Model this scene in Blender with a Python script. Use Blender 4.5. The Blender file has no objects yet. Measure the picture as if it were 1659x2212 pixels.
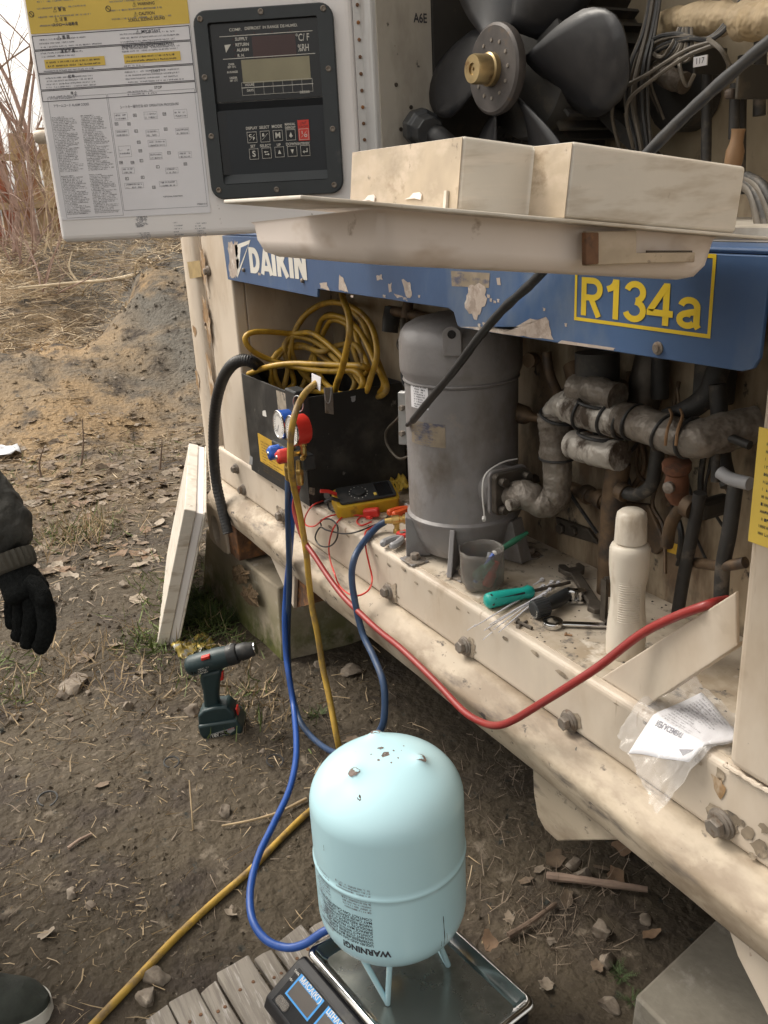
import bpy, bmesh, math, random
from mathutils import Vector, Matrix, noise
random.seed(7)
R_ = math.radians
sc = bpy.context.scene
COL = sc.collection

# ---------------------------------------------------------------- camera
FOC, CX, CY = 1899.0, 829.5, 1106.0            # focal length in units of a 1659 x 2212 frame
AX = Vector((0.49183865, 0.86927468, -0.04956084))     # camera right
AD = Vector((0.27259052, -0.20779298, -0.93942349))    # camera down
AF = Vector((-0.82691544, 0.44853497, -0.33915666))    # camera forward
CAM = Vector((0.0, 0.0, 1.3))
cd = bpy.data.cameras.new("camera"); cam = bpy.data.objects.new("camera", cd); COL.objects.link(cam)
cd.sensor_fit = 'VERTICAL'; cd.angle = 2 * math.atan(CY / FOC); cd.clip_start = 0.02; cd.clip_end = 500
mw = Matrix((AX, -AD, -AF)).transposed().to_4x4(); mw.translation = CAM
cam.matrix_world = mw
sc.camera = cam

# ---------------------------------------------------------------- light
SUN_AZ, SUN_EL = (-0.75, -0.5), 52
wd = bpy.data.worlds.new("World"); sc.world = wd; wd.use_nodes = True
nt = wd.node_tree; nt.nodes.clear()
sky = nt.nodes.new('ShaderNodeTexSky'); sky.sky_type = 'NISHITA'; sky.sun_disc = False
sky.sun_elevation = R_(SUN_EL); sky.sun_rotation = math.atan2(SUN_AZ[0], SUN_AZ[1])
sky.dust_density = 4.0; sky.air_density = 1.2
hs = nt.nodes.new('ShaderNodeHueSaturation'); hs.inputs['Saturation'].default_value = 0.08; hs.inputs['Value'].default_value = 1.0
bg = nt.nodes.new('ShaderNodeBackground'); bg.inputs['Strength'].default_value = 0.15
wo = nt.nodes.new('ShaderNodeOutputWorld')
nt.links.new(sky.outputs[0], hs.inputs['Color']); wm = nt.nodes.new('ShaderNodeMix'); wm.data_type = 'RGBA'; wm.blend_type = 'MULTIPLY'; wm.inputs[0].default_value = 1; wm.inputs[7].default_value = (1.0, .955, .885, 1)   # thin warm overcast
nt.links.new(hs.outputs[0], wm.inputs[6]); nt.links.new(wm.outputs[2], bg.inputs[0]); nt.links.new(bg.outputs[0], wo.inputs[0])
sl = bpy.data.lights.new("sun", 'SUN'); sl.energy = 1.2; sl.angle = R_(24); sl.color = (1.0, 0.92, 0.80)
so = bpy.data.objects.new("sun", sl); COL.objects.link(so)
sd = Vector((SUN_AZ[0], SUN_AZ[1], 0)).normalized() * math.cos(R_(SUN_EL)) + Vector((0, 0, math.sin(R_(SUN_EL))))
so.rotation_euler = sd.to_track_quat('Z', 'Y').to_euler(); so.location = (-3, -3, 6)
sc.render.filter_size = 1.9
vs = sc.view_settings; vs.view_transform = 'Standard'; vs.look = 'None'; vs.exposure = 0.86; vs.gamma = 1; vs.use_curve_mapping = False
sc.cycles.max_bounces = 4; sc.cycles.diffuse_bounces = 3; sc.cycles.glossy_bounces = 3; sc.cycles.transparent_max_bounces = 8
sc.cycles.use_adaptive_sampling = True; sc.cycles.adaptive_threshold = .025
sc.cycles.caustics_reflective = False; sc.cycles.caustics_refractive = False

# ---------------------------------------------------------------- helpers
def ray(px, py): return AX * (px - CX) + AD * (py - CY) + AF * FOC
def at(px, py, X=None, Y=None, Z=None, d=None, pl=None):
    """the place in the world where a sight line meets a plane of the place"""
    r = ray(px, py)
    if d is not None: return CAM + r * (d / FOC)
    if pl is not None: return CAM + r * ((pl[0] - CAM).dot(pl[1]) / r.dot(pl[1]))
    if X is not None: t = (X - CAM.x) / r.x
    elif Y is not None: t = (Y - CAM.y) / r.y
    else: t = (Z - CAM.z) / r.z
    return CAM + r * t

def _nd(nt, t, **kw):
    n = nt.nodes.new(t)
    for k, v in kw.items(): setattr(n, k, v)
    return n
MATS = {}
def mat(name, col, rough=0.6, metal=0.0, var=0.12, vscale=9.0, bump=0.15, bscale=80.0, layers=(), alpha=None, trans=0.0, spec=0.5, coat=0.0, uv=False, bdist=0.002):
    """layers: (colour, low, high, (sx,sy,sz), detail, roughness or None) laid over the base where a noise passes low..high"""
    m = bpy.data.materials.new(name); m.use_nodes = True; MATS[name] = m
    nt = m.node_tree; L = nt.links.new
    b = nt.nodes['Principled BSDF']
    geo = _nd(nt, 'ShaderNodeNewGeometry')
    n0 = _nd(nt, 'ShaderNodeTexNoise'); n0.inputs['Scale'].default_value = vscale; n0.inputs['Detail'].default_value = 3
    L(geo.outputs['Position'], n0.inputs['Vector'])
    mr = _nd(nt, 'ShaderNodeMapRange'); mr.inputs['From Min'].default_value = .3; mr.inputs['From Max'].default_value = .7
    mr.inputs['To Min'].default_value = 1 - var; mr.inputs['To Max'].default_value = 1 + var
    L(n0.outputs['Fac'], mr.inputs['Value'])
    sc_ = _nd(nt, 'ShaderNodeVectorMath', operation='SCALE'); sc_.inputs[0].default_value = col; L(mr.outputs[0], sc_.inputs['Scale'])
    cur = sc_.outputs['Vector']; rc = None
    for i, ly in enumerate(layers):
        lc, lo, hi, s, det = ly[:5]; lr = ly[5] if len(ly) > 5 else None
        mp = _nd(nt, 'ShaderNodeMapping'); mp.inputs['Scale'].default_value = s; mp.inputs['Location'].default_value = (i * 3.7, i * 1.9, i * 5.1)
        L(geo.outputs['Position'], mp.inputs['Vector'])
        nn = _nd(nt, 'ShaderNodeTexNoise'); nn.inputs['Scale'].default_value = 1; nn.inputs['Detail'].default_value = min(det, 5); nn.inputs['Roughness'].default_value = .62
        L(mp.outputs[0], nn.inputs['Vector'])
        r2 = _nd(nt, 'ShaderNodeMapRange'); r2.inputs['From Min'].default_value = lo; r2.inputs['From Max'].default_value = hi
        L(nn.outputs['Fac'], r2.inputs['Value'])
        if len(ly) > 6:                       # only past a line along one axis of the place
            sx_ = _nd(nt, 'ShaderNodeSeparateXYZ'); L(geo.outputs['Position'], sx_.inputs[0])
            r3 = _nd(nt, 'ShaderNodeMapRange'); r3.inputs['From Min'].default_value = ly[6][1]; r3.inputs['From Max'].default_value = ly[6][2]
            L(sx_.outputs[ly[6][0]], r3.inputs['Value'])
            mu = _nd(nt, 'ShaderNodeMath', operation='MULTIPLY'); L(r2.outputs[0], mu.inputs[0]); L(r3.outputs[0], mu.inputs[1]); r2 = mu
        mx = _nd(nt, 'ShaderNodeMix', data_type='RGBA'); mx.inputs[7].default_value = (*lc, 1)
        L(r2.outputs[0], mx.inputs[0]); L(cur, mx.inputs[6]); cur = mx.outputs[2]
        if lr is not None:
            mf = _nd(nt, 'ShaderNodeMix', data_type='FLOAT'); mf.inputs[3].default_value = lr
            if rc is None: mf.inputs[2].default_value = rough
            else: L(rc, mf.inputs[2])
            L(r2.outputs[0], mf.inputs[0]); rc = mf.outputs[0]
    L(cur, b.inputs['Base Color'])
    b.inputs['Roughness'].default_value = rough; b.inputs['Metallic'].default_value = metal
    b.inputs['Specular IOR Level'].default_value = spec; b.inputs['Coat Weight'].default_value = coat
    b.inputs['Transmission Weight'].default_value = trans
    if alpha is not None: b.inputs['Alpha'].default_value = alpha
    if rc is not None: L(rc, b.inputs['Roughness'])
    if bump:
        nb = _nd(nt, 'ShaderNodeTexNoise'); nb.inputs['Scale'].default_value = bscale; nb.inputs['Detail'].default_value = 3
        L(geo.outputs['Position'], nb.inputs['Vector'])
        bp = _nd(nt, 'ShaderNodeBump'); bp.inputs['Strength'].default_value = bump; bp.inputs['Distance'].default_value = bdist
        L(nb.outputs['Fac'], bp.inputs['Height']); L(bp.outputs[0], b.inputs['Normal'])
    return m

# container paints
CREAMD = (.42, .33, .23)
mat('cream', (.58, .50, .41), .5, var=.08, vscale=3, bump=.15, bscale=40, layers=[
    ((.47, .38, .285), .46, .70, (7, 7, 3.2), 5), ((.27, .20, .135), .60, .76, (5, 5, 4), 5), ((.60, .52, .42), .54, .68, (9, 9, 4), 5), ((.27, .19, .12), .64, .73, (34, 34, 3.5), 4), ((.11, .09, .08), .70, .77, (48, 48, 40), 4, .8), ((.20, .09, .04), .70, .76, (26, 26, 12), 5, .9)])
mat('cream_floor', (.55, .48, .39), .55, var=.12, vscale=7, bump=.2, bscale=60, layers=[
    ((.36, .29, .21), .45, .66, (9, 9, 9), 8), ((.16, .14, .12), .57, .68, (26, 26, 20), 7, .85), ((.66, .60, .52), .60, .68, (15, 15, 15), 6), ((.07, .065, .06), .66, .70, (70, 70, 70), 4)])
mat('rail_paint', (.45, .375, .285), .6, var=.12, vscale=5, bump=.25, bscale=30, bdist=.004, layers=[
    ((.27, .21, .15), .43, .62, (6, 12, 12), 5), ((.50, .42, .32), .52, .66, (9, 12, 12), 5), ((.15, .125, .105), .55, .66, (5, 16, 16), 5, .85), ((.085, .07, .065), .62, .69, (22, 34, 34), 5, .85), ((.10, .085, .07), .69, .74, (60, 60, 60), 3)])
GX = (0, -1.95, -1.25)  # rightwards the bay wall darkens: grime, with the bay's shadow painted in too
mat('dirty_shaded_wall', (.44, .36, .255), .7, var=.2, vscale=6, bump=.25, layers=[
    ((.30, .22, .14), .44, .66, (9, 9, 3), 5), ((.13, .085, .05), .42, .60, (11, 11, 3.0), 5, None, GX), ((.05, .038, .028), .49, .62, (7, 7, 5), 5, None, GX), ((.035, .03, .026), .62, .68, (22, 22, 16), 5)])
mat('tan_wall', (.34, .285, .20), .65, var=.15, vscale=6, bump=.2, layers=[((.22, .17, .11), .46, .68, (8, 8, 4), 5), ((.07, .055, .042), .60, .70, (14, 14, 9), 5)])
mat('white_paint', (.82, .79, .78), .42, var=.04, vscale=4, bump=.05, layers=[
    ((.50, .45, .38), .58, .75, (7, 7, 3), 7), ((.30, .26, .22), .69, .74, (40, 40, 30), 5)])
mat('sill_grey', (.52, .51, .50), .5, var=.1, layers=[((.30, .26, .22), .5, .7, (20, 20, 3), 6)])
mat('wall_grey', (.42, .385, .33), .6, var=.12, vscale=7, layers=[((.25, .22, .18), .5, .72, (9, 9, 4), 8), ((.05, .045, .04), .66, .70, (24, 24, 20), 6)])
mat('hatch_paint', (.63, .585, .515), .5, var=.08, vscale=6, bump=.12, layers=[
    ((.44, .37, .285), .50, .70, (12, 8, 40), 4), ((.68, .62, .54), .52, .64, (12, 7, 60), 4), ((.26, .20, .14), .64, .76, (30, 30, 26), 5)])
mat('hatch_stain', (.43, .35, .255), .55, var=.2, vscale=20, layers=[((.52, .43, .33), .48, .64, (16, 16, 30), 5), ((.27, .20, .13), .58, .72, (26, 26, 34), 5), ((.08, .06, .045), .66, .74, (40, 40, 40), 5)])
mat('hatch_white', (.80, .72, .665), .4, var=.04, bump=.03, layers=[((.46, .34, .24), .56, .78, (7, 7, 16), 4), ((.30, .21, .14), .68, .77, (16, 16, 20), 5)])
mat('blue_paint', (.046, .094, .20), .45, var=.14, vscale=5, bump=.12, layers=[
    ((.13, .17, .23), .52, .72, (7, 7, 3), 7), ((.04, .085, .19), .5, .7, (3, 3, 3), 5), ((.37, .32, .28), .69, .70, (19, 19, 19), 8, .7)])
mat('bare_patch', (.42, .35, .30), .7, var=.22, vscale=30, bump=.4, bscale=120, layers=[((.30, .24, .20), .5, .62, (30, 30, 30), 6), ((.55, .50, .45), .56, .64, (40, 40, 40), 6)])
mat('yellow_print', (.62, .44, .02), .5, var=.12, bump=0)
mat('white_print', (.62, .60, .55), .5, var=.1, bump=0)
mat('grey_print', (.11, .14, .17), .5, var=.1, bump=0)
mat('rust', (.17, .085, .045), .85, var=.35, vscale=40, bump=.5, layers=[((.30, .13, .04), .5, .66, (40, 40, 40), 6), ((.06, .04, .03), .55, .7, (30, 30, 30), 5)])
mat('bolt_steel', (.24, .21, .18), .6, .4, var=.25, vscale=60, bump=.3, layers=[((.14, .10, .07), .5, .66, (60, 60, 60), 5)])
mat('galv', (.42, .42, .42), .42, .75, var=.15, vscale=30)
mat('chrome', (.62, .62, .62), .14, 1, var=.05, bump=.02)
mat('steel_dark', (.10, .085, .07), .55, .6, var=.3, vscale=40, bump=.2)
mat('black_plastic', (.018, .02, .022), .45, var=.15, bump=.05, layers=[((.07, .065, .06), .58, .78, (16, 16, 16), 6, .7)])
mat('bezel', (.030, .036, .040), .5, var=.1, vscale=14, bump=.1, bscale=300, layers=[((.08, .08, .078), .62, .8, (22, 22, 22), 6)])
mat('panel_black', (.008, .009, .011), .22, var=.1, bump=.01)
mat('keypad', (.010, .014, .020), .35, var=.1, bump=.02)
mat('window_red', (.050, .018, .016), .2, var=.1, bump=0)
mat('window_lcd', (.26, .235, .15), .3, var=.12, vscale=20, bump=0)
mat('red_key', (.62, .045, .03), .4, var=.1, bump=0)
mat('fan_black', (.017, .017, .019), .42, var=.2, vscale=12, bump=.06, layers=[((.05, .046, .043), .54, .80, (10, 10, 10), 7, .7)])
mat('hub_dark', (.075, .066, .062), .55, .2, var=.25, vscale=30, bump=.3, layers=[((.14, .09, .05), .58, .72, (30, 30, 30), 6)])
mat('brass_zinc', (.44, .33, .17), .38, .85, var=.2, vscale=40, layers=[((.20, .10, .04), .56, .7, (50, 50, 50), 5)])
mat('brass', (.55, .38, .14), .3, .9, var=.15, vscale=40)
mat('motor', (.032, .030, .028), .6, var=.3, bump=.2, layers=[((.09, .075, .055), .56, .74, (20, 20, 20), 6)])
mat('compressor', (.225, .213, .212), .42, var=.10, vscale=7, bump=.35, bscale=55, bdist=.003, layers=[((.125, .105, .088), .50, .72, (9, 9, 6), 5), ((.27, .235, .21), .6, .75, (18, 18, 18), 5)])
mat('foil_wrap', (.205, .178, .15), .45, .25, var=.2, vscale=22, bump=.9, bscale=32, bdist=.012, layers=[((.085, .065, .048), .46, .64, (12, 12, 12), 8, .8)])
mat('foil_bright', (.44, .405, .36), .4, .25, var=.12, vscale=22, bump=.9, bscale=36, bdist=.01, layers=[((.075, .055, .04), .48, .58, (16, 16, 10), 8, .8)])
mat('foam_wrap', (.32, .245, .15), .75, var=.2, vscale=16, bump=1, bscale=22, bdist=.02, layers=[((.25, .18, .09), .5, .66, (14, 14, 14), 7)])
mat('copper_dirty', (.13, .085, .05), .6, .4, var=.35, vscale=30, bump=.4, layers=[((.055, .045, .04), .48, .66, (20, 20, 20), 6)])
mat('pipe_black', (.024, .022, .02), .6, var=.3, vscale=30, bump=.2, layers=[((.11, .09, .07), .56, .7, (30, 30, 30), 6)])
mat('rubber_black', (.017, .017, .018), .5, var=.2, bump=.1, layers=[((.06, .055, .05), .56, .76, (30, 30, 30), 5)])
mat('box_black', (.011, .011, .011), .55, var=.3, vscale=12, bump=.2, layers=[((.075, .068, .058), .5, .72, (8, 8, 8), 8, .8), ((.16, .15, .13), .66, .72, (26, 26, 26), 7)])
mat('valve_orange', (.15, .06, .03), .7, var=.3, vscale=40, bump=.4, layers=[((.08, .04, .025), .5, .62, (34, 34, 34), 6)])
mat('wire_grey', (.085, .072, .056), .6, var=.25, vscale=30)
mat('tan_plug', (.24, .14, .07), .6, var=.15)
# printed sheets and stickers
mat('paper', (.74, .74, .78), .7, var=.03, bump=.1, bscale=30)
mat('sticker_white', (.76, .75, .78), .5, var=.05, bump=.02)
mat('sticker_yellow', (.70, .50, .09), .5, var=.06, bump=.02)
mat('sticker_dirty', (.33, .28, .22), .7, var=.2, vscale=40, layers=[((.14, .12, .10), .5, .6, (50, 50, 50), 6)])
mat('sticker_old', (.27, .22, .16), .5, .1, var=.2, vscale=40, layers=[((.10, .10, .14), .5, .62, (30, 30, 60), 6)])
mat('sticker_ochre', (.55, .33, .03), .6, var=.15, vscale=20, layers=[((.22, .13, .03), .58, .74, (20, 20, 20), 6)])
mat('ink', (.035, .035, .045), .6, var=.1, bump=0)
mat('ink_grey', (.20, .20, .23), .6, var=.1, bump=0)
# hoses and tools
mat('hose_yellow', (.50, .30, .035), .42, var=.15, vscale=22, bump=.08, layers=[((.26, .15, .03), .5, .70, (26, 26, 26), 7), ((.12, .08, .04), .64, .74, (40, 40, 40), 6)])
mat('hose_yellow_dirty', (.42, .26, .04), .55, var=.2, vscale=22, bump=.12, layers=[((.20, .13, .055), .47, .64, (24, 24, 24), 7)])
mat('hose_blue', (.018, .075, .31), .38, var=.12, vscale=20, bump=.04, layers=[((.03, .07, .2), .6, .8, (20, 20, 20), 6)])
mat('hose_blue_dark', (.028, .058, .125), .45, var=.15, vscale=20, bump=.05, layers=[((.05, .06, .09), .55, .75, (20, 20, 20), 6)])
mat('hose_red', (.27, .028, .025), .4, var=.12, vscale=18, bump=.05, layers=[((.24, .05, .04), .55, .75, (18, 18, 18), 6)])
mat('plastic_red', (.60, .035, .025), .38, var=.06, bump=.02)
mat('plastic_blue', (.02, .10, .46), .38, var=.06, bump=.02)
mat('plastic_orange', (.68, .11, .03), .4, var=.08, bump=.02)
mat('plastic_teal', (.015, .33, .28), .38, var=.08, bump=.04)
mat('plastic_dgreen', (.02, .13, .07), .45, var=.1)
mat('plastic_white', (.72, .70, .67), .4, var=.06, bump=.05)
mat('plastic_grey', (.30, .30, .31), .5, var=.1)
mat('meter_yellow', (.55, .34, .02), .5, var=.15, vscale=26, bump=.1, layers=[((.20, .12, .03), .56, .72, (30, 30, 30), 7)])
mat('drill_green', (.014, .034, .038), .45, var=.12, vscale=30, bump=.1, bscale=400, layers=[((.05, .06, .06), .6, .8, (30, 30, 30), 5)])
mat('gauge_face', (.68, .66, .62), .3, var=.05, bump=0)
mat('bottle_plastic', (.66, .60, .51), .4, var=.06, bump=.05, layers=[((.42, .34, .25), .54, .74, (22, 22, 8), 7)])
mat('clear_plastic', (.22, .20, .18), .22, var=.2, vscale=40, bump=.15, bscale=90, alpha=.5)
mat('clear_film', (.80, .80, .82), .12, var=.05, bump=.2, bscale=14, bdist=.010, alpha=.20, spec=.9)
mat('zip_tie', (.70, .70, .74), .4, var=.05, bump=0, alpha=.8)
mat('tank_paint', (.50, .755, .835), .26, var=.02, vscale=4, bump=.03, bscale=30, layers=[((.045, .035, .03), .735, .742, (70, 70, 24), 6, .7)])
mat('bare_grey', (.15, .115, .10), .7, .1, var=.3, vscale=120, bump=.5, layers=[((.34, .33, .30), .60, .66, (150, 150, 150), 4)])
mat('stainless', (.56, .555, .54), .15, 1, var=.05, vscale=7, bump=.12, bscale=7, bdist=.012, layers=[((.30, .29, .27), .56, .78, (12, 12, 12), 6, .34)])
mat('tray_film', (.30, .315, .29), .26, .8, var=.15, vscale=9, bump=.05, layers=[((.15, .16, .14), .5, .7, (8, 8, 8), 6, .45)])
mat('scale_black', (.012, .012, .014), .3, var=.1, bump=.04, layers=[((.06, .058, .05), .6, .8, (20, 20, 20), 7, .7)])
mat('scale_blue', (.02, .25, .62), .35, var=.05, bump=0)
mat('scale_lcd', (.085, .075, .068), .25, var=.1, bump=0)
mat('wood_grey', (.25, .222, .188), .8, var=.16, vscale=7, bump=.5, bscale=60, layers=[((.19, .165, .14), .45, .62, (10, 130, 60), 5), ((.42, .39, .36), .55, .68, (14, 170, 60), 5), ((.13, .10, .08), .64, .72, (20, 26, 20), 5)])
mat('concrete', (.215, .195, .158), .85, var=.14, vscale=7, bump=.5, bscale=70, layers=[((.14, .122, .098), .46, .66, (7, 7, 7), 8), ((.26, .24, .205), .58, .68, (20, 20, 20), 6)])
mat('concrete_moss', (.34, .29, .215), .85, var=.14, vscale=7, bump=.5, bscale=60, layers=[((.20, .165, .115), .46, .66, (6, 6, 6), 8), ((.46, .42, .35), .58, .68, (16, 16, 16), 6), ((.10, .105, .025), .36, .56, (7, 7, 7), 8, .95, (2, .22, .03)), ((.05, .06, .016), .50, .64, (22, 22, 22), 8, .95, (2, .12, .0))])
mat('moss', (.085, .095, .022), .95, var=.35, vscale=40, bump=1, bscale=120, bdist=.01, layers=[((.17, .16, .06), .5, .66, (30, 30, 30), 7)])
mat('hollow_brown', (.12, .078, .04), .95, var=.35, vscale=50, bump=1, bscale=80, bdist=.01)
# ground
FARX = (0, -3.6, -6.0)
mat('soil', (.053, .040, .025), .92, var=.28, vscale=2.2, bump=.9, bscale=36, bdist=.02, layers=[
    ((.076, .059, .038), .44, .66, (1.1, 1.1, 1.1), 8), ((.225, .165, .10), -1.0, -.9, (1, 1, 1), 1, None, FARX), ((.29, .195, .10), .44, .60, (.8, .8, 1.2), 7, None, FARX), ((.135, .110, .082), .50, .62, (1.2, 1.2, 2.5), 8, None, FARX), ((.06, .05, .04), .58, .68, (2.6, 2.6, 4), 8, None, FARX), ((.12, .108, .09), .34, .54, (2.4, 2.4, 2.4), 5, None, (1, 1.25, 1.75)),
    ((.042, .031, .023), .52, .68, (5, 5, 5), 8), ((.145, .118, .088), .60, .70, (22, 22, 22), 7), ((.022, .024, .02), .62, .70, (34, 34, 34), 6), ((.27, .235, .19), .69, .73, (80, 80, 80), 4)])
for i, c in enumerate([(.16, .115, .078), (.21, .16, .115), (.12, .088, .06), (.25, .20, .15), (.175, .11, .066), (.29, .24, .185)]):
    mat('leaf%d' % i, c, .75, var=.25, vscale=60, bump=.4, bscale=160)
mat('straw', (.33, .245, .145), .75, var=.3, vscale=8, bump=0)
mat('bank_straw', (.64, .52, .36), .75, var=.3, vscale=8, bump=0)  # paler copy of the straw, the bank's stronger sunlight put in its colour
mat('straw_pale', (.46, .36, .24), .75, var=.3, vscale=8, bump=0)
mat('straw_grey', (.20, .155, .115), .8, var=.35, vscale=8, bump=0)
mat('grass', (.10, .135, .035), .7, var=.4, vscale=12, bump=0)
mat('weed', (.06, .095, .03), .7, var=.35, vscale=30, bump=0)
mat('bark', (.30, .215, .165), .85, var=.3, vscale=18, bump=.3)
mat('bark_pink', (.40, .28, .235), .85, var=.25, vscale=18, bump=.2)
mat('bark_pale', (.62, .51, .36), .8, var=.2, vscale=18, bump=.2)
mat('twig_dark', (.13, .09, .065), .85, var=.3, vscale=18, bump=.2)
mat('stone', (.215, .178, .14), .85, var=.2, vscale=24, bump=.6, bscale=70, bdist=.004, layers=[((.30, .255, .205), .52, .66, (26, 26, 26), 7), ((.10, .075, .055), .48, .64, (18, 18, 18), 8)])
mat('fence_rust', (.42, .13, .075), .85, var=.3, vscale=5, bump=.3, layers=[((.42, .31, .18), .44, .62, (9, 9, 1.6), 6), ((.19, .075, .045), .55, .7, (6, 6, 3), 6)])
mat('fence_tan', (.45, .33, .19), .85, var=.3, vscale=5, bump=.3, layers=[((.30, .13, .07), .5, .66, (9, 9, 1.6), 6)])
# clothing
mat('glove', (.011, .012, .012), 1.0, var=.4, vscale=200, bump=1, bscale=520, bdist=.004, spec=.1)
mat('jacket', (.042, .041, .037), .75, var=.3, vscale=24, bump=.6, bscale=60, bdist=.008, spec=.25)
mat('cuff', (.062, .056, .044), .9, var=.2, vscale=40, bump=.5, bscale=200)
mat('trousers', (.022, .023, .026), .85, var=.2, vscale=20, bump=.3)
mat('shoe_cloth', (.026, .030, .024), .85, var=.25, vscale=50, bump=.5, bscale=300)
mat('shoe_sole', (.55, .53, .48), .7, var=.15, vscale=30)
mat('skin', (.45, .28, .21), .6, var=.08)
mat('hair', (.03, .022, .016), .7, var=.2)
mat('scrap_white', (.62, .64, .68), .5, var=.1)

class MB:
    def __init__(s): s.v, s.f = [], []
    def add(s, vs, fs):
        o = len(s.v); s.v += [Vector(p) for p in vs]; s.f += [tuple(i + o for i in q) for q in fs]; return s
    def box(s, a, b):
        (x0, y0, z0), (x1, y1, z1) = a, b
        return s.add([(x0, y0, z0), (x1, y0, z0), (x1, y1, z0), (x0, y1, z0), (x0, y0, z1), (x1, y0, z1), (x1, y1, z1), (x0, y1, z1)],
                     [(0, 3, 2, 1), (4, 5, 6, 7), (0, 1, 5, 4), (1, 2, 6, 5), (2, 3, 7, 6), (3, 0, 4, 7)])
    def obox(s, p, q, wid, hgt, up=(0, 0, 1)):
        """a bar from p to q, wid across and hgt along up"""
        p, q = Vector(p), Vector(q); d = (q - p).normalized(); u = Vector(up); w = d.cross(u).normalized(); u = w.cross(d).normalized()
        c = []
        for e in (p, q):
            for a, b in ((-1, -1), (1, -1), (1, 1), (-1, 1)): c.append(e + w * (a * wid / 2) + u * (b * hgt / 2))
        return s.add(c, [(0, 1, 2, 3), (7, 6, 5, 4), (0, 4, 5, 1), (1, 5, 6, 2), (2, 6, 7, 3), (3, 7, 4, 0)])
    def tube(s, pts, r, n=10, caps=True, ell=None):
        pts = [Vector(p) for p in pts]; k = len(pts)
        rr = r if isinstance(r, (list, tuple)) else [r] * k
        t0 = (pts[1] - pts[0]).normalized(); u = t0.orthogonal().normalized(); o = len(s.v); pt = t0
        for i, p in enumerate(pts):
            t = (pts[min(i + 1, k - 1)] - pts[max(i - 1, 0)]).normalized() if k > 1 else t0
            ax = pt.cross(t)
            if ax.length > 1e-7: u = Matrix.Rotation(pt.angle(t), 3, ax.normalized()) @ u
            pt = t; w = t.cross(u).normalized()
            for j in range(n):
                a = 2 * math.pi * j / n; s.v.append(p + (u * math.cos(a) + w * math.sin(a)) * rr[i])
        for i in range(k - 1):
            for j in range(n):
                a, b = o + i * n + j, o + i * n + (j + 1) % n; s.f.append((a, b, b + n, a + n))
        if caps:
            s.f.append(tuple(o + j for j in reversed(range(n)))); s.f.append(tuple(o + (k - 1) * n + j for j in range(n)))
        return s
    def lathe(s, prof, o=(0, 0, 0), axis=(0, 0, 1), n=32, caps=True):
        """prof: (radius, height along axis)"""
        o = Vector(o); ax = Vector(axis).normalized(); u = ax.orthogonal().normalized(); w = ax.cross(u); b = len(s.v)
        for r, h in prof:
            for j in range(n):
                a = 2 * math.pi * j / n; s.v.append(o + ax * h + (u * math.cos(a) + w * math.sin(a)) * r)
        for i in range(len(prof) - 1):
            for j in range(n):
                p, q = b + i * n + j, b + i * n + (j + 1) % n; s.f.append((p, q, q + n, p + n))
        if caps:
            s.f.append(tuple(b + j for j in reversed(range(n)))); s.f.append(tuple(b + (len(prof) - 1) * n + j for j in range(n)))
        return s
    def prism(s, poly, d):
        """poly: 3-D loop, pushed along d"""
        d = Vector(d); k = len(poly); P = [Vector(p) for p in poly]
        s.add(P + [p + d for p in P], [tuple(range(k)), tuple(reversed(range(k, 2 * k)))] + [(i, i + k, (i + 1) % k + k, (i + 1) % k) for i in range(k)])
        return s
    def xf(s, M):
        s.v = [M @ p for p in s.v]; return s

ORG = {}
def link(o, parent):
    COL.objects.link(o)
    if parent is not None: o.parent = parent
def build(mb, name, m, parent=None, smooth=False, bevel=0, seg=2, M=None, solid=0, sub=0):
    if M is not None: mb.xf(M)
    me = bpy.data.meshes.new(name)
    org = Vector(ORG.get(parent.name, (0, 0, 0))) if parent is not None else Vector((0, 0, 0))
    me.from_pydata([p - org for p in mb.v], [], mb.f)
    bm = bmesh.new(); bm.from_mesh(me); bmesh.ops.recalc_face_normals(bm, faces=bm.faces); bm.to_mesh(me); bm.free()
    me.materials.append(MATS[m])
    if smooth:
        me.polygons.foreach_set('use_smooth', [True] * len(me.polygons))
        me.set_sharp_from_angle(angle=R_(smooth if smooth is not True else 40))
    o = bpy.data.objects.new(name, me); link(o, parent); ORG[o.name] = org
    if solid: md = o.modifiers.new('solid', 'SOLIDIFY'); md.thickness = solid; md.offset = 0
    if bevel: md = o.modifiers.new('bevel', 'BEVEL'); md.width = bevel; md.segments = seg; md.limit_method = 'ANGLE'
    if sub: md = o.modifiers.new('sub', 'SUBSURF'); md.levels = sub; md.render_levels = sub
    return o
def thing(name, label, cat, loc=(0, 0, 0), group=None):
    o = bpy.data.objects.new(name, None); COL.objects.link(o); o.location = loc; ORG[o.name] = Vector(loc)
    o.empty_display_size = .05
    return tag(o, label, cat, group)
def tag(o, label, cat, group=None, kind=None):
    if label: o['label'] = label
    if cat: o['category'] = cat
    if group: o['group'] = group
    if kind: o['kind'] = kind
    return o
def spline(pts, n=8):
    P = [Vector(p) for p in pts]; P = [P[0] * 2 - P[1]] + P + [P[-1] * 2 - P[-2]]; out = []
    for i in range(1, len(P) - 2):
        for k in range(n):
            t = k / n; a, b, c, d = P[i - 1:i + 3]
            out.append(.5 * ((2 * b) + (c - a) * t + (2 * a - 5 * b + 4 * c - d) * t * t + (3 * b - a - 3 * c + d) * t ** 3))
    out.append(P[-2]); return out
def hexn(mb, c, ax, r, h, n=6): return mb.lathe([(r * .9, 0), (r, h * .12), (r, h * .85), (r * .86, h)], c, ax, n)
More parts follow.
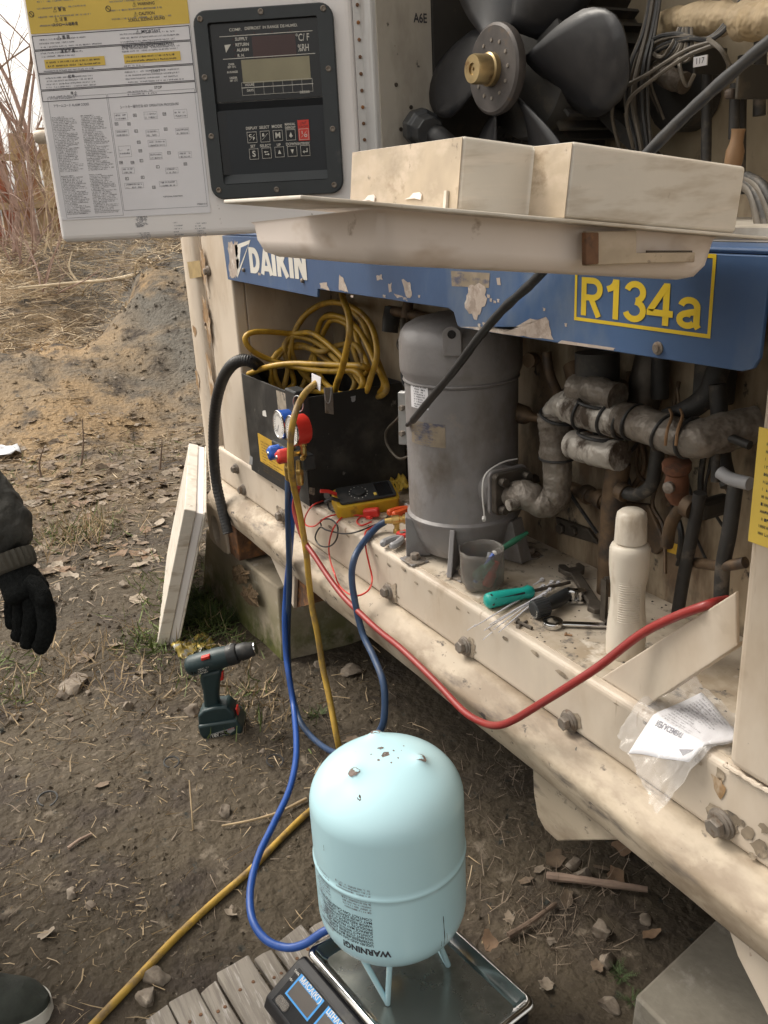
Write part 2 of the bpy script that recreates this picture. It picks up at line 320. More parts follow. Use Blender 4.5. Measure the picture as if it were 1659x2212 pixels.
def glyphs(body, size, bold=0, align='CENTER', sx=1.0, shear=0):
    cu = bpy.data.curves.new('txt', 'FONT'); cu.body = body; cu.size = size; cu.align_x = align; cu.align_y = 'CENTER'; cu.offset = bold; cu.shear = shear
    cu.resolution_u = 3
    ob = bpy.data.objects.new('txt', cu); me = bpy.data.meshes.new_from_object(ob)
    v = [(p.co.x * sx, p.co.y) for p in me.vertices]; f = [tuple(q.vertices) for q in me.polygons]
    bpy.data.objects.remove(ob); bpy.data.curves.remove(cu); bpy.data.meshes.remove(me)
    return v, f
def text(body, pos, size, m, parent, M=None, bold=0, align='CENTER', sx=1.0, name='lettering', rot=0):
    """flat print facing -y of the frame M at pos"""
    v, f = glyphs(body, size, bold, align, sx); c, s_ = math.cos(rot), math.sin(rot)
    mb = MB(); mb.add([(pos[0] + x * c - y * s_, pos[1], pos[2] + x * s_ + y * c) for x, y in v], f)
    return build(mb, name, m, parent, M=M)
def rectf(mb, x0, z0, x1, z1, y, t):      # outline of a rectangle
    for a in ((x0, z0, x1, z0 + t), (x0, z1 - t, x1, z1), (x0, z0 + t, x0 + t, z1 - t), (x1 - t, z0 + t, x1, z1 - t)): mb.add([(a[0], y, a[1]), (a[2], y, a[1]), (a[2], y, a[3]), (a[0], y, a[3])], [(0, 1, 2, 3)])
def words(mb, x0, x1, z, h, y, rnd, fill=1.0):       # one line of small print
    x = x0; end = x0 + (x1 - x0) * fill
    while x < end:
        w = h * rnd.uniform(.35, .62)
        if rnd.random() < .84:
            k = rnd.random()
            if k < .5: bars = ((0, 0, .26, 1), (.26, rnd.choice((0, .4, .75)), 1, rnd.choice((.25, .6, 1))))
            else: bars = ((0, 0, .24, 1), (.74, 0, 1, 1), (.24, .4, .74, .6))
            for a, b, c, d in bars:
                if d > b: mb.add([(x + a * w, y, z + b * h), (x + c * w, y, z + b * h), (x + c * w, y, z + d * h), (x + a * w, y, z + d * h)], [(0, 1, 2, 3)])
        x += w * 1.3

def textfit(body, x0, x1, z0, z1, y, m, parent, bold=0, name='lettering'):
    """flat print stretched to fill x0..x1, capitals from z0 to z1"""
    v, f = glyphs(body, 1.0, bold, 'LEFT'); xs = [p[0] for p in v]; ys = [p[1] for p in v]; a, b, c, d = min(xs), max(xs), min(ys), max(ys)
    return build(MB().add([(x0 + (px - a) / (b - a) * (x1 - x0), y, z0 + (py - c) / (d - c) * (z1 - z0)) for px, py in v], f), name, m, parent)

def strokes(lines, w):
    """flat lettering from thick pen strokes in an x-z plane"""
    mb = MB()
    for li, ln in enumerate(lines):
        P = [Vector((a, b, .00018 * li)) for a, b in ln]; L_, R2 = [], []
        for i, p in enumerate(P):
            d0 = (p - P[i - 1]).normalized() if i else (P[1] - p).normalized(); d1 = (P[i + 1] - p).normalized() if i < len(P) - 1 else d0
            t = (d0 + d1).normalized(); n = Vector((-t.y, t.x, 0)); k = w / 2 / max(.5, n.dot(Vector((-d0.y, d0.x, 0)))); L_.append(p + n * k); R2.append(p - n * k)
        o = len(mb.v); m = len(P); mb.v += L_ + R2; mb.f += [(o + i, o + i + 1, o + m + i + 1, o + m + i) for i in range(m - 1)]
    return mb
def arc(cx, cy, rx, ry, a0, a1, n=12): return [(cx + rx * math.cos(R_(a0 + (a1 - a0) * k / n)), cy + ry * math.sin(R_(a0 + (a1 - a0) * k / n))) for k in range(n + 1)]
def lettering(chars, x0, x1, z0, z1, y, m, parent, name='lettering'):
    """chars: (strokes, width, stroke weight) drawn in a unit-high cell"""
    tot = sum(c[1] for c in chars); x = 0
    for i, (ln, wd_, sw) in enumerate(chars):
        mb = strokes(ln, sw)
        for p in mb.v: p.x, p.y, p.z = x0 + (x + p.x) / tot * (x1 - x0), y - .0001 * (i % 2) - p.z, z0 + p.y * (z1 - z0)
        build(mb, name, m, parent); x += wd_
SW = .155
L_R = ([[(.08, 0), (.08, 1)], [(.08, .925)] + arc(.34, .705, .22, .22, 90, -90) + [(.08, .485)], [(.30, .48), (.54, .0)]], .72, SW)
L_1 = ([[(.30, 0), (.30, 1)], [(.05, .74), (.16, .78), (.25, .86), (.29, .99)]], .52, SW)
L_3 = ([arc(.29, .72, .215, .205, 165, -80, 16), arc(.29, .285, .235, .215, 85, -165, 16)], .64, SW)
L_4 = ([[(.46, 0), (.46, 1)], [(.44, .93), (.06, .33), (.06, .29), (.64, .29)]], .72, SW)
L_a = ([arc(.29, .50, .19, .16, 170, 0, 10) + [(.48, .10), (.53, .03)], arc(.26, .21, .18, .14, 60, 330, 14), [(.47, .41), (.32, .38), (.2, .34)]], .60, SW * .95)
BW = .23
L_D = ([[(.115, 0), (.115, 1)], [(.1, .885)] + arc(.30, .5, .27, .385, 90, -90) + [(.1, .115)]], .76, BW)
L_A = ([[(.06, 0), (.35, 1.0)], [(.64, 0), (.35, 1.0)], [(.2, .24), (.5, .24)]], .72, BW * .9)
L_I = ([[(.115, 0), (.115, 1)]], .30, BW)
L_K = ([[(.115, 0), (.115, 1)], [(.18, .42), (.56, 1)], [(.27, .56), (.60, 0)]], .72, BW * .95)
L_N = ([[(.11, 0), (.11, 1)], [(.11, .95), (.55, .05)], [(.55, 0), (.55, 1)]], .74, BW * .95)

# ---------------------------------------------------------------- ground
def sm(a, b, x):
    t = max(0.0, min(1.0, (x - a) / (b - a))); return t * t * (3 - 2 * t)
def gh(x, y):
    s = -x; p = Vector((x, y, 0))
    h = .022 * noise.noise(p * 1.1) + .010 * noise.noise(p * 4.3) + .005 * noise.noise(p * 13)
    h -= .055 * math.exp(-(((x + 1.05) / .5) ** 2 + ((y - .36) / .4) ** 2))
    w = s + .55 * noise.noise(Vector((y * .8, 3.1, 0))) + .25 * noise.noise(p * 1.7)
    h += .47 * sm(5.2, 6.9, w) * (.82 + .35 * noise.noise(p * .9 + Vector((5, 0, 0))))
    h -= .10 * sm(6.8, 7.4, w) * (1 - sm(7.4, 8.4, w))
    h += .50 * sm(7.4, 9.8, w)
    q = y / max(s, .5)
    h += .55 * sm(.17, .27, q + .03 * noise.noise(p * .9)) * sm(5.6, 7.6, s)
    far = sm(4.5, 6, s)
    h += far * (.10 * noise.noise(p * 1.6) + .08 * noise.noise(p * 3.1) + .05 * noise.noise(p * 6.1))
    return h
def gnorm(x, y):
    e = .02; return Vector((gh(x - e, y) - gh(x + e, y), gh(x, y - e) - gh(x, y + e), 2 * e)).normalized()
def ground_mesh():
    mb = MB(); NR, NA = 210, 420
    rs = [0.25 * (260 / .25) ** ((i / (NR - 1)) ** 1.25) for i in range(NR)]
    # more rays where the photograph looks (towards -x)
    angs = []
    for j in range(NA):
        t = j / NA * 2 - 1; a = math.pi + math.pi * (0.35 * t + .65 * t ** 3); angs.append(a)
    mb.v.append(Vector((0, 0, gh(0, 0))))
    for r in rs:
        for a in angs:
            x, y = r * math.cos(a), r * math.sin(a); mb.v.append(Vector((x, y, gh(x, y))))
    for j in range(NA): mb.f.append((0, 1 + j, 1 + (j + 1) % NA))
    for i in range(NR - 1):
        for j in range(NA):
            a, b = 1 + i * NA + j, 1 + i * NA + (j + 1) % NA; mb.f.append((a, a + NA, b + NA, b))
    return mb
g = build(ground_mesh(), 'ground', 'soil', smooth=True); g['kind'] = 'structure'
g.data.set_sharp_from_angle(angle=math.pi)

# ---------------------------------------------------------------- container
YF = 0.80
ct = thing('refrigerated_container', 'cream painted refrigerated shipping container with open machinery bay standing on concrete blocks', 'container', (-1.44, 1.6, .3))
def cpart(mb, name, m, **k): return build(mb, name, m, ct, **k)
# corner casting with its oval hole
def casting():
    mb = MB(); x0, x1, z0, z1, y0, y1 = -2.69, -2.515, .245, .385, .792, .955
    n = 20; cxm, czm = (x0 + x1) / 2 - .012, (z0 + z1) / 2 - .01
    rect = []
    for k in range(n):
        a = 2 * math.pi * k / n; c, s_ = math.cos(a), math.sin(a); t = 1 / max(abs(c) / ((x1 - x0) / 2), abs(s_) / ((z1 - z0) / 2))
        rect.append(((x0 + x1) / 2 + c * t, (z0 + z1) / 2 + s_ * t))
    hole = [(cxm + .034 * math.cos(2 * math.pi * k / n), czm + .046 * math.sin(2 * math.pi * k / n)) for k in range(n)]
    o = len(mb.v)
    mb.v += [Vector((x, y0, z)) for x, z in rect] + [Vector((x, y0, z)) for x, z in hole] + [Vector((x, y0 + .03, z)) for x, z in hole] + [Vector((x, y1, z)) for x, z in rect]
    for k in range(n):
        j = (k + 1) % n
        mb.f += [(k, j, n + j, n + k), (n + k, n + j, 2 * n + j, 2 * n + k), (k, 3 * n + k, 3 * n + j, j)]
    mb.f.append(tuple(range(3 * n, 4 * n)))
    return mb
cpart(casting(), 'corner_casting', 'cream', bevel=.006)
cpart(MB().box((-2.66, .825, .27), (-2.54, .835, .37)), 'casting_cavity', 'steel_dark')
cpart(MB().box((-2.513, .80, .255), (-2.43, .95, .40)), 'casting_bracket', 'rust', bevel=.004)
post = [(-2.66, 1.0), (-2.66, .835), (-2.655, .815), (-2.64, .803), (-2.60, .80), (-2.535, .80), (-2.525, .808), (-2.522, .82), (-2.49, .822), (-2.482, .81), (-2.47, .806), (-2.47, 1.0)]
cpart(MB().prism([(x, y, .387) for x, y in post], (0, 0, 2.55)), 'corner_post', 'cream', smooth=50)
cpart(MB().box((-2.468, .806, .50), (-2.25, .84, 2.9)), 'frame_flange', 'cream', bevel=.006, seg=3)
cpart(MB().box((-2.52, .80, .498), (-.22, 1.4, .607)), 'sill_beam', 'cream', bevel=.010, seg=4)
cpart(MB().box((-2.24, .816, .600), (-.60, 1.09, .6085)), 'bay_floor', 'cream_floor')
rp = [(.83, .4995), (.80, .497), (.792, .4955), (.784, .4915), (.760, .4705), (.7545, .4640), (.7525, .4575), (.7535, .4500), (.7650, .4090), (.7672, .4045), (.772, .4015), (.83, .400)]
def rail():
    mb = MB(); N = 90; k = len(rp)
    for i in range(N + 1):
        x = -2.515 + (2.515 - .22) * i / N
        for y, z in rp:
            d = .0022 * noise.noise(Vector((x * 3, y * 8, z * 9))) + .0012 * noise.noise(Vector((x * 11, y * 8, z * 20)))
            mb.v.append(Vector((x, y + (d if y < .8 else 0), z + d * .5)))
    for i in range(N):
        for j in range(k): mb.f.append((i * k + j, i * k + (j + 1) % k, (i + 1) * k + (j + 1) % k, (i + 1) * k + j))
    mb.f += [tuple(range(k)), tuple(N * k + j for j in range(k))]
    return mb
cpart(rail(), 'bottom_rail', 'rail_paint', smooth=50)
def plate(px, Y, dep, m, name='gusset_plate', **k):
    return cpart(MB().prism([at(x, y, Y=Y) for x, y in px], (0, dep, 0)), name, m, **k)
plate([(1148, 1600), (1152, 1712), (1160, 1762), (1176, 1792), (1204, 1818), (1345, 1815), (1350, 1740)], .80, .014, 'rail_paint', bevel=.003)
plate([(573, 1150), (577, 1187), (634, 1315), (637, 1225), (660, 1200)], .805, .012, 'cream', bevel=.003)
plate([(634, 1228), (634, 1314), (668, 1306), (664, 1240)], .818, .06, 'rust', name='pocket_side')
plate([(1570, 2000), (1592, 2065), (1690, 2260), (1850, 2400), (1850, 2200)], .80, .014, 'cream', bevel=.003)
cpart(MB().box((-.61, .796, .612), (-.225, 1.3, 2.9)), 'corner_post', 'cream', bevel=.012, seg=4)
wb = MB()
wr2 = random.Random(2)
wb.tube([(-.612 + .39 * k / 120, .7965 + wr2.uniform(-.0006, .0006), .6105 + wr2.uniform(-.0006, .0006)) for k in range(121)], [wr2.uniform(.0028, .0042) for k in range(121)], 8)
cpart(wb, 'weld_bead', 'cream', smooth=True)
cpart(MB().box((-2.25, 1.085, .55), (-.61, 1.12, 1.3)), 'bay_back_wall', 'dirty_shaded_wall')
cpart(MB().box((-2.27, .841, .607), (-2.245, 1.10, 1.3)), 'bay_side_wall', 'cream')
cpart(MB().box((-2.25, .86, 1.23), (-.61, 1.12, 1.245)), 'deck', 'wall_grey')
# upper part of the machinery front
cpart(MB().box((-2.25, .83, 1.25), (-1.475, .86, 2.9)), 'control_box_front', 'white_paint')
cpart(MB().box((-1.474, .80, 1.25), (-1.432, .86, 2.1)), 'hinge_strip', 'sill_grey', bevel=.004)
cpart(MB().box((-1.436, .861, 1.246), (-1.43, .917, 2.1)), 'fan_bay_side', 'wall_grey')
cpart(MB().box((-1.434, .81, 1.246), (-1.429, .9165, 2.1)), 'fan_bay_side', 'wall_grey')
cpart(MB().box((-1.437, .918, 1.246), (-1.425, 1.12, 2.1)), 'shaded_gap_strip', 'motor')  # rear of the side wall coloured black, standing in for a shadowed gap
cpart(MB().box((-1.43, 1.10, 1.246), (-.61, 1.13, 2.1)), 'fan_bay_back', 'tan_wall')
cpart(MB().box((-2.25, .80, 1.96), (-.61, .83, 2.9)), 'header_panel', 'cream')
cpart(MB().box((-1.47, .831, 1.96), (-.61, 1.13, 1.98)), 'fan_bay_top', 'wall_grey')
cpart(MB().box((-2.64, 1.14, .402), (-.24, 6.8, 2.92)), 'body_shell', 'cream', bevel=.01)
for (x, y, z) in [(-1.4285, .842, 1.475), (-1.4285, .848, 1.405), (-1.4285, .87, 1.44)]:
    cpart(MB().lathe([(.0035, 0), (.0035, .001)], (x, y, z), (1, 0, 0), 8), 'rust_spot', 'steel_dark')
A6 = Matrix.Translation((-1.4283, at(908, 40, X=-1.4283).y, at(908, 40, X=-1.4283).z)) @ Matrix.Rotation(math.pi / 2, 4, 'Z')
text('A6E', (0, 0, 0), .020, 'ink', ct, A6, bold=.0004, sx=.8)
# bolts along the sill
def bolt(p, r=.013, m='bolt_steel', ax=(0, -1, 0), rot=0):
    rb = random.Random(int(p[0] * 1000)); ax = (rb.uniform(-.12, .12), -1, rb.uniform(-.12, .12)) if ax == (0, -1, 0) else ax; r *= rb.uniform(.92, 1.08)
    mb = MB(); mb.lathe([(r * 1.55, 0), (r * 1.55, .003), (r * 1.35, .0045), (r * 1.35, .007), (r * 1.2, .008)], p, ax, 20)
    hexn(mb, Vector(p) + Vector(ax) * .008, ax, r, r * .85)
    return cpart(mb, 'bolt', m, smooth=35)
for px, py, r in ((527, 1058, .010), (512, 1012, .010), (610, 1113, .011), (840, 1277, .0115), (1006, 1395, .0115), (1232, 1556, .0115), (1560, 1778, .0125)):
    bolt(at(px, py, Y=.7995), r)
bolt(at(452, 585, Y=.806), .010); bolt(at(450, 700, Y=.806) , .005)
# blue band
def band():
    pts = [(-2.262, 1.222), (-2.252, 1.113), (-1.712, 1.105), (-1.708, 1.122), (-1.215, 1.122), (-1.2, 1.117), (-1.19, 1.097), (-1.18, 1.094), (-.64, 1.1005), (-.626, 1.105), (-.619, 1.117), (-.616, 1.222)]
    mb = MB().prism([(x, .797, z) for x, z in pts], (0, .006, 0))
    return mb
bb = cpart(band(), 'blue_band', 'blue_paint', bevel=.0012)
cpart(MB().box((-2.262, .7995, 1.2225), (-.616, .86, 1.2295)), 'band_fold', 'blue_paint', bevel=.003)
YB = .7964
def flake(px, m='bare_patch', Y=YB, name='bare_patch', amp=.18, seed=0, parent=bb):
    """worn patch with a ragged outline"""
    P = [at(x, y, Y=Y) for x, y in px]; c = sum(P, Vector()) / len(P); out = []; rnd = random.Random(seed)
    for i, p in enumerate(P):
        q = P[(i + 1) % len(P)]; n = max(2, min(9, int((q - p).length / .006)))
        for k in range(n):
            t = k / n; w = p.lerp(q, t); j = 1 + amp * rnd.uniform(-1, .6) * (1 if k else .4); out.append(c + (w - c) * j)
    mb = MB(); mb.add([c] + out, [(0, 1 + i, 1 + (i + 1) % len(out)) for i in range(len(out))])
    return build(mb, name, m, parent)
flake([(1010, 620), (1035, 610), (1052, 625), (1050, 655), (1030, 690), (1012, 680), (1003, 655)], seed=1)
flake([(995, 706), (1090, 718), (1125, 700), (1145, 688), (1170, 690), (1180, 684), (1198, 735), (1100, 723)], seed=2, amp=.08)
flake([(492, 522), (512, 520), (516, 570), (512, 600), (496, 598)], seed=3)
flake([(733, 592), (742, 600), (752, 632), (732, 628)], seed=4)
flake([(690, 612), (706, 610), (712, 628), (692, 622)], seed=5)
flake([(868, 605), (886, 606), (890, 640), (880, 645), (874, 630)], seed=6, amp=.4)
flake([(838, 612), (846, 610), (846, 630), (840, 634)], seed=7, amp=.4)
flake([(812, 596), (826, 592), (826, 604), (814, 606)], seed=8, amp=.4)
flake([(850, 634), (872, 640), (858, 644)], seed=9)
flake([(1213, 735), (1330, 752), (1325, 757), (1205, 741)], seed=10, amp=.05)
flake([(1072, 600), (1080, 600), (1082, 616), (1074, 616)], seed=11, amp=.3)
for i, (x, y) in enumerate([(1055, 640), (1060, 648), (1068, 652), (1076, 650), (1045, 700), (1035, 703), (1175, 668), (1222, 702), (905, 640), (830, 640), (560, 592), (760, 640)]):
    flake([(x - 3, y - 4), (x + 3, y - 3), (x + 3, y + 4), (x - 2, y + 3)], seed=20 + i, amp=.5)
build(MB().add([at(x, y, Y=.7966) for x, y in ((974, 585), (1058, 590), (1056, 622), (976, 618))], [(0, 1, 2, 3)]), 'overpaint_patch', 'sticker_old', bb)
lettering([L_D, L_A, L_I, L_K, L_I, L_N], at(541, 585, Y=YB).x, at(666, 590, Y=YB).x, at(601, 597, Y=YB).z, at(601, 538, Y=YB).z, YB, 'white_print', bb)
build(MB().prism([at(x, y, Y=YB) for x, y in ((507, 530), (541, 518), (513, 600))], (0, .0003, 0)), 'emblem', 'white_print', bb)
build(MB().prism([at(x, y, Y=YB - .0002) for x, y in ((520, 535), (537, 527), (516, 580))], (0, .0002, 0)), 'emblem', 'blue_paint', bb)
# R134a in its yellow frame
a, b = at(1240, 690, Y=YB), at(1534, 733, Y=YB)
ZL = (a.z + b.z) / 2
rf = MB(); rectf(rf, a.x, ZL, b.x, 1.222, YB, .0045); build(rf, 'yellow_outline', 'yellow_print', bb)
lettering([L_R, L_1, L_3, L_4, L_a], at(1255, 660, Y=YB).x, at(1516, 690, Y=YB).x, at(1437, 704, Y=YB).z, at(1439, 612, Y=YB).z, YB, 'yellow_print', bb)
bm_ = MB(); bm_.lathe([(.008, 0), (.008, .002), (.005, .003), (.0045, .005)], at(1422, 752, Y=.797), (0, -1, 0), 14); build(bm_, 'bolt', 'bolt_steel', bb, smooth=True)
for px, py in ((655, 606), (528, 583)):
    bm_ = MB(); bm_.lathe([(.005, 0), (.005, .004), (.003, .006)], at(px, py, Y=.797), (0, -1, 0), 10); build(bm_, 'bolt', 'bolt_steel', bb, smooth=True)
# yellow warning sheet on the right post
P = [at(x, y, Y=.7955) for x, y in ((1650, 905), (1617, 1168))]
ys = build(MB().box((P[1].x, .7945, P[1].z), (P[1].x + .16, .7955, 1.045)), 'warning_sticker', 'sticker_yellow', ct)
pr = MB(); rn = random.Random(3)
zt = 1.045; nl = int((zt - P[1].z - .02) / .0085)
for k in range(nl):
    z = zt - .018 - k * .0085; words(pr, P[1].x + .012, P[1].x + .14, z, .0036, .794, rn, rn.uniform(.6, 1))
build(pr, 'small_print', 'ink', ct)
# diagonal brace from the sill to the post
br = [at(1310, 1415, Y=.815), at(1590, 1278, Y=.815), at(1592, 1395, Y=.815), at(1424, 1506, Y=.815), at(1398, 1512, Y=.815), at(1330, 1478, Y=.815)]
br[0].z = .609; br[0].x -= .01; br[-1].z = .609; br[-2].z = .609
bo = cpart(MB().prism(br, (0, .006, 0)), 'diagonal_brace', 'cream', bevel=.002)
lp, lq = Vector(br[3]), Vector(br[2])
build(MB().prism([lp, lq, lq + Vector((0, .024, 0)), lp + Vector((0, .024, 0))], (0, 0, .004)), 'brace_flange', 'cream', bo, bevel=.0015)

# rust streaks, tape and peeling paint
def cflake(px, m, seed, Y=.7993, amp=.3, name='rust_stain'): return flake(px, m, Y, name, amp, seed, ct)
mat('tape_brown', (.36, .26, .12), .5, var=.2, vscale=30)
mat('rust_stain', (.30, .185, .09), .7, var=.3, vscale=30, bump=.2, layers=[((.17, .085, .035), .5, .66, (40, 40, 9), 5), ((.50, .41, .31), .50, .62, (30, 30, 14), 5)])
mat('grime', (.23, .185, .135), .75, var=.3, vscale=40, bump=.3, layers=[((.42, .345, .26), .47, .60, (38, 38, 38), 5), ((.10, .085, .07), .56, .66, (50, 50, 50), 5)])
cflake([(404, 566), (432, 562), (436, 598), (410, 602)], 'tape_brown', 61, .7996, .04, 'tape')
for k, (x, y0, y1, w) in enumerate(((434, 532, 640, 4), (440, 640, 760, 5), (447, 760, 905, 4), (456, 900, 985, 3), (418, 700, 730, 3), (424, 800, 850, 3))):
    cflake([(x - w, y0), (x + w, y0 + 6), (x + w * 1.5 + (y1 - y0) * .06, (y0 + y1) / 2), (x + (y1 - y0) * .12, y1), (x - w + (y1 - y0) * .05, (y0 + y1) / 2)], 'rust_stain', 62 + k, .7990 if x < 430 else .7985, .35)
cflake([(1536, 1672), (1560, 1680), (1568, 1712), (1556, 1728), (1542, 1704)], 'rust_stain', 70, .7987)
cflake([(1548, 1655), (1566, 1670), (1562, 1688), (1545, 1676)], 'grime', 71, .7987)
cflake([(1520, 1742), (1545, 1738), (1590, 1760), (1598, 1800), (1560, 1812), (1530, 1790)], 'grime', 72, .7987, .3)
for k, (x, y, r) in enumerate(((1615, 1800, 16), (1640, 1832, 22), (1600, 1778, 9), (1650, 1790, 14), (1626, 1850, 10))):
    cflake([(x - r, y - r * .5), (x, y - r), (x + r, y), (x + r * .6, y + r), (x - r * .4, y + r * .7)], 'grime', 80 + k, .7986, .5)
for k, (x, y) in enumerate(((840, 1277), (1006, 1395), (1232, 1556), (610, 1113))):
    cflake([(x - 10, y - 20), (x + 16, y - 14), (x + 24, y + 16), (x + 10, y + 26), (x - 16, y + 10)], 'grime', 90 + k, .7990, .35)
for k in range(26):       # worn and chipped spots along the sill edge
    x = -2.1 + 1.45 * k / 25 + random.Random(k).uniform(-.02, .02); r = random.Random(k + 50).uniform(.003, .010); z = .6 - random.Random(k + 9).uniform(.004, .02)
    P_ = [Vector((x + r * math.cos(a) * 1.5, .7990, z + r * .6 * math.sin(a))) for a in (0, 1, 2.1, 3.2, 4.2, 5.3)]; c = Vector((x, .7990, z)); rr2 = random.Random(k)
    build(MB().add([c] + [c + (p - c) * rr2.uniform(.5, 1.2) for p in P_], [(0, 1 + i, 1 + (i + 1) % 6) for i in range(6)]), 'worn_spot', 'grime', ct)

# ---------------------------------------------------------------- control box door, swung open on its right-hand hinge
HP = Vector((-1.467, .79, 0)); DU = Vector((-.545, -.838, 0)).normalized(); DN = Vector((.838, -.545, 0)).normalized()
MD = Matrix(((-DU.x, -DN.x, 0, HP.x), (-DU.y, -DN.y, 0, HP.y), (0, 0, 1, 0), (0, 0, 0, 1)))
def dl(px, py):            # place on the door face: x from the hinge (negative leftwards), height
    p = at(px, py, pl=(HP, DN)); return -(p - HP).dot(DU), p.z
def d1(zx, zy): return dl(zx * .28333, zy * .28333)
def d2(zx, zy): return dl(387.1 + zx * .26666, zy * .26666)
def dpart(mb, name, m, parent=None, **k): return build(mb, name, m, parent if parent else door, M=MD, **k)
door = build(MB().box((-.568, .0, 1.245), (-.004, .035, 1.95)), 'control_box_door', 'white_paint', ct, bevel=.012, seg=4, M=MD)
dpart(MB().box((-.0035, .004, 1.25), (.012, .012, 1.94)), 'piano_hinge', 'sill_grey')
hr = MB()
for k in range(26): hr.lathe([(.0030, 0), (.0030, .002), (.0015, .003)], (-.001 + .006, .004, 1.262 + k * .026), (0, -1, 0), 8)
dpart(hr, 'rivet_row', 'rust', smooth=True)
kb = MB().lathe([(.010, 0), (.012, .004), (.012, .018), (.009, .022)], (-.568, .018, 1.428), (-1, 0, 0), 16); dpart(kb, 'latch_knob', 'cream', smooth=40)
# printed sheets
SX0, SX1 = -.559, -.281
dpart(MB().box((SX0, -.0012, 1.285), (SX1, 0, 1.5875)), 'instruction_sheet', 'sticker_white')
dpart(MB().box((SX0, -.0012, 1.589), (SX1, 0, 1.70)), 'warning_sheet', 'sticker_yellow')
YS = -.0016
ol = MB(); bl_ = MB(); gy = MB(); rn = random.Random(11)
def zrow(zx, zy): return d1(zx, zy)[1]
rows = [zrow(850, 347), zrow(850, 528), zrow(850, 656), zrow(850, 747)]
top = 1.587
prev = top
for z in rows:
    rectf(ol, SX0 + .001, z, SX1 - .001, prev - .0008, YS, .0011); prev = z
dpart(ol, 'ruled_boxes', 'ink')
mid = (SX0 + SX1) / 2 - .004
def cell(x0, x1, z0, z1, n, h, mb, fillr=(.5, 1)):
    for k in range(n):
        z = z1 - (k + 1) * (z1 - z0) / (n + .3); words(mb, x0, x1, z, h, YS, rn, rn.uniform(*fillr))
cell(SX0 + .012, mid - .01, rows[0] + .001, rows[0] + .020, 3, .0024, gy); cell(mid + .02, SX1 - .01, rows[0] + .001, rows[0] + .020, 3, .0024, gy, (.7, 1))
cell(SX0 + .012, mid - .01, rows[1] + .023, rows[1] + .040, 3, .0024, gy); cell(mid + .02, SX1 - .006, rows[1] + .023, rows[1] + .040, 4, .0024, gy, (.6, 1))
cell(SX0 + .012, mid - .01, rows[1] + .001, rows[1] + .005, 1, .0024, gy); cell(mid + .02, SX1 - .05, rows[1] + .001, rows[1] + .005, 1, .0024, gy)
cell(SX0 + .012, mid - .02, rows[2] + .001, rows[2] + .022, 4, .0024, gy, (.6, 1)); cell(mid + .02, SX1 - .02, rows[2] + .001, rows[2] + .024, 4, .0024, gy, (.8, 1))
cell(SX0 + .012, mid - .04, rows[3] + .002, rows[3] + .010, 2, .0024, gy); cell(mid + .02, SX1 - .06, rows[3] + .001, rows[3] + .011, 2, .0024, gy)
for zz_ in (1.601, 1.614, 1.627, 1.637, 1.651, 1.664):
    words(gy, SX0 + .018, mid - .01, zz_ - .002, .0026, YS, rn, rn.uniform(.55, .95)); words(gy, mid + .01, SX1 - .01, zz_ + .0005, .0026, YS, rn, rn.uniform(.6, 1))
for x0, x1, z in ((SX0 + .016, mid - .012, rows[1] + .007), (mid + .022, SX1 - .022, rows[1] + .007)):
    dpart(MB().box((x0, YS - .0004, z), (x1, YS - .0001, z + .014)), 'yellow_note', 'sticker_yellow')
    for k in range(2): words(bl_, x0 + .003, x1 - .004, z + .002 + k * .006, .0028, YS - .0006, rn, .95)
# alarm code table
tb_ = MB()
tx0, tx1, tz0, tz1 = SX0 + .0125, SX0 + .113, 1.288, 1.459
rectf(ol2 := MB(), tx0 - .002, tz0, tx1 + .004, tz1 + .03, YS, .0005); rectf(ol2, tx1 + .006, tz0 + .008, SX1 - .004, tz1 + .03, YS, .0005)
dpart(ol2, 'ruled_boxes', 'ink_grey')
for c0, c1 in ((tx0, tx0 + .046), (tx0 + .052, tx1)):
    for k in range(61):
        z = tz1 - .003 - k * .0027
        if 34 <= k <= 35: continue
        words(tb_, c0, c1 - .001, z, .0017, YS, rn, rn.uniform(.72, 1) if k % 9 else .5)
mat('ink_table', (.14, .14, .155), .6, var=.1, bump=0); dpart(tb_, 'alarm_table_print', 'ink_table')
# key operation chart
for zx, zy, w, h in ((925, 890, 130, 66), (1150, 880, 130, 64), (1378, 868, 132, 76), (935, 1015, 128, 56), (1165, 1015, 130, 60), (1392, 1000, 130, 56), (1200, 1092, 180, 60), (955, 1155, 124, 100), (1190, 1190, 126, 60), (1412, 1180, 132, 56), (980, 1300, 124, 56), (1312, 1300, 126, 54), (1025, 1415, 190, 52), (1284, 1400, 178, 52)):
    x, z = d1(zx, zy); k = .000182
    rectf(bx_ := MB(), x - w * k / 2, z - h * k / 2, x + w * k / 2, z + h * k / 2, YS, .0003); dpart(bx_, 'chart_box', 'ink_grey')
    words(gy, x - w * k * .42, x + w * k * .42, z + .001, .0026, YS, rn, .95); words(gy, x - w * k * .42, x + w * k * .42, z - .0045, .0026, YS, rn, .95)
ar = MB()
for zx, zy in ((1030, 880), (1255, 870), (1040, 1000), (1265, 985), (1060, 1085), (1072, 1150), (1080, 1225), (1290, 1165), (1205, 1272), (1415, 1250), (925, 1240), (1012, 1240), (970, 1362), (1090, 1352), (1175, 1428), (890, 945), (985, 945)):
    x, z = d1(zx, zy); rectf(ar, x - .003, z - .0024, x + .003, z + .0024, YS, .0006); words(ar, x - .0015, x + .0015, z - .0012, .0024, YS, rn)
dpart(ar, 'chart_keys', 'ink')
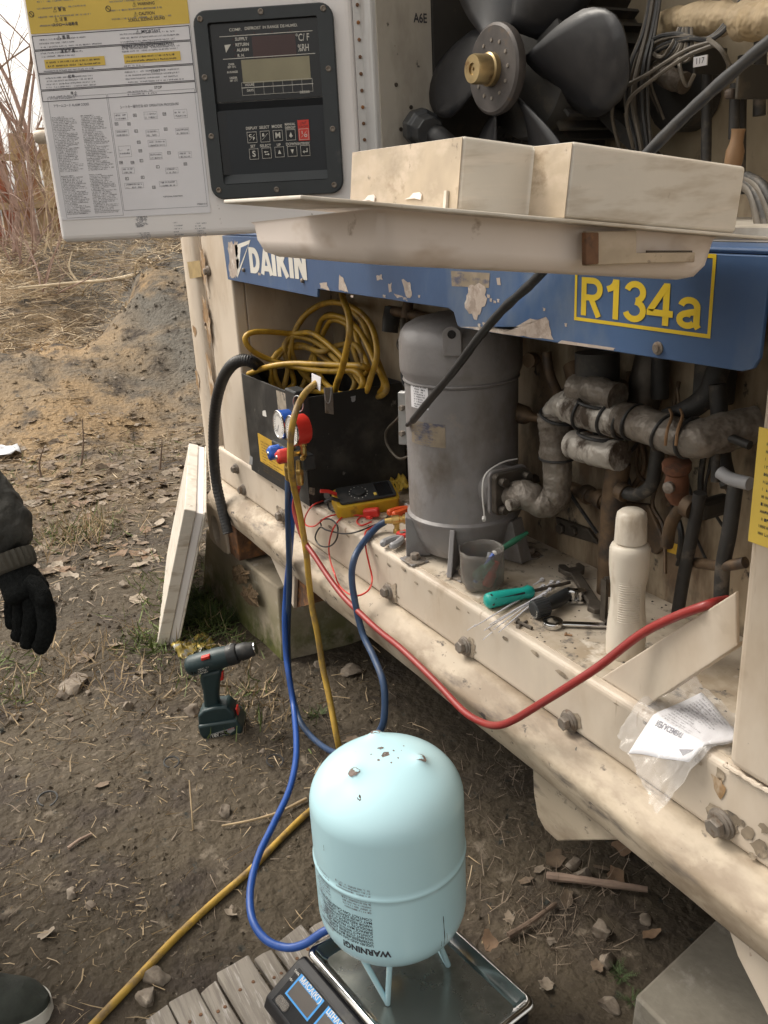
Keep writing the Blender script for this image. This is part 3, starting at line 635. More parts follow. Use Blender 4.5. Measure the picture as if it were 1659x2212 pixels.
def dtext(s, zx, zy, hpx, m='ink', fn=d1, parent=None, bold=.00008, y=YS, sx=1.0, k=.000182, align='CENTER', name='lettering'):
    x, z = fn(zx, zy); return text(s, (x, y, z), hpx * k * 1.4, m, parent if parent else door, MD, bold=bold, sx=sx, align=align, name=name)
for s, zx, zy, h in (('\u26a0 WARNING', 1095, 30, 26), ('\u26a0 CAUTION', 1100, 105, 26), ('SCROLL SLIDING SOUND', 1120, 148, 24), ('\u26a0 IMPORTANT', 1130, 240, 26), ('PREPARATION BEFORE OPERATION', 1130, 350, 24), ('START', 1188, 542, 24), ('STOP', 1207, 668, 24),
                     ('\u26a0 \u8b66 \u544a', 455, 75, 26), ('\u26a0 \u6ce8 \u610f', 465, 150, 26), ('\u30b9\u30af\u30ed\u30fc\u30eb\u6447\u52d5\u97f3', 500, 188, 24), ('\u26a0 \u91cd \u8981', 485, 288, 26), ('\u904b \u8ee2 \u6e96 \u5099', 520, 393, 22), ('\u8d77 \u52d5', 548, 585, 22), ('\u505c \u6b62', 565, 712, 22),
                     ('\u30a2\u30e9\u30fc\u30e0\u30b3\u30fc\u30c9 ALARM CODES', 545, 803, 21), ('\u30b7\u30fc\u30c8\u30ad\u30fc\u64cd\u4f5c\u65b9\u6cd5 KEY OPERATION PROCEDURE', 1140, 806, 21)):
    dtext(s, zx, zy, h, 'ink_grey' if h < 22 else 'ink', sx=.92 if h != 21 else .86)
dtext('1P086613-3', 1540, 1555, 15, 'ink_grey'); dtext('*OPTIONAL FUNCTION', 1320, 1497, 13, 'ink_grey')
for zx, zy in ((242, 110), (827, 68)):
    x, z = d1(zx, zy); mb = MB(); c = [(x + .0042 * math.cos(a), YS, z + .0042 * math.sin(a)) for a in [k * math.pi / 12 for k in range(25)]]
    mb.tube(c, .0005, 5); mb.tube([(x - .003, YS, z + .003), (x + .003, YS, z - .003)], .0005, 5); dpart(mb, 'prohibition_mark', 'ink')
# scribbles and worn print under the sheet
for zx0, zx1, zy0, zy1, n in ((1025, 1150, 1650, 1730, 10), (1060, 1180, 1770, 1830, 5), (1310, 1420, 1680, 1815, 6), (1480, 1610, 1690, 1800, 6)):
    x0, z1 = d1(zx0, zy0); x1, z0 = d1(zx1, zy1)
    for k in range(n): words(gy, x0 + rn.uniform(0, .004), x1, z0 + (z1 - z0) * k / n, .0022, -.0003, rn, rn.uniform(.4, .9))
dpart(gy, 'small_print', 'ink_grey'); dpart(bl_, 'small_print', 'ink')

# ---------------------------------------------------------------- controller set into the door
def rr(x0, z0, x1, z1, r, n=6):
    out = []
    for cx_, cz_, a0 in ((x1 - r, z1 - r, 0), (x0 + r, z1 - r, 90), (x0 + r, z0 + r, 180), (x1 - r, z0 + r, 270)):
        for k in range(n + 1): a = R_(a0 + 90 * k / n); out.append((cx_ + r * math.cos(a), cz_ + r * math.sin(a)))
    return out
ctl = thing('display_controller', 'black framed controller panel with keypad and two display windows set in the open door', 'control panel', MD @ Vector((-.154, 0, 1.306)))
def kpart(mb, name, m, parent=None, **k): return build(mb, name, m, parent if parent else ctl, M=MD, **k)
bx0, bx1, bz0, bz1 = -.2725, -.0355, 1.3065, 1.605
ix0, ix1 = d2(305, 820)[0], d2(1170, 820)[0]; iz0, iz1 = d2(790, 1475)[1], d2(690, 165)[1]
O = rr(bx0, bz0, bx1, bz1, .022); I = rr(ix0, iz0, ix1, iz1, .004)
mb = MB(); n = len(O)
for ring, y in ((O, -.0005), (O, -.0105), ([(p[0] * .985 + .015 * (bx0 + bx1) / 2, p[1] * .988 + .012 * (bz0 + bz1) / 2) for p in O], -.013), (I, -.013), (I, -.002)):
    mb.v += [Vector((x, y, z)) for x, z in ring]
for q in range(4):
    for k in range(n): mb.f.append((q * n + k, q * n + (k + 1) % n, (q + 1) * n + (k + 1) % n, (q + 1) * n + k))
kpart(mb, 'bezel', 'bezel', smooth=35)
zs = d2(720, 815)[1]
kpart(MB().box((ix0, -.004, zs + .001), (ix1, -.0005, iz1)), 'display_panel', 'panel_black')
kpart(MB().box((ix0, -.003, iz0), (ix1, -.0005, zs)), 'keypad_panel', 'keypad')
kx0, kx1 = d2(420, 1150)[0], d2(1150, 1150)[0]
kz0 = d2(800, 1420)[1]
lip = MB(); lip.prism([(ix0, -.003, iz0 + .001), (ix0, -.011, iz0 + .001), (ix0, -.003, iz0 + .016)], (ix1 - ix0, 0, 0)); kpart(lip, 'keypad_lip', 'bezel')
lip = MB(); lip.prism([(ix0, -.003, zs - .001), (ix0, -.007, zs - .001), (ix0, -.003, zs - .012)], (ix1 - ix0, 0, 0)); kpart(lip, 'keypad_lip', 'keypad')
lip = MB(); lip.prism([(ix0 + .0005, -.003, iz0 + .016), (ix0 + .0005, -.008, iz0 + .016), (ix0 + .014, -.003, iz0 + .016)], (0, 0, zs - iz0 - .03)); kpart(lip, 'keypad_lip', 'keypad')
for zx, zy in ((185, 165), (672, 105), (1175, 80), (222, 635), (1217, 565), (275, 1108), (1250, 1048), (335, 1540), (800, 1535), (1263, 1497)):
    x, z = d2(zx, zy); kpart(MB().lathe([(.0048, 0), (.0048, .0012), (.0035, .002), (.0015, .0005)], (x, -.0131, z), (0, -1, 0), 14), 'screw', 'bolt_steel', smooth=True)
def quad2(za, zb, y, m, name, th=.0004):
    x0, z1 = d2(*za); x1, z0 = d2(*zb); return kpart(MB().box((x0, y - th, z0), (x1, y, z1)), name, m)
quad2((590, 300), (955, 455), -.0042, 'window_red', 'led_window')
quad2((505, 490), (1070, 645), -.0042, 'window_lcd', 'lcd_window')
YK = -.0047
def kt(s, zx, zy, h, m='white_print', sx=1.0, bold=.00012, parent=None): return dtext(s, zx, zy, h, m, d2, parent if parent else ctl, bold, YK, sx, .000189)
for s, zx, zy, h, sx in (('COMP.', 458, 245, 24, 1.1), ('DEFROST', 600, 232, 24, 1.05), ('IN RANGE', 745, 222, 24, .95), ('DE-HUMID.', 892, 212, 24, .95), ('SUPPLY', 507, 320, 26, .95), ('RETURN', 515, 365, 26, .9), ('ALARM', 520, 408, 26, .95), ('R. H.', 506, 453, 24, .95), ('\u00b0C/ F', 1002, 308, 58, .72), ('%RH', 1010, 392, 58, .62),
                         ('OVER', 428, 525, 17, .9), ('SET +2\u00b0C', 432, 547, 15, .9), ('IN RANGE', 436, 587, 17, .9), ('UNDER', 444, 634, 17, .9), ('SET -2\u00b0C', 448, 656, 15, .9), ('HOURS', 575, 690, 20, .9), ('DAYS', 580, 735, 20, .9), ('DECOS', 1020, 748, 20, 1),
                         ('DISPLAY', 590, 1040, 24, .85), ('SELECT', 693, 1033, 24, .85), ('MODE', 795, 1026, 26, .95), ('MANUAL', 900, 1008, 21, .8), ('DEFROST', 903, 1036, 21, .8), ('SET', 602, 1187, 24, .9), ('SELECT', 703, 1182, 24, .95), ('UP', 810, 1175, 24, .9), ('DOWN', 914, 1168, 24, .95), ('ENTER/ESC', 1012, 1164, 22, .75)):
    kt(s, zx, zy, h, sx=sx)
for zx, zy in ((440, 322), (447, 366), (453, 410), (462, 455), (465, 278), (610, 268), (755, 260), (900, 248)):
    x, z = d2(zx, zy); kpart(MB().lathe([(.0017, 0), (.0014, .0006)], (x, -.0042, z), (0, -1, 0), 8), 'indicator', 'window_red')
ln = MB()
for za, zb in (((330, 305), (1085, 250)), ((360, 487), (1105, 432)), ((510, 715), (1090, 680))):
    (x0, z0), (x1, z1) = d2(*za), d2(*zb); ln.box((x0, YK - .0001, (z0 + z1) / 2 - .0005), (x1, YK, (z0 + z1) / 2 + .0005))
(x0, z1), (x1, z0) = d2(508, 672), d2(1088, 742); rectf(ln, x0, z0, x1, z1, YK, .0005)
for t in range(1, 7):
    xx = x0 + (x1 - x0) * (.04 + .135 * t); ln.box((xx - .0002, YK - .0001, z0), (xx + .0002, YK, z1))
kpart(ln, 'printed_rules', 'white_print')
tr = MB(); tr.prism([(d2(*p)[0], YK, d2(*p)[1]) for p in ((372, 370), (424, 362), (385, 432))], (0, -.0002, 0)); kpart(tr, 'emblem', 'white_print')
quad2((960, 975), (1063, 1138), YK + .0004, 'red_key', 'power_key')
kt('UNIT', 1008, 1000, 22, 'ink', .85); kt('ON/OFF', 1010, 1027, 20, 'ink', .8)
for za, zb, sym in (((552, 1072), (638, 1156), 'C'), ((658, 1064), (742, 1150), 'B'), ((762, 1058), (846, 1140), 'M'), ((866, 1052), (950, 1136), 'F'), ((972, 1046), (1056, 1130), 'I'), ((570, 1208), (652, 1290), 'S'), ((672, 1200), (755, 1282), 'X'), ((776, 1192), (858, 1272), 'U'), ((878, 1186), (962, 1266), 'D'), ((984, 1180), (1066, 1262), 'E')):
    x0, z1 = d2(*za); x1, z0 = d2(*zb); cx_, cz_ = (x0 + x1) / 2, (z0 + z1) / 2
    ky = kpart(MB().box((x0, YK - .0004, z0), (x1, YK + .0003, z1)), 'key', 'red_key' if sym == 'I' else 'panel_black', bevel=.0003)
    f_ = MB(); rectf(f_, x0, z0, x1, z1, YK - .0006, .0006); y = YK - .0006
    def tri(*p): f_.add([(cx_ + a, y, cz_ + b) for a, b in p], [tuple(range(len(p)))])
    if sym == 'U': tri((-.003, -.003), (.003, -.003), (0, .004))
    if sym == 'D': tri((-.003, .003), (0, -.004), (.003, .003))
    if sym == 'X':
        for q, r in ((1, .002), (-1, -.002)): tri((-.003 * q, r - .0007), (.003 * q, r - .0007), (.003 * q, r + .0007), (-.003 * q, r + .0007)); tri((-.005 * q, r), (-.002 * q, r - .002), (-.002 * q, r + .002))
    if sym == 'E': tri((-.003, -.0024), (.004, -.0024), (.004, -.001), (-.003, -.001)); tri((.0026, -.001), (.004, -.001), (.004, .004), (.0026, .004)); tri((-.005, -.0017), (-.0015, -.0045), (-.0015, .001))
    if sym == 'F': tri((-.003, -.002), (0, -.0045), (.003, -.002), (0, .0045))
    if sym in 'CBI': tri((-.0055, -.005), (-.0048, -.005), (.0055, .005), (.0048, .005))
    build(f_, 'key_mark', 'white_print', ctl if False else ky, M=MD)
    for s_, dx, dz, sz in {'M': [('M', 0, 0, .0125)], 'S': [('S', 0, 0, .0135)], 'C': [('C', -.003, .0025, .0065), ('F', .003, -.0025, .0065)], 'B': [('B', -.003, .0025, .0065)], 'I': [('I', -.003, .0025, .0065), ('O', .003, -.0025, .0065)]}.get(sym, []):
        text(s_, (cx_ + dx, YK - .0006, cz_ + dz), sz, 'white_print', ky, MD, bold=.0003)

# ---------------------------------------------------------------- hatch let down in front of the fan bay
TH = R_(6.9); cT, sT = math.cos(TH), math.sin(TH); HO = Vector((0, .78, 1.241))
MH = Matrix(((1, 0, 0, 0), (0, -cT, sT, HO.y), (0, sT, cT, HO.z), (0, 0, 0, 1)))
def hy(Y): return (HO.y - Y) / cT
hx0 = at(497, 452, Y=.275).x; bxl = at(748, 335, Y=.438).x
hatch = cpart(MB().box((hx0, 0, -.003), (-.595, hy(.270), .0)), 'access_hatch', 'hatch_paint', M=MH, bevel=.001)
def hpart(mb, name, m, **k): return build(mb, name, m, hatch, M=MH, **k)
o1, o2, o3 = hy(.438), hy(at(1140, 380, X=-.65).y), hy(.722)
fold = [(bxl, o1), (-.65, o1), (-.65, o2), (-.6, o2), (-.6, o3), (bxl, o3)]
hpart(MB().prism([(x, o, .0004) for x, o in fold], (0, 0, .0600)), 'hatch_box', 'hatch_paint', bevel=.0035, seg=3)
hpart(MB().box((bxl + .001, o1 + .0001, .001), (-.6505, o1 + .0007, .0593)), 'hatch_box_end', 'hatch_stain')
hpart(MB().box((-.6495, o2 + .0001, .001), (-.6005, o2 + .0007, .0593)), 'hatch_box_end', 'hatch_stain')
hpart(MB().box((-.668, o1 + .001, .001), (-.664, o1 + .0035, .018)), 'tab', 'hatch_paint')
for px in (795, 893):
    x = at(px, 418, Y=.438).x; hpart(MB().prism([(x + a, o1 + .0012, .0125 + b) for a, b in ((-.015, 0), (-.006, .0015), (0, .005), (.010, .0055), (.014, .003), (.013, -.001), (.002, .0005))], (0, .0012, 0)), 'torn_tab', 'hatch_white')
tx = at(548, 520, Y=.345).x
def tray():
    mb = MB(); n = 0; rings = []
    for h, ins, r in ((-.0035, -.002, .010), (-.006, 0, .014), (-.030, .001, .02), (-.041, .006, .024), (-.045, .016, .026)):
        rings.append([Vector((x, o, h - (.010 if h > -.01 and o > hy(.36) and x < -.70 else 0))) for x, o in rr(tx + ins, .06 + ins, -.617 - ins, hy(.345) - ins, r, 10)])
    n = len(rings[0])
    for q in rings: mb.v += q
    for q in range(len(rings) - 1):
        for k in range(n): mb.f.append((q * n + k, q * n + (k + 1) % n, (q + 1) * n + (k + 1) % n, (q + 1) * n + k))
    mb.f.append(tuple(range((len(rings) - 1) * n, len(rings) * n)))
    return mb
hpart(tray(), 'outer_skin', 'hatch_white', smooth=50)
la = [at(x, y, X=-.612) for x, y in ((1256, 500), (1365, 498), (1365, 546), (1492, 545), (1490, 566), (1360, 569), (1256, 574))]
build(MB().prism(la, (.006, 0, 0)), 'latch', 'hatch_stain', hatch, bevel=.001)
la = [at(x, y, X=-.608) for x, y in ((1256, 502), (1284, 502), (1284, 570), (1256, 572))]
build(MB().prism(la, (.006, 0, 0)), 'latch_pivot', 'rust', hatch, bevel=.001)
la = [at(x, y, X=-.6125) for x, y in ((1395, 541), (1492, 541), (1492, 546), (1395, 546))]
build(MB().prism(la, (.002, 0, 0)), 'latch_slot', 'steel_dark', hatch)

# ---------------------------------------------------------------- condenser fan and its motor
FC = at(1067, 150, Y=.87)
HR = (at(1075, 45, Y=.87).z - at(1060, 252, Y=.87).z) / 2
fan = thing('condenser_fan', 'large black axial fan with broad curved blades and a brass coloured hub cap', 'fan', (FC.x, FC.y, FC.z - .24))
def fpart(mb, name, m, parent=None, **k): return build(mb, name, m, parent if parent else fan, **k)
hubp = fpart(MB().lathe([(HR * .3, .004), (HR * .92, .004), (HR * .985, .001), (HR, -.006), (HR * .97, -.012), (HR * .5, -.02)], FC, (0, -1, 0), 48), 'hub', 'hub_dark', smooth=35)
hb = MB()
for k in range(12):
    a = 2 * math.pi * k / 12; hb.lathe([(.0032, 0), (.0026, .002)], FC + Vector((math.cos(a) * HR * .62, -.0035, math.sin(a) * HR * .62)), (0, -1, 0), 8)
fpart(hb, 'hub_rivets', 'bolt_steel', hubp)
cr = at(1058, 105, Y=.83).z - at(1058, 140, Y=.83).z
fpart(MB().lathe([(cr * 1.12, .004), (cr * 1.12, .012), (cr, .014), (cr, .036), (cr * .93, .040), (cr * .4, .040), (cr * .38, .037), (cr * .12, .037), (cr * .1, .034)], FC, (0, -1, 0), 32), 'hub_cap', 'brass_zinc', hubp, smooth=35)
RB = .238
def blade(a0):
    mb = MB(); NR, NW = 9, 9
    for i in range(NR):
        t = i / (NR - 1); r = HR * .82 + (RB - HR * .82) * t
        wid = .034 + .118 * math.sin(math.pi * min(1, t) * .58) - .022 * max(0, t - .8) / .2
        sweep = .10 * t * t
        for j in range(NW):
            s_ = j / (NW - 1) * 2 - 1
            rr_ = r - .030 * max(0, t - .35) * abs(s_) ** 2.6 * 1.6
            ang = a0 + sweep + s_ * wid / r * .5
            dep = -s_ * (.030 - .012 * t) + .010 * s_ * s_ + .004 * t
            mb.v.append(FC + Vector((math.cos(ang) * rr_, .036 + dep, math.sin(ang) * rr_)))
    for i in range(NR - 1):
        for j in range(NW - 1): q = i * NW + j; mb.f.append((q, q + 1, q + NW + 1, q + NW))
    return mb
for k in range(6): fpart(blade(R_(-8 + k * 60)), 'blade', 'fan_black', smooth=60, solid=.003)
MC = FC + Vector((0, .05, 0))
mot = thing('fan_motor', 'black ribbed electric motor behind the fan blades', 'motor', (FC.x, FC.y + .15, FC.z - .12))
prof = [(.05, 0), (.085, .004)]
build(MB().lathe([(.05, 0), (.095, .006), (.10, .02), (.10, .15), (.09, .17)], MC, (0, 1, 0), 40), 'housing', 'motor', mot, smooth=35)
for k in range(28):
    a = 2 * math.pi * k / 28; d = Vector((math.cos(a), 0, math.sin(a))); build(MB().obox(MC + d * .105 + Vector((0, .02, 0)), MC + d * .105 + Vector((0, .15, 0)), .005, .018, d), 'cooling_fin', 'motor', mot)
for a in (80, 200, 320):
    d = Vector((math.cos(R_(a)), 0, math.sin(R_(a)))); build(MB().obox(MC + d * .09 + Vector((0, .1, 0)), MC + d * .25 + Vector((0, .12, 0)), .02, .02, (0, 1, 0)), 'support_arm', 'motor', mot)
cg = at(905, 275, X=-1.40)
gl = thing('cable_gland', 'black faceted cable gland on the fan bay side wall', 'cable gland', cg)
build(MB().lathe([(.020, -.03), (.020, 0), (.032, .002), (.032, .03), (.026, .035), (.024, .07)], cg, (.75, -.2, -.15), 9), 'gland_nut', 'black_plastic', gl, bevel=.002)
build(MB().tube(spline([cg + Vector((.04, -.01, -.01)), cg + Vector((.08, .0, -.03)), cg + Vector((.12, .05, -.10))], 5), .018, 12), 'gland_cable', 'rubber_black', gl, smooth=True)

# ---------------------------------------------------------------- wiring and pipework in the upper right of the bay
wr = thing('wiring_loom', 'tangled grey and black wires hanging down the back wall beside the fan', 'wires', at(1400, 300, Y=1.06))
rw = random.Random(5)
def W(pts, r, m='wire_grey', parent=wr, n=7, name='wire'):
    return build(MB().tube(spline(pts, 6), r, n), name, m, parent, smooth=True)
for k in range(18):
    dx = rw.uniform(-20, 20); y = .97 + rw.uniform(0, .06)
    W([at(1425 + dx * .6, -60, Y=y + .03), at(1405 + dx * .7, 60, Y=y), at(1382 + dx * 1.1, 150 + rw.uniform(-20, 20), Y=y - .02), at(1378 + dx * 1.3, 230, Y=y - .01), at(1392 + dx * .9, 320, Y=y), at(1400 + dx, 420, Y=y + .02)], rw.choice((.0022, .003, .0036)), rw.choice(('wire_grey', 'rubber_black', 'pipe_black')))
for k in range(5):
    o = rw.uniform(-8, 8)
    W([at(1640 + o, -60, Y=.98), at(1580 + o, 40, Y=.97), at(1530 + o, 85, Y=.96), at(1470 + o * 2, 78 + o, Y=.95), at(1410 + o, 100 + o * 2, Y=.97), at(1375 + o, 160 + o, Y=1.0)], .003, rw.choice(('wire_grey', 'rubber_black')))
W([at(1540, 90, Y=.94), at(1480, 110, Y=.93), at(1400, 160, Y=.94), at(1340, 195, Y=.95), at(1322, 240, Y=.96), at(1330, 290, Y=.98), at(1345, 340, Y=1.0)], .0028)
W([at(1545, 96, Y=.94), at(1482, 122, Y=.93), at(1410, 172, Y=.94), at(1360, 215, Y=.95), at(1354, 260, Y=.96), at(1368, 320, Y=.98)], .0026)
W([at(1530, 85, Y=.94), at(1560, 110, Y=.93), at(1580, 150, Y=.95)], .003)
W([at(1465, 120, Y=.95), at(1472, 160, Y=.94), at(1485, 185, Y=.95), at(1500, 160, Y=.95)], .0026)
pu = thing('upper_pipework', 'foam wrapped pipe with valves and hoses in the upper right of the machinery bay', 'pipework', at(1560, 400, Y=1.06))
def bumpy(pts, r, amp=.15, n=14, seed=0, step=7):
    q = spline(pts, step); rnd = random.Random(seed); return MB().tube(q, [r * (1 + amp * noise.noise(Vector((i * .55, seed * 3.3, 0)))) for i in range(len(q))], n)
def up(mb, name, m, **k): return build(mb, name, m, pu, **k)
up(bumpy([at(1408, 78, Y=1.03), at(1450, 52, Y=1.02), at(1520, 40, Y=1.0), at(1600, 40, Y=.98), at(1720, 20, Y=.96)], .019, .3, seed=1), 'insulated_pipe', 'foam_wrap', smooth=True)
up(bumpy([at(1600, 50, Y=.96), at(1660, 40, Y=.95), at(1740, 20, Y=.94)], .023, .25, seed=2), 'insulated_pipe', 'foam_wrap', smooth=True)
up(bumpy([at(1405, 80, Y=1.04), at(1412, 130, Y=1.03), at(1440, 165, Y=1.02), at(1480, 180, Y=1.02)], .014, .2, seed=3), 'insulated_elbow', 'foam_bright' if False else 'foil_wrap', smooth=True)
up(MB().lathe([(.05, -.02), (.05, .02)], at(1478, 205, Y=1.075), (0, 1, 0), 20), 'blower_opening', 'motor')
for k in range(9):
    o = rw.uniform(-14, 14); up(MB().tube(spline([at(1480 + o, 60, Y=.96), at(1470 + o * 1.6, 110 + o, Y=.95), at(1440 + o, 130 + o * .5, Y=.96), at(1405 + o, 120 + o, Y=.98), at(1395 + o * .6, 170, Y=1.0), at(1420 + o, 230 + o * 2, Y=1.02)], 5), rw.choice((.002, .0028)), 6), 'wire', rw.choice(('wire_grey', 'rubber_black')), smooth=True)
up(MB().box(tuple(at(1500, 160, Y=.99)), tuple(at(1568, 104, Y=1.05))), 'pressure_switch', 'motor', bevel=.004)
tg = at(1512, 132, Y=.985); up(MB().box((tg.x - .011, .985, tg.z - .006), (tg.x + .011, .987, tg.z + .006)), 'number_tag', 'sticker_white')
text('117', (tg.x, .9845, tg.z), .010, 'ink', pu)
up(MB().box(tuple(at(1585, 215, Y=.98)), tuple(at(1680, 140, Y=1.05))), 'valve_block', 'motor', bevel=.006)
up(MB().box(tuple(at(1560, 215, Y=.975)), tuple(at(1610, 190, Y=1.0))), 'valve_body', 'copper_dirty', bevel=.004)
for px, y0, y1, r, Y in ((1524, 150, 420, .007, 1.03), (1585, 180, 300, .007, 1.02), (1600, 120, 420, .006, 1.04), (1640, 0, 250, .008, 1.05)):
    up(MB().tube([at(px + 4, y0, Y=Y), at(px, y1, Y=Y)], r, 10), 'pipe', 'pipe_black', smooth=True)
up(MB().lathe([(.009, 0), (.011, .008), (.0115, .022), (.008, .032), (.008, .044), (.009, .048)], at(1582, 366, Y=.99), (.1, 0, 1), 16), 'tan_plug', 'tan_plug', smooth=True)
for k, (dx, dy) in enumerate(((0, 0), (16, -4), (30, -10), (44, -14))):
    up(MB().tube(spline([at(1600 + dx * .3, 395 + dy, Y=.97), at(1625 + dx * .6, 420 + dy, Y=.95), at(1640 + dx, 480, Y=.94), at(1655 + dx, 560, Y=.93)], 6), .0065, 10), 'hose', 'pipe_black' if k % 2 else 'wire_grey', smooth=True)

# ---------------------------------------------------------------- compressor
FZ = .6085
CA = Vector((-1.387, .935, 0)); CRD = .1085
tc = Vector((1.387, -.935, 0)).normalized()
def zf(py, px=1000, r=CRD): return at(px, py, pl=(CA + tc * r, tc)).z
def oncyl(px, py, A=CA, r=CRD):
    d = ray(px, py); o = CAM - A; a = d.x ** 2 + d.y ** 2; b = 2 * (o.x * d.x + o.y * d.y); c = o.x ** 2 + o.y ** 2 - r * r
    t = (-b - math.sqrt(max(0, b * b - 4 * a * c))) / (2 * a); p = CAM + d * t; return math.atan2(p.y - A.y, p.x - A.x), p.z
comp = thing('compressor', 'grey painted upright cylindrical compressor bolted to the bay floor', 'compressor', (CA.x, CA.y, FZ))
def kp(mb, name, m, parent=None, **k): return build(mb, name, m, parent if parent else comp, **k)
zb, zr, zc, zs_ = zf(1196), zf(1139), zf(818), zf(735)
shell = kp(MB().lathe([(.05, FZ + .012), (.085, FZ + .014), (.100, zb + .01), (.104, zb + .025), (.1065, zr - .022), (.1085, zr - .012), (.113, zr - .006), (.1135, zr), (.1085, zr + .005), (.1085, zc - .02)], CA, n=72), 'shell', 'compressor', smooth=35)
kp(MB().lathe([(.1085, zc - .022), (.1085, zc - .014), (.1155, zc), (.1165, zc + .008), (.1165, zs_ - .012), (.113, zs_ + .004), (.104, zs_ + .016), (.085, zs_ + .026), (.05, zs_ + .034), (.004, zs_ + .038)], CA, n=72), 'cap', 'compressor', smooth=35)
kp(MB().tube([(CA.x + .1095 * math.cos(a), CA.y + .1095 * math.sin(a), zc - .016) for a in [k * math.pi / 32 for k in range(65)]], .0025, 6), 'weld_seam', 'compressor', smooth=True)
# lifting lug
la_, lz0 = oncyl(978, 768, r=.1165); lz1 = oncyl(978, 706, r=.1165)[1]
rad = Vector((math.cos(la_), math.sin(la_), 0)); tan = Vector((-rad.y, rad.x, 0)); base = CA + rad * .1165
pl_ = []
for u_, v_ in [(-.017, lz0), (.017, lz0), (.017, lz1 - .012)] + [(.017 * math.cos(R_(a)), lz1 - .012 + .014 * math.sin(R_(a))) for a in (30, 60, 90, 120, 150)] + [(-.017, lz1 - .012)]:
    pl_.append(base + tan * u_ + Vector((0, 0, v_)))
kp(MB().prism(pl_, rad * .008), 'lifting_lug', 'compressor', bevel=.0015)
kp(MB().lathe([(.0075, 0), (.0075, .0006)], base + rad * .0082 + Vector((0, 0, lz1 - .012)), rad, 16), 'lug_hole', 'panel_black')
def cylpatch(a0, a1, z0, z1, r, A=CA, n=10):
    mb = MB()
    for k in range(n + 1):
        a = a0 + (a1 - a0) * k / n
        for z in (z0, z1): mb.v.append(Vector((A.x + r * math.cos(a), A.y + r * math.sin(a), z)))
    for k in range(n): mb.f.append((2 * k, 2 * k + 2, 2 * k + 3, 2 * k + 1))
    return mb
def cylwords(a0, a1, z0, z1, r, n, h, rnd, A=CA, fill=(.5, 1)):
    flat = MB()
    for k in range(n): words(flat, 0, (a1 - a0) * r, z1 - (k + 1) * (z1 - z0) / (n + .4), h, 0, rnd, rnd.uniform(*fill))
    for p in flat.v: a = a0 + p.x / r; p.x, p.y = A.x + r * math.cos(a), A.y + r * math.sin(a)
    return flat
a0, z1 = oncyl(887.5, 828); a1, z0 = oncyl(926, 886)
kp(cylpatch(a0, a1, z0, z1, .1092), 'rating_label', 'sticker_white', smooth=True); kp(cylwords(a0 + .1, a1 - .03, z0, z1, .1096, 9, .0028, random.Random(2)), 'small_print', 'ink')
a0, z1 = oncyl(889, 905); a1, z0 = oncyl(963, 968)
kp(cylpatch(a0, a1, z0, z1, .1092), 'old_label', 'sticker_old', smooth=True); kp(cylwords(a0 + .1, a1 - .15, z0, z1, .1096, 9, .0022, random.Random(4)), 'small_print', 'ink_grey')
# feet
for px, py, w in ((966, 1250, .010), (884, 1192, .034), (1122, 1222, .034)):
    F = at(px, py, Z=FZ); d = (F - CA); d.z = 0; L_ = d.length; d.normalize(); t = Vector((-d.y, d.x, 0))
    ft = kp(MB().prism([CA + d * .085 + Vector((0, 0, FZ + .075)), CA + d * (.118) + Vector((0, 0, FZ + .088)), CA + d * (L_ + .006) + Vector((0, 0, FZ + .004)), CA + d * .07 + Vector((0, 0, FZ + .004))], t * w), 'foot', 'compressor', bevel=.002)
    c = CA + d * (L_ - .012) + t * (w + .018) + Vector((0, 0, FZ))
    mb = MB(); mb.lathe([(.022, 0.0005), (.022, .004), (.014, .006)], c, (0, 0, 1), 18); hexn(mb, c + Vector((0, 0, .006)), (0, 0, 1), .010, .012); kp(mb, 'foot_bolt', 'bolt_steel', ft, smooth=35)
    kp(MB().box((c.x - .03, c.y - .02, FZ + .0003), (c.x + .02, c.y + .02, FZ + .0035)), 'foot_pad', 'compressor', ft, bevel=.002)
# suction flange facing along the bay
fc = at(1092, 1056, X=-1.262)
fl = kp(MB().lathe([(.052, -.075), (.050, -.03), (.044, -.012), (.044, 0)], fc, (1, 0, 0), 32), 'suction_boss', 'compressor', smooth=35)
def sq(c, h, r, y=0): return [Vector((c.x + y, c.y + u_, c.z + v_)) for u_, v_ in rr(-h, -h, h, h, r)]
kp(MB().prism(sq(fc, .043, .012, .0005), (.008, 0, 0)), 'flange_plate', 'compressor', fl, bevel=.001)
kp(MB().prism(sq(fc, .040, .010, .0095), (.014, 0, 0)), 'flange_cover', 'steel_dark', fl, bevel=.002)
for u_, v_ in ((-.027, .026), (.027, .028), (-.027, -.028), (.027, -.028)):
    mb = MB(); hexn(mb, fc + Vector((.0236, u_, v_)), (1, 0, 0), .0085, .014, 12); kp(mb, 'flange_bolt', 'steel_dark', fl, smooth=30)
tie = [fc + Vector((-.004, u_, v_)) for u_, v_ in ((-.046, -.046), (-.050, 0), (-.046, .03), (-.03, .044), (0, .052), (.03, .052))]
kp(MB().tube(spline(tie, 5), .0016, 6), 'cable_tie', 'plastic_white', fl, smooth=True)
kp(MB().tube([fc + Vector((-.006, -.046, -.048)), fc + Vector((.0, -.050, -.052))], .004, 6), 'cable_tie_head', 'plastic_white', fl)
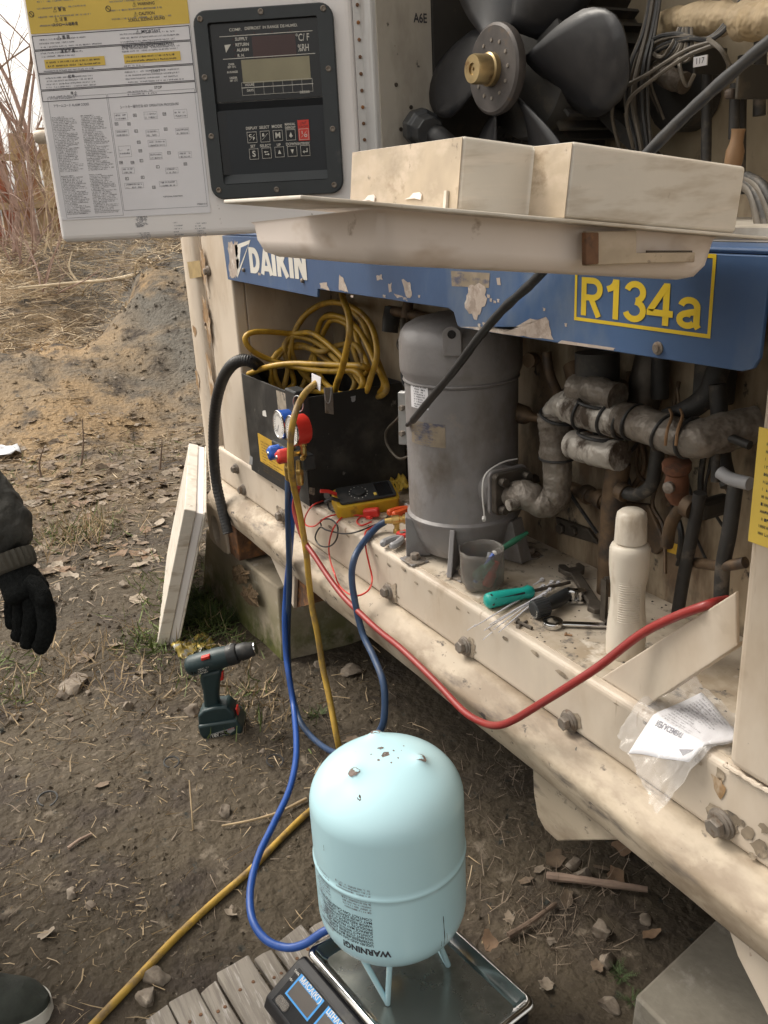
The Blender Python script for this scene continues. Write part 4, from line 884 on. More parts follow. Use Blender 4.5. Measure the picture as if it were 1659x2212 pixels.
# terminal bracket with its cable
tb = at(867, 905, X=-1.475)
kp(MB().prism([at(x, y, X=-1.478) for x, y in ((859, 848), (866, 843), (868, 958), (861, 960))], (.03, .02, 0)), 'terminal_bracket', 'galv', bevel=.001)
kp(MB().prism([at(x, y, X=-1.474) for x, y in ((867, 850), (886, 846), (888, 950), (869, 955))], (.01, .02, 0)), 'terminal_box', 'black_plastic', bevel=.002)
tm = MB()
for py in (880, 935): hexn(tm, at(872, py, X=-1.47), (.3, -1, 0), .006, .01)
kp(tm, 'terminal_screws', 'bolt_steel')
pc = [at(880, 918, Y=.825), at(892, 908, Y=.80), at(925, 868, Y=.785), at(985, 795, Y=.775), at(1035, 728, Y=.772), at(1090, 665, Y=.772), at(1160, 600, Y=.772), at(1260, 485, Y=.775), at(1400, 330, Y=.79), at(1520, 212, Y=.80), at(1660, 92, Y=.80), at(1800, -10, Y=.80)]
pq = spline(pc, 8)
cable = build(MB().tube(pq, [.0066 * (1 + .2 * noise.noise(Vector((i * .45, 1, 0)))) * (.62 if i < 8 else 1) for i in range(len(pq))], 12), 'power_cable', 'rubber_black', smooth=True)
tag(cable, 'thick black taped power cable running slantwise in front of the blue band to the compressor', 'cable')

# ---------------------------------------------------------------- lower pipework
pw = thing('lower_pipework', 'foil wrapped and bare dirty pipes with valves to the right of the compressor', 'pipework', at(1330, 1240, Y=1.03))
def pp(mb, name, m, parent=None, **k): return build(mb, name, m, parent if parent else pw, **k)
def c8(x, y): return 1161.3 + .3 * x, 553 + .3 * y
pp(bumpy([fc + Vector((.022, 0, -.008)), at(1135, 1068, Y=.95), at(1165, 1085, Y=.965), at(1196, 1080, Y=.985), at(1204, 1040, Y=.99), at(1203, 985, Y=.99)], .026, .14, seed=11, n=18), 'insulated_pipe', 'foil_wrap', smooth=True)
pp(MB().tube([at(1098, 1092, Y=.91), at(1128, 1082, Y=.94)], .0105, 14), 'service_stub', 'foil_bright', smooth=True)
pp(bumpy([at(1203, 990, Y=.985), at(1203, 950, Y=.985), at(1200, 915, Y=.985), at(1198, 890, Y=.985)], .031, .1, seed=12, n=18), 'insulated_pipe', 'foil_wrap', smooth=True)
pp(bumpy([at(1196, 895, Y=.985), at(1210, 878, Y=.98), at(1240, 865, Y=.975)], .022, .15, seed=13, n=16), 'insulated_pipe', 'foil_bright', smooth=True)
pp(bumpy([at(1228, 880, Y=.97), at(1270, 895, Y=.965), at(1330, 908, Y=.965), at(1352, 912, Y=.965)], .026, .14, seed=14, n=18), 'insulated_pipe', 'foil_bright', smooth=True)
pp(bumpy([at(1245, 838, Y=.975), at(1290, 845, Y=.965), at(1335, 858, Y=.965)], .023, .15, seed=15, n=18), 'insulated_pipe', 'foil_wrap', smooth=True)
pp(bumpy([at(1240, 960, Y=.975), at(1290, 975, Y=.965), at(1340, 985, Y=.965)], .025, .12, seed=16, n=18), 'insulated_pipe', 'foil_bright', smooth=True)
pp(bumpy([at(1345, 905, Y=.965), at(1372, 910, Y=.96), at(1400, 918, Y=.955)], .026, .16, seed=17, n=18), 'insulated_pipe', 'foil_wrap', smooth=True)
pp(bumpy([at(1385, 915, Y=.955), at(1430, 932, Y=.945), at(1470, 945, Y=.94), at(1510, 948, Y=.94), at(1560, 935, Y=.96), at(1640, 915, Y=1.0)], .027, .10, seed=18, n=18), 'insulated_pipe', 'foil_wrap', smooth=True)
def hoop(c, r, ax, tr_=.003): 
    ax = Vector(ax).normalized(); u = ax.orthogonal().normalized(); w = ax.cross(u); return [Vector(c) + (u * math.cos(a) + w * math.sin(a)) * r for a in [k * math.pi / 12 for k in range(25)]]
for c, r, ax in ((at(1203, 988, Y=.985), .030, (0, 0, 1)), (at(1207, 898, Y=.985), .0325, (.3, 0, 1)), (at(1290, 872, Y=.965), .03, (.1, .1, 1)), (at(1290, 940, Y=.965), .031, (.1, .1, 1)), (at(1352, 912, Y=.965), .0275, (1, 0, -.2)), (at(1372, 912, Y=.96), .0275, (1, 0, -.2)), (at(1262, 892, Y=.966), .0275, (1, .1, -.2)), (at(1318, 905, Y=.965), .0275, (1, 0, -.2)), (at(1440, 934, Y=.944), .0285, (1, 0, -.3)), (at(1490, 946, Y=.938), .0285, (1, 0, -.1))):
    pp(MB().tube(hoop(c, r, ax), .003, 6), 'strap_band', 'rubber_black', smooth=True)
st = MB()
for px in (1443, 1466):
    st.tube(spline([at(px - 6, 962, Y=.905), at(px - 2, 930, Y=.905), at(px + 8, 900, Y=.93), at(px + 4, 885, Y=.96)], 5), .0022, 6)
pp(st, 'twine', 'tan_plug', smooth=True)
for pts, r, m in (([(1335, 1000, 1.03), (1322, 1120, 1.03), (1315, 1260, 1.03), (1312, 1330, 1.03)], .021, 'copper_dirty'), ([(1428, 740, 1.05), (1425, 860, 1.05)], .014, 'pipe_black'), ([(1422, 960, 1.0), (1415, 1010, 1.0), (1405, 1050, 1.0), (1375, 1068, 1.0), (1345, 1062, 1.0)], .011, 'pipe_black'),
                  ([(1235, 1055, 1.05), (1270, 1068, 1.05), (1320, 1085, 1.05)], .013, 'copper_dirty'), ([(1512, 1065, .96), (1500, 1130, .96), (1478, 1240, .96), (1463, 1330, .955)], .0095, 'pipe_black'), ([(1475, 1090, 1.0), (1450, 1130, 1.0), (1440, 1180, 1.0)], .010, 'copper_dirty'),
                  ([(1180, 760, 1.03), (1188, 810, 1.03), (1205, 850, 1.02), (1215, 880, 1.0)], .009, 'copper_dirty'), ([(1550, 830, .99), (1560, 980, .99), (1575, 1050, .98)], .012, 'pipe_black'), ([(1545, 1040, .95), (1548, 960, .95), (1570, 945, .95), (1620, 962, .95)], .006, 'pipe_black'), ([(1555, 1020, .93), (1580, 1035, .93), (1620, 1045, .93)], .009, 'plastic_grey'),
                  ([(1590, 1040, .96), (1575, 1150, .95), (1562, 1220, .95), (1557, 1300, .95)], .0105, 'pipe_black'), ([(1500, 1215, .98), (1560, 1222, .95), (1610, 1215, .95)], .008, 'copper_dirty'), ([(1240, 790, 1.05), (1250, 830, 1.04)], .02, 'copper_dirty'), ([(1290, 760, 1.0), (1290, 830, 1.0)], .036, 'motor'),
                  ([(1560, 770, 1.02), (1530, 850, 1.0), (1480, 890, .98), (1440, 905, .97)], .016, 'pipe_black')):
    pp(MB().tube(spline([at(x, y, Y=Y) for x, y, Y in pts], 6), r, 14), 'pipe', m, smooth=True)
for px, py, Y, r in ((1268, 1068, 1.05, .017), (1298, 1078, 1.05, .017), (1345, 1062, 1.0, .015), (1490, 1095, .96, .016), (1300, 835, 1.0, .04)):
    c = at(px, py, Y=Y); pp(MB().lathe([(r, -.008), (r * 1.06, -.004), (r * 1.06, .004), (r, .008)], c, (1, 0, -.15) if r < .02 else (0, 0, 1), 14), 'pipe_collar', 'copper_dirty', smooth=True)
vo = at(1462, 1040, Y=.97)
v1 = pp(MB().lathe([(.011, -.036), (.017, -.024), (.018, 0), (.015, .014), (.021, .02), (.021, .032), (.008, .036)], vo, (.1, -.2, 1), 10), 'valve', 'valve_orange', smooth=40)
pp(MB().lathe([(.009, 0), (.009, .006), (.004, .008)], vo + Vector((.004, -.018, -.004)), (.2, -1, 0), 10), 'valve_stem', 'bolt_steel', v1)
pp(MB().lathe([(.010, 0), (.017, .012), (.020, .02), (.017, .05), (.009, .06), (.006, .10)], at(1090, 885, Y=1.0), (.8, .3, -.1), 14), 'capped_fitting', 'copper_dirty', smooth=True)
pp(MB().lathe([(.012, 0), (.014, .01), (.014, .02)], at(1155, 775, Y=1.03), (.3, -1, 0), 10), 'pipe_stub', 'copper_dirty', smooth=True)
pp(MB().tube([at(1227, 1060, Y=1.03), at(1290, 1152, Y=1.05)], .0035, 7), 'rod', 'rubber_black')
for px, py in ((1218, 1140), (1245, 1145), (1160, 1035)):
    mb = MB(); hexn(mb, at(px, py, Y=1.08), (0, -1, 0), .011, .014); pp(mb, 'wall_bolt', 'steel_dark', smooth=30)
pp(MB().prism([at(x, y, Y=1.083) for x, y in ((1205, 1115), (1275, 1140), (1300, 1175), (1215, 1150))], (0, -.008, 0)), 'wall_clip', 'steel_dark', bevel=.002)
pp(MB().prism([at(x, y, Y=1.083) for x, y in ((1428, 1165), (1496, 1185), (1494, 1208), (1427, 1187))], (0, -.001, 0)), 'yellow_sticker', 'sticker_ochre')
pp(MB().prism([at(x, y, Y=1.07) for x, y in ((1345, 1085), (1400, 1090), (1440, 1180), (1415, 1200), (1350, 1160))], (0, .012, 0)), 'valve_plate', 'copper_dirty', bevel=.004)
pp(MB().box(tuple(at(1520, 1130, Y=1.0)), tuple(at(1560, 1060, Y=1.06))), 'drier_body', 'motor', bevel=.008)
pp(MB().box(tuple(at(1490, 880, Y=1.02)), tuple(at(1600, 760, Y=1.08))), 'dark_cover', 'motor', bevel=.006)
for px, py, rx, rz, m in ((1395, 835, .026, .05, 'steel_dark'), (1190, 700, .03, .03, 'motor'), (845, 690, .02, .03, 'motor'), (880, 670, .012, .03, 'copper_dirty')):
    c = at(px, py, Y=1.06); pp(MB().lathe([(rx, -rz), (rx * 1.1, 0), (rx, rz)], c, (0, .2, 1), 12), 'fitting', m, smooth=True)
for pts, r, m in (([(870, 690, 1.0), (872, 720, .99), (862, 745, 1.0), (880, 770, .98)], .007, 'wire_grey'), ([(878, 770, .96), (868, 800, .97), (872, 830, .96), (888, 845, .94)], .003, 'rubber_black'), ([(870, 870, .95), (862, 900, .95), (835, 930, .97), (836, 960, .97), (860, 990, .96), (885, 985, .95)], .003, 'wire_grey'),
                  ([(580, 630, 1.02), (590, 700, 1.04), (610, 790, 1.05), (620, 840, 1.05)], .017, 'pipe_black'), ([(640, 640, 1.05), (660, 720, 1.06), (680, 800, 1.06)], .009, 'pipe_black'), ([(840, 670, 1.06), (990, 700, 1.07)], .012, 'copper_dirty')):
    pp(MB().tube(spline([at(x, y, Y=Y) for x, y, Y in pts], 6), r, 10), 'pipe', m, smooth=True)

rx = random.Random(44)
for k in range(16):       # thin capillary lines and wires behind the valves
    x0, y0 = rx.uniform(1180, 1590), rx.uniform(760, 1000); P_ = [(x0, y0)]
    for _ in range(3): x0 += rx.uniform(-45, 45); y0 += rx.uniform(40, 110); P_.append((x0, y0))
    pp(MB().tube(spline([at(x, y, Y=1.055 + rx.uniform(-.02, .02)) for x, y in P_], 6), rx.choice((.0025, .0035, .005)), 7), 'capillary', rx.choice(('pipe_black', 'copper_dirty', 'rubber_black')), smooth=True)
# ---------------------------------------------------------------- black tray box holding the coiled hose
X0, X1, Y0b, Y1b, Z1b = -2.205, -1.826, .790, 1.06, .875
bxn = thing('hose_box', 'scuffed black open box at the left end of the bay holding coiled hose', 'box', (-2.015, .925, FZ))
def bp(mb, name, m, parent=None, **k): return build(mb, name, m, parent if parent else bxn, **k)
mb = MB()
for a, b in (((X0, Y0b, FZ), (X1, Y0b + .004, Z1b)), ((X1 - .004, Y0b + .0045, FZ), (X1, Y1b, Z1b - .004)), ((X0, Y0b + .0045, FZ), (X0 + .004, Y1b, Z1b - .002)), ((X0 + .0045, Y1b - .004, FZ), (X1 - .0045, Y1b, Z1b - .003)), ((X0 + .005, Y0b + .005, FZ), (X1 - .005, Y1b - .005, FZ + .004))): mb.box(a, b)
bp(mb, 'box_walls', 'box_black', bevel=.001)
bp(MB().prism([at(x, y, Y=.7895) for x, y in ((557, 935), (610, 965), (618, 1030), (563, 996))], (0, -.0008, 0)), 'ochre_sticker', 'sticker_ochre')
pr = MB(); rn = random.Random(8)
a, b = at(562, 944, Y=.7885), at(606, 1012, Y=.7885)
for k in range(11): words(pr, a.x, b.x + .02, a.z - .012 - k * .008, .003, .7884, rn, rn.uniform(.7, 1))
bp(pr, 'small_print', 'hollow_brown')
bp(MB().prism([at(x, y, Y=.7895) for x, y in ((597, 843), (650, 862), (650, 905), (602, 890))], (0, -.0008, 0)), 'worn_sticker', 'sticker_dirty')
def bflake(px, seed, m='bare_grey', X=None, Y=.7893):
    P = [at(x, y, X=X) if X else at(x, y, Y=Y) for x, y in px]; return flake_pts(P, m, seed)
def flake_pts(P, m, seed, parent=None, amp=.2):
    c = sum(P, Vector()) / len(P); out = []; rnd = random.Random(seed)
    for i, p in enumerate(P):
        q = P[(i + 1) % len(P)]
        for k in range(3): out.append(c + (p.lerp(q, k / 3) - c) * (1 + amp * rnd.uniform(-1, .5)))
    return build(MB().add([c] + out, [(0, 1 + i, 1 + (i + 1) % len(out)) for i in range(len(out))]), 'scuff', m, parent if parent else bxn)
bflake([(566, 888), (574, 886), (576, 900), (568, 900)], 1, 'plastic_white'); bflake([(540, 985), (546, 985), (545, 1005), (538, 1003)], 2, 'plastic_grey')
bflake([(667, 1052), (680, 1054), (682, 1070), (668, 1068)], 3, 'sticker_dirty', X=X1 + .0008); bflake([(698, 1062), (712, 1064), (716, 1082), (700, 1076)], 4, 'plastic_grey', X=X1 + .0008); bflake([(757, 857), (768, 855), (767, 868), (760, 868)], 5, 'plastic_grey', X=X1 + .0008)
# clamp at the near corner
cl = bp(MB().box((-1.86, .765, .825), (-1.80, .80, .895)), 'clamp', 'black_plastic', bevel=.004)
bp(MB().prism([at(x, y, Y=.764) for x, y in ((674, 806), (694, 815), (692, 845), (674, 826))], (0, -.001, 0)), 'clamp_sticker', 'paper', cl)
bp(MB().prism([at(x, y, X=-1.799) for x, y in ((700, 838), (718, 836), (720, 895), (702, 892))], (.003, 0, 0)), 'clamp_latch', 'bolt_steel', cl, bevel=.001)
bp(MB().tube(spline([at(700, 838, X=-1.794), at(704, 866, X=-1.792), at(712, 868, X=-1.792), at(716, 836, X=-1.794)], 4), .0013, 6), 'clamp_wire', 'galv', cl, smooth=True)

# ---------------------------------------------------------------- hoses
def hose(path, r, m, label, name='hose', cat='hose', n=12, step=8, group=None):
    o = build(MB().tube(spline(path, step), r, n), name, m, smooth=True); return tag(o, label, cat, group)
def D2(x, y): return 442.4 + .3 * x, 995.4 + .3 * y
def D6(x, y): return 442.4 + .3 * x, 553 + .3 * y
HR_ = .0073
# coil standing in the box
cp = []; rnd = random.Random(21)
coil6 = [(315, 850, .80), (450, 800, .82), (620, 775, .86), (820, 780, .90), (1000, 785, .93), (1140, 795, .95), (1180, 830, .99), (1100, 860, 1.02),
         (900, 760, 1.0), (700, 640, .98), (520, 700, .95), (470, 860, .94), (520, 960, .94),
         (640, 920, .97), (600, 720, .99), (680, 480, 1.0), (820, 360, 1.0), (960, 335, .99), (1110, 400, .99), (1205, 520, .99), (1240, 700, .98), (1200, 860, .97), (1140, 1000, .96),
         (1000, 1010, .96), (840, 880, .97), (790, 700, .99), (830, 480, 1.01), (920, 430, 1.01), (1040, 470, 1.02), (1140, 580, 1.02), (1230, 780, 1.01), (1290, 930, 1.0), (1200, 1010, .99),
         (1090, 860, .98), (960, 700, .97), (780, 560, .96), (640, 560, .95), (440, 545, .93), (330, 555, .90), (290, 600, .88), (340, 680, .88), (480, 750, .90), (700, 810, .93), (900, 830, .96), (1080, 830, .97), (1140, 920, .96), (1060, 1000, .96),
         (900, 980, .96), (740, 960, .97), (740, 820, .99), (860, 540, 1.02), (930, 460, 1.02), (1060, 520, 1.03), (1110, 640, 1.03), (1180, 820, 1.02), (1170, 980, 1.0)]
def inbox(x, y, Y):
    p = at(*D6(x, y), Y=Y)
    if p.x < -2.185: p = at(*D6(x, y), X=-2.185)
    return p
hose([inbox(*q) for q in coil6], HR_, 'hose_yellow', 'long yellow hose coiled in loops inside the black box', 'coiled_hose')
hose([at(*D6(x, y), Y=Y) for x, y, Y in ((985, 250, .93), (1000, 320, .91), (1035, 420, .90), (1045, 540, .89), (1020, 680, .89), (985, 820, .90), (950, 920, .91), (930, 1000, .93))], .0078, 'hose_yellow', 'single yellow hose dropping from behind the blue band into the black box', 'hanging_hose')
coil7 = [(560, 980, .93), (600, 800, .96), (570, 660, .97), (640, 580, .98), (800, 620, .98), (960, 760, .99), (1080, 900, .99), (1010, 1010, .98), (860, 960, .99), (700, 840, 1.0), (620, 640, 1.02), (720, 430, 1.03), (860, 340, 1.03), (1000, 350, 1.03), (1130, 470, 1.03), (1190, 620, 1.03), (1270, 820, 1.02), (1310, 960, 1.0), (1230, 1010, .99), (1150, 900, 1.0), (1060, 640, 1.02), (1010, 480, 1.04), (900, 420, 1.04), (820, 500, 1.04), (800, 640, 1.04), (720, 900, 1.02), (640, 1000, .98), (540, 940, .95), (500, 800, .94), (560, 690, .95), (700, 655, .96), (840, 690, .97), (940, 650, 1.0), (1080, 640, 1.02), (1140, 760, 1.02), (1120, 960, 1.0)]
hose([inbox(*q) for q in coil7], HR_, 'hose_yellow_dirty', 'dirtier yellow hose coiled at the back of the black box', 'coiled_hose')
# yellow charging hose: manifold corner -> ground -> out of view bottom left
yp = [at(690, 824, Y=.775), at(677, 832, Y=.757), at(660, 848, Y=.742), at(645, 873, Y=.728), at(634, 907, Y=.708), at(628, 952, Y=.70), at(628, 1003, Y=.70), at(634, 1048, Y=.715), at(646, 1102, Y=.73), at(661, 1190, Y=.732), at(667, 1250, Y=.732), at(674, 1310, Y=.732), at(686, 1370, Y=.732), at(698, 1445, Y=.73), at(712, 1510, Y=.725), at(727, 1590, Y=.715)]
gp = [(740, 1655, .045), (735, 1705, .012), (700, 1732, .006), (663, 1757, .006), (600, 1818, .006), (540, 1880, .006), (460, 1950, .006), (380, 2025, .006), (290, 2120, .006), (200, 2215, .006), (130, 2290, .006)]
for x, y, dz in gp:
    p = at(x, y, Z=0)
    for _ in range(4): p = at(x, y, Z=gh(p.x, p.y) + dz)
    yp.append(p)
hose(yp, HR_, 'hose_yellow_dirty', 'dirty yellow charging hose hanging from the box corner and trailing over the dirt', 'charging_hose')
# dark blue hose: manifold -> behind tank -> compressor service port
dp_ = [(622, 1028, .742), (622, 1070, .735), (622, 1115, .733), (624, 1190, .733), (625, 1265, .733), (622, 1340, .733), (622, 1400, .73), (625, 1460, .725), (634, 1511, .715), (649, 1559, .70), (682, 1600, .69), (730, 1628, .68), (785, 1622, .685), (822, 1576, .70), (831, 1535, .71), (828, 1475, .72), (808, 1421, .73), (784, 1370, .735), (769, 1310, .735), (760, 1250, .738), (766, 1205, .75), (787, 1169, .79), (814, 1139, .835), (832, 1127, .855)]
hose([at(x, y, Y=Y) for x, y, Y in dp_], .0073, 'hose_blue_dark', 'dark blue charging hose looping behind the pale tank up to the compressor fitting', 'charging_hose')
# bright blue hose: manifold -> tank valve
bp2 = [at(x, y, Y=Y) for x, y, Y in ((637, 1050, .752), (633, 1080, .745), (630, 1145, .742), (624, 1220, .741), (618, 1280, .735), (615, 1340, .722), (618, 1415, .71), (624, 1460, .70), (634, 1525, .688))]
bp2 += [at(x, y, Z=z) for x, y, z in ((640, 1595, .10), (638, 1650, .098), (623, 1712, .096), (590, 1782, .094), (558, 1850, .09), (541, 1920, .085), (545, 1985, .078), (575, 2030, .070), (620, 2047, .070), (660, 2038, .082), (700, 2012, .10), (750, 1995, .11), (800, 1995, .105), (838, 2015, .098))]
hose(bp2, HR_, 'hose_blue', 'bright blue charging hose sagging down to the valve under the pale tank', 'charging_hose')
rp_ = [(644, 1052, .745), (636, 1094, .738), (643, 1130, .735), (658, 1169, .735), (682, 1205, .735), (712, 1250, .735), (742, 1289, .735), (772, 1319, .735), (817, 1361, .735), (862, 1397, .735), (907, 1439, .735), (950, 1482, .735), (1000, 1535, .73), (1040, 1560, .73), (1075, 1567, .73), (1110, 1555, .735), (1160, 1525, .74), (1240, 1475, .755), (1300, 1435, .775), (1380, 1373, .80), (1450, 1336, .808), (1530, 1306, .82), (1570, 1296, .87)]
hose([at(x, y, Y=Y) for x, y, Y in rp_], .0063, 'hose_red', 'red charging hose sagging in front of the sill and rising over the diagonal brace', 'charging_hose')
# black corrugated conduit over the left post
q = spline([at(x, y, Y=Y) for x, y, Y in ((575, 812, .86), (560, 793, .82), (540, 780, .785), (518, 779, .765), (497, 793, .752), (480, 822, .748), (468, 865, .746), (462, 920, .745), (462, 980, .745), (467, 1040, .744), (480, 1100, .743), (493, 1152, .742))], 24)
cc = build(MB().tube(q, [.0146 if i % 3 else .0157 for i in range(len(q))], 20), 'corrugated_conduit', 'rubber_black', smooth=50)
tag(cc, 'black corrugated conduit bent over the box edge and hanging down by the left post', 'conduit')

# ---------------------------------------------------------------- gauge manifold hung at the box corner
mfd = thing('gauge_manifold', 'refrigerant gauge manifold with a blue and a red gauge hanging at the box corner', 'gauge manifold', at(640, 1010, Y=.76))
def mp_(mb, name, m, parent=None, **k): return build(mb, name, m, parent if parent else mfd, **k)
for px, py, Y, col in ((606, 917, .742, 'plastic_blue'), (634, 930, .735, 'plastic_red')):
    c = at(px, py, Y=Y); r = .0335 if col == 'plastic_red' else .0325
    gb = mp_(MB().lathe([(r * .9, .032), (r, .028), (r * 1.02, .004), (r * 1.04, .002), (r * 1.04, -.002), (r * .97, -.004)], c, (0, 1, 0), 36), 'gauge', col, smooth=40)
    mp_(MB().lathe([(r * .95, 0), (r * .95, .0008)], c + Vector((0, -.0035, 0)), (0, -1, 0), 32), 'dial', 'gauge_face', gb)
    mp_(MB().tube(hoop(c + Vector((0, -.004, 0)), r * .99, (0, 1, 0)), .0022, 6), 'rim', 'chrome', gb, smooth=True)
    mk = MB()
    for k in range(21):
        a = R_(225 - k * 13.5); d = Vector((math.cos(a), 0, math.sin(a))); mk.obox(c + Vector((0, -.0046, 0)) + d * r * .62, c + Vector((0, -.0046, 0)) + d * r * .8, .0008 if k % 5 else .0014, .0003, (0, 1, 0))
    mk.obox(c + Vector((0, -.005, 0)), c + Vector((-.012, -.005, -.018)), .0012, .0003, (0, 1, 0))
    mp_(mk, 'dial_marks', 'ink', gb)
    mp_(MB().lathe([(.007, 0), (.007, .022), (.009, .024), (.009, .03)], c + Vector((0, .02, -.062)), (0, 0, 1), 8), 'gauge_neck', 'brass', gb, smooth=30)
m0, m1 = at(600, 972, Y=.765), at(668, 990, Y=.765); m1.z = m0.z = (m0.z + m1.z) / 2
mp_(MB().obox(m0, m1, .030, .034), 'manifold_body', 'black_plastic', bevel=.003)
for px, py, col in ((594, 977, 'plastic_blue'), (613, 985, 'plastic_red')):
    c = at(px, py, Y=.715); mb = MB(); prof = []
    mb.lathe([(.010, .02), (.010, .012), (.0175, .010), (.0175, -.012), (.014, -.016), (.006, -.017)], c, (0, 1, 0), 16)
    for i, v in enumerate(mb.v):
        d = v - c; d.y = 0
        if d.length > .012 and (i % 16) % 4 < 2: v -= d.normalized() * .0025
    kn = mp_(mb, 'valve_knob', col, smooth=50); mp_(MB().lathe([(.005, 0), (.004, .002)], c + Vector((0, -.017, 0)), (0, -1, 0), 10), 'knob_screw', 'chrome', kn)
    mp_(MB().tube([c + Vector((0, .015, 0)), c + Vector((0, .05, 0))], .006, 10), 'valve_stem', 'brass', kn)
for px, py in ((622, 1015), (647, 1022)):
    c = at(px, py, Y=.742 if px < 630 else .748); mb = MB(); hexn(mb, c + Vector((0, 0, -.004)), (0, 0, 1), .0095, .014); mb.lathe([(.0065, -.028), (.0085, -.022), (.0085, -.006), (.006, .03)], c, (0, 0, 1), 12); mp_(mb, 'hose_fitting', 'brass', smooth=30)
mp_(MB().lathe([(.006, 0), (.006, .012), (.0045, .016)], at(656, 987, Y=.752), (.8, -.6, 0), 12), 'side_port', 'brass', smooth=True)
mp_(MB().tube(hoop(at(644, 872, Y=.765), .018, (.25, -1, 0)), .0013, 8), 'hanging_ring', 'galv', smooth=True)

# ---------------------------------------------------------------- tools and odds and ends on the bay floor
def c3(x, y): return 829.5 + .3 * x, 995.4 + .3 * y
def F3(x, y, z=FZ + .004): return at(*c3(x, y), Z=z)
def F2(x, y, z=FZ + .004): return at(*D2(x, y), Z=z)
# multimeter
ma, mb2 = at(722, 1090, Z=FZ + .026), at(856, 1068, Z=FZ + .03); md = (mb2 - ma).normalized(); mn = Vector((-md.y, md.x, 0))
if mn.y > 0: mn = -mn
mup = (Vector((0, 0, 1)) + mn * .35).normalized(); mw_ = md.cross(mup)
MM = Matrix((md, -mw_ if mw_.dot(mn) > 0 else mw_, mup)).transposed().to_4x4(); MM.translation = ma; LM = (mb2 - ma).length
meter = thing('multimeter', 'yellow cased multimeter with a dark face lying beside the compressor', 'multimeter', ma)
def mt(m_, name, m, parent=None, **k): return build(m_, name, m, parent if parent else meter, M=MM, **k)
ms = MB().prism([(x, y, -.019) for x, y in rr(0, -.036, LM, .036, .012)], (0, 0, .036)); mt(ms, 'holster', 'meter_yellow', bevel=.004)
mt(MB().prism([(x, y, .0175) for x, y in rr(.008, -.030, LM - .008, .030, .008)], (0, 0, .006)), 'face', 'black_plastic', bevel=.001)
mt(MB().box((LM * .66, -.024, .0238), (LM - .016, .024, .0245)), 'screen', 'panel_black')
mt(MB().lathe([(.016, .0238), (.015, .029), (.005, .030)], (LM * .38, 0, 0), (0, 0, 1), 20), 'selector_knob', 'black_plastic', smooth=40)
mk = MB()
for k in range(14):
    a = k * math.pi / 7; mk.lathe([(.0013, 0), (.0013, .0004)], (LM * .38 + .021 * math.cos(a), .021 * math.sin(a), .0237), (0, 0, 1), 6)
mt(mk, 'dial_marks', 'white_print'); mt(MB().box((LM * .6, -.02, .0238), (LM * .64, -.012, .026)), 'button', 'sticker_yellow')
mt(MB().tube([(.01, .012, .018), (-.012, .012, .032), (-.03, .012, .036)], .0045, 8), 'probe_plug', 'plastic_red', smooth=True)
mt(MB().tube([(.01, -.012, .018), (-.010, -.012, .030), (-.025, -.012, .02)], .0045, 8), 'probe_plug', 'rubber_black', smooth=True)
rag = MB(); rnd = random.Random(4); N = 14
ra = at(868, 1050, Z=FZ + .012)
for i in range(N):
    for j in range(N):
        u, v = i / (N - 1) - .5, j / (N - 1) - .5; q = Vector((u * 4, v * 4, 7)); rag.v.append(ra + Vector((u * .07, v * .05, .014 + .02 * noise.noise(q) + .012 * noise.noise(q * 2.7) - .03 * (u * u + v * v))))
for i in range(N - 1):
    for j in range(N - 1): a = i * N + j; rag.f.append((a, a + 1, a + N + 1, a + N))
tag(build(rag, 'yellow_rag', 'sticker_yellow', smooth=True, solid=.001), 'crumpled yellow rag behind the multimeter', 'rag')
# test leads
def lead(pts, m, label):
    P = []
    for x, y in pts:
        px, py = D2(x, y); p = at(px, py, Z=FZ + .004)
        if p.y < .797: p = at(px, py, Y=.788)
        if p.z < .50: p = at(px, py, Y=.742)
        P.append(p)
    o = build(MB().tube(spline(P, 7), .0019, 7), 'test_lead', m, smooth=True); return tag(o, label, 'test lead')
lead([(1000, 255), (940, 275), (880, 280), (780, 320), (725, 400), (725, 460), (790, 470), (870, 410), (960, 385), (1080, 380), (1170, 380), (1240, 362), (1290, 350)], 'plastic_red', 'thin red test lead looping from the multimeter over the sill edge')
lead([(1200, 440), (1130, 465), (1095, 440), (1120, 405), (1160, 400), (1090, 392), (1000, 400), (930, 480), (895, 600), (900, 700), (930, 800), (970, 900), (1040, 960), (1110, 970), (1180, 930), (1205, 850), (1180, 730), (1160, 630), (1155, 520), (1200, 480), (1270, 445)], 'plastic_red', 'thin red test lead hanging in a long loop in front of the sill')
lead([(960, 375), (900, 350), (885, 300), (905, 262), (950, 255)], 'rubber_black', 'short black test lead curling at the end of the multimeter')
lead([(840, 470), (835, 430), (900, 420), (955, 470), (950, 560), (900, 615), (830, 610), (795, 550), (830, 480), (880, 500), (1000, 525), (1100, 510), (1200, 470), (1290, 430), (1330, 370), (1300, 345)], 'rubber_black', 'thin black test lead coiled in a ring over the sill edge')
c = F2(1195, 380, FZ + .012); clp = thing('probe_clip', 'red crocodile clip lying on the sill among the test leads', 'clip', (c.x, c.y, FZ))
build(MB().obox(c + Vector((-.012, -.012, 0)), c + Vector((.012, .016, .004)), .02, .02), 'clip_body', 'plastic_red', clp, bevel=.004)
build(MB().obox(c + Vector((.008, -.014, -.004)), c + Vector((.025, -.012, .0)), .008, .008), 'clip_jaw', 'plastic_red', clp, bevel=.002)
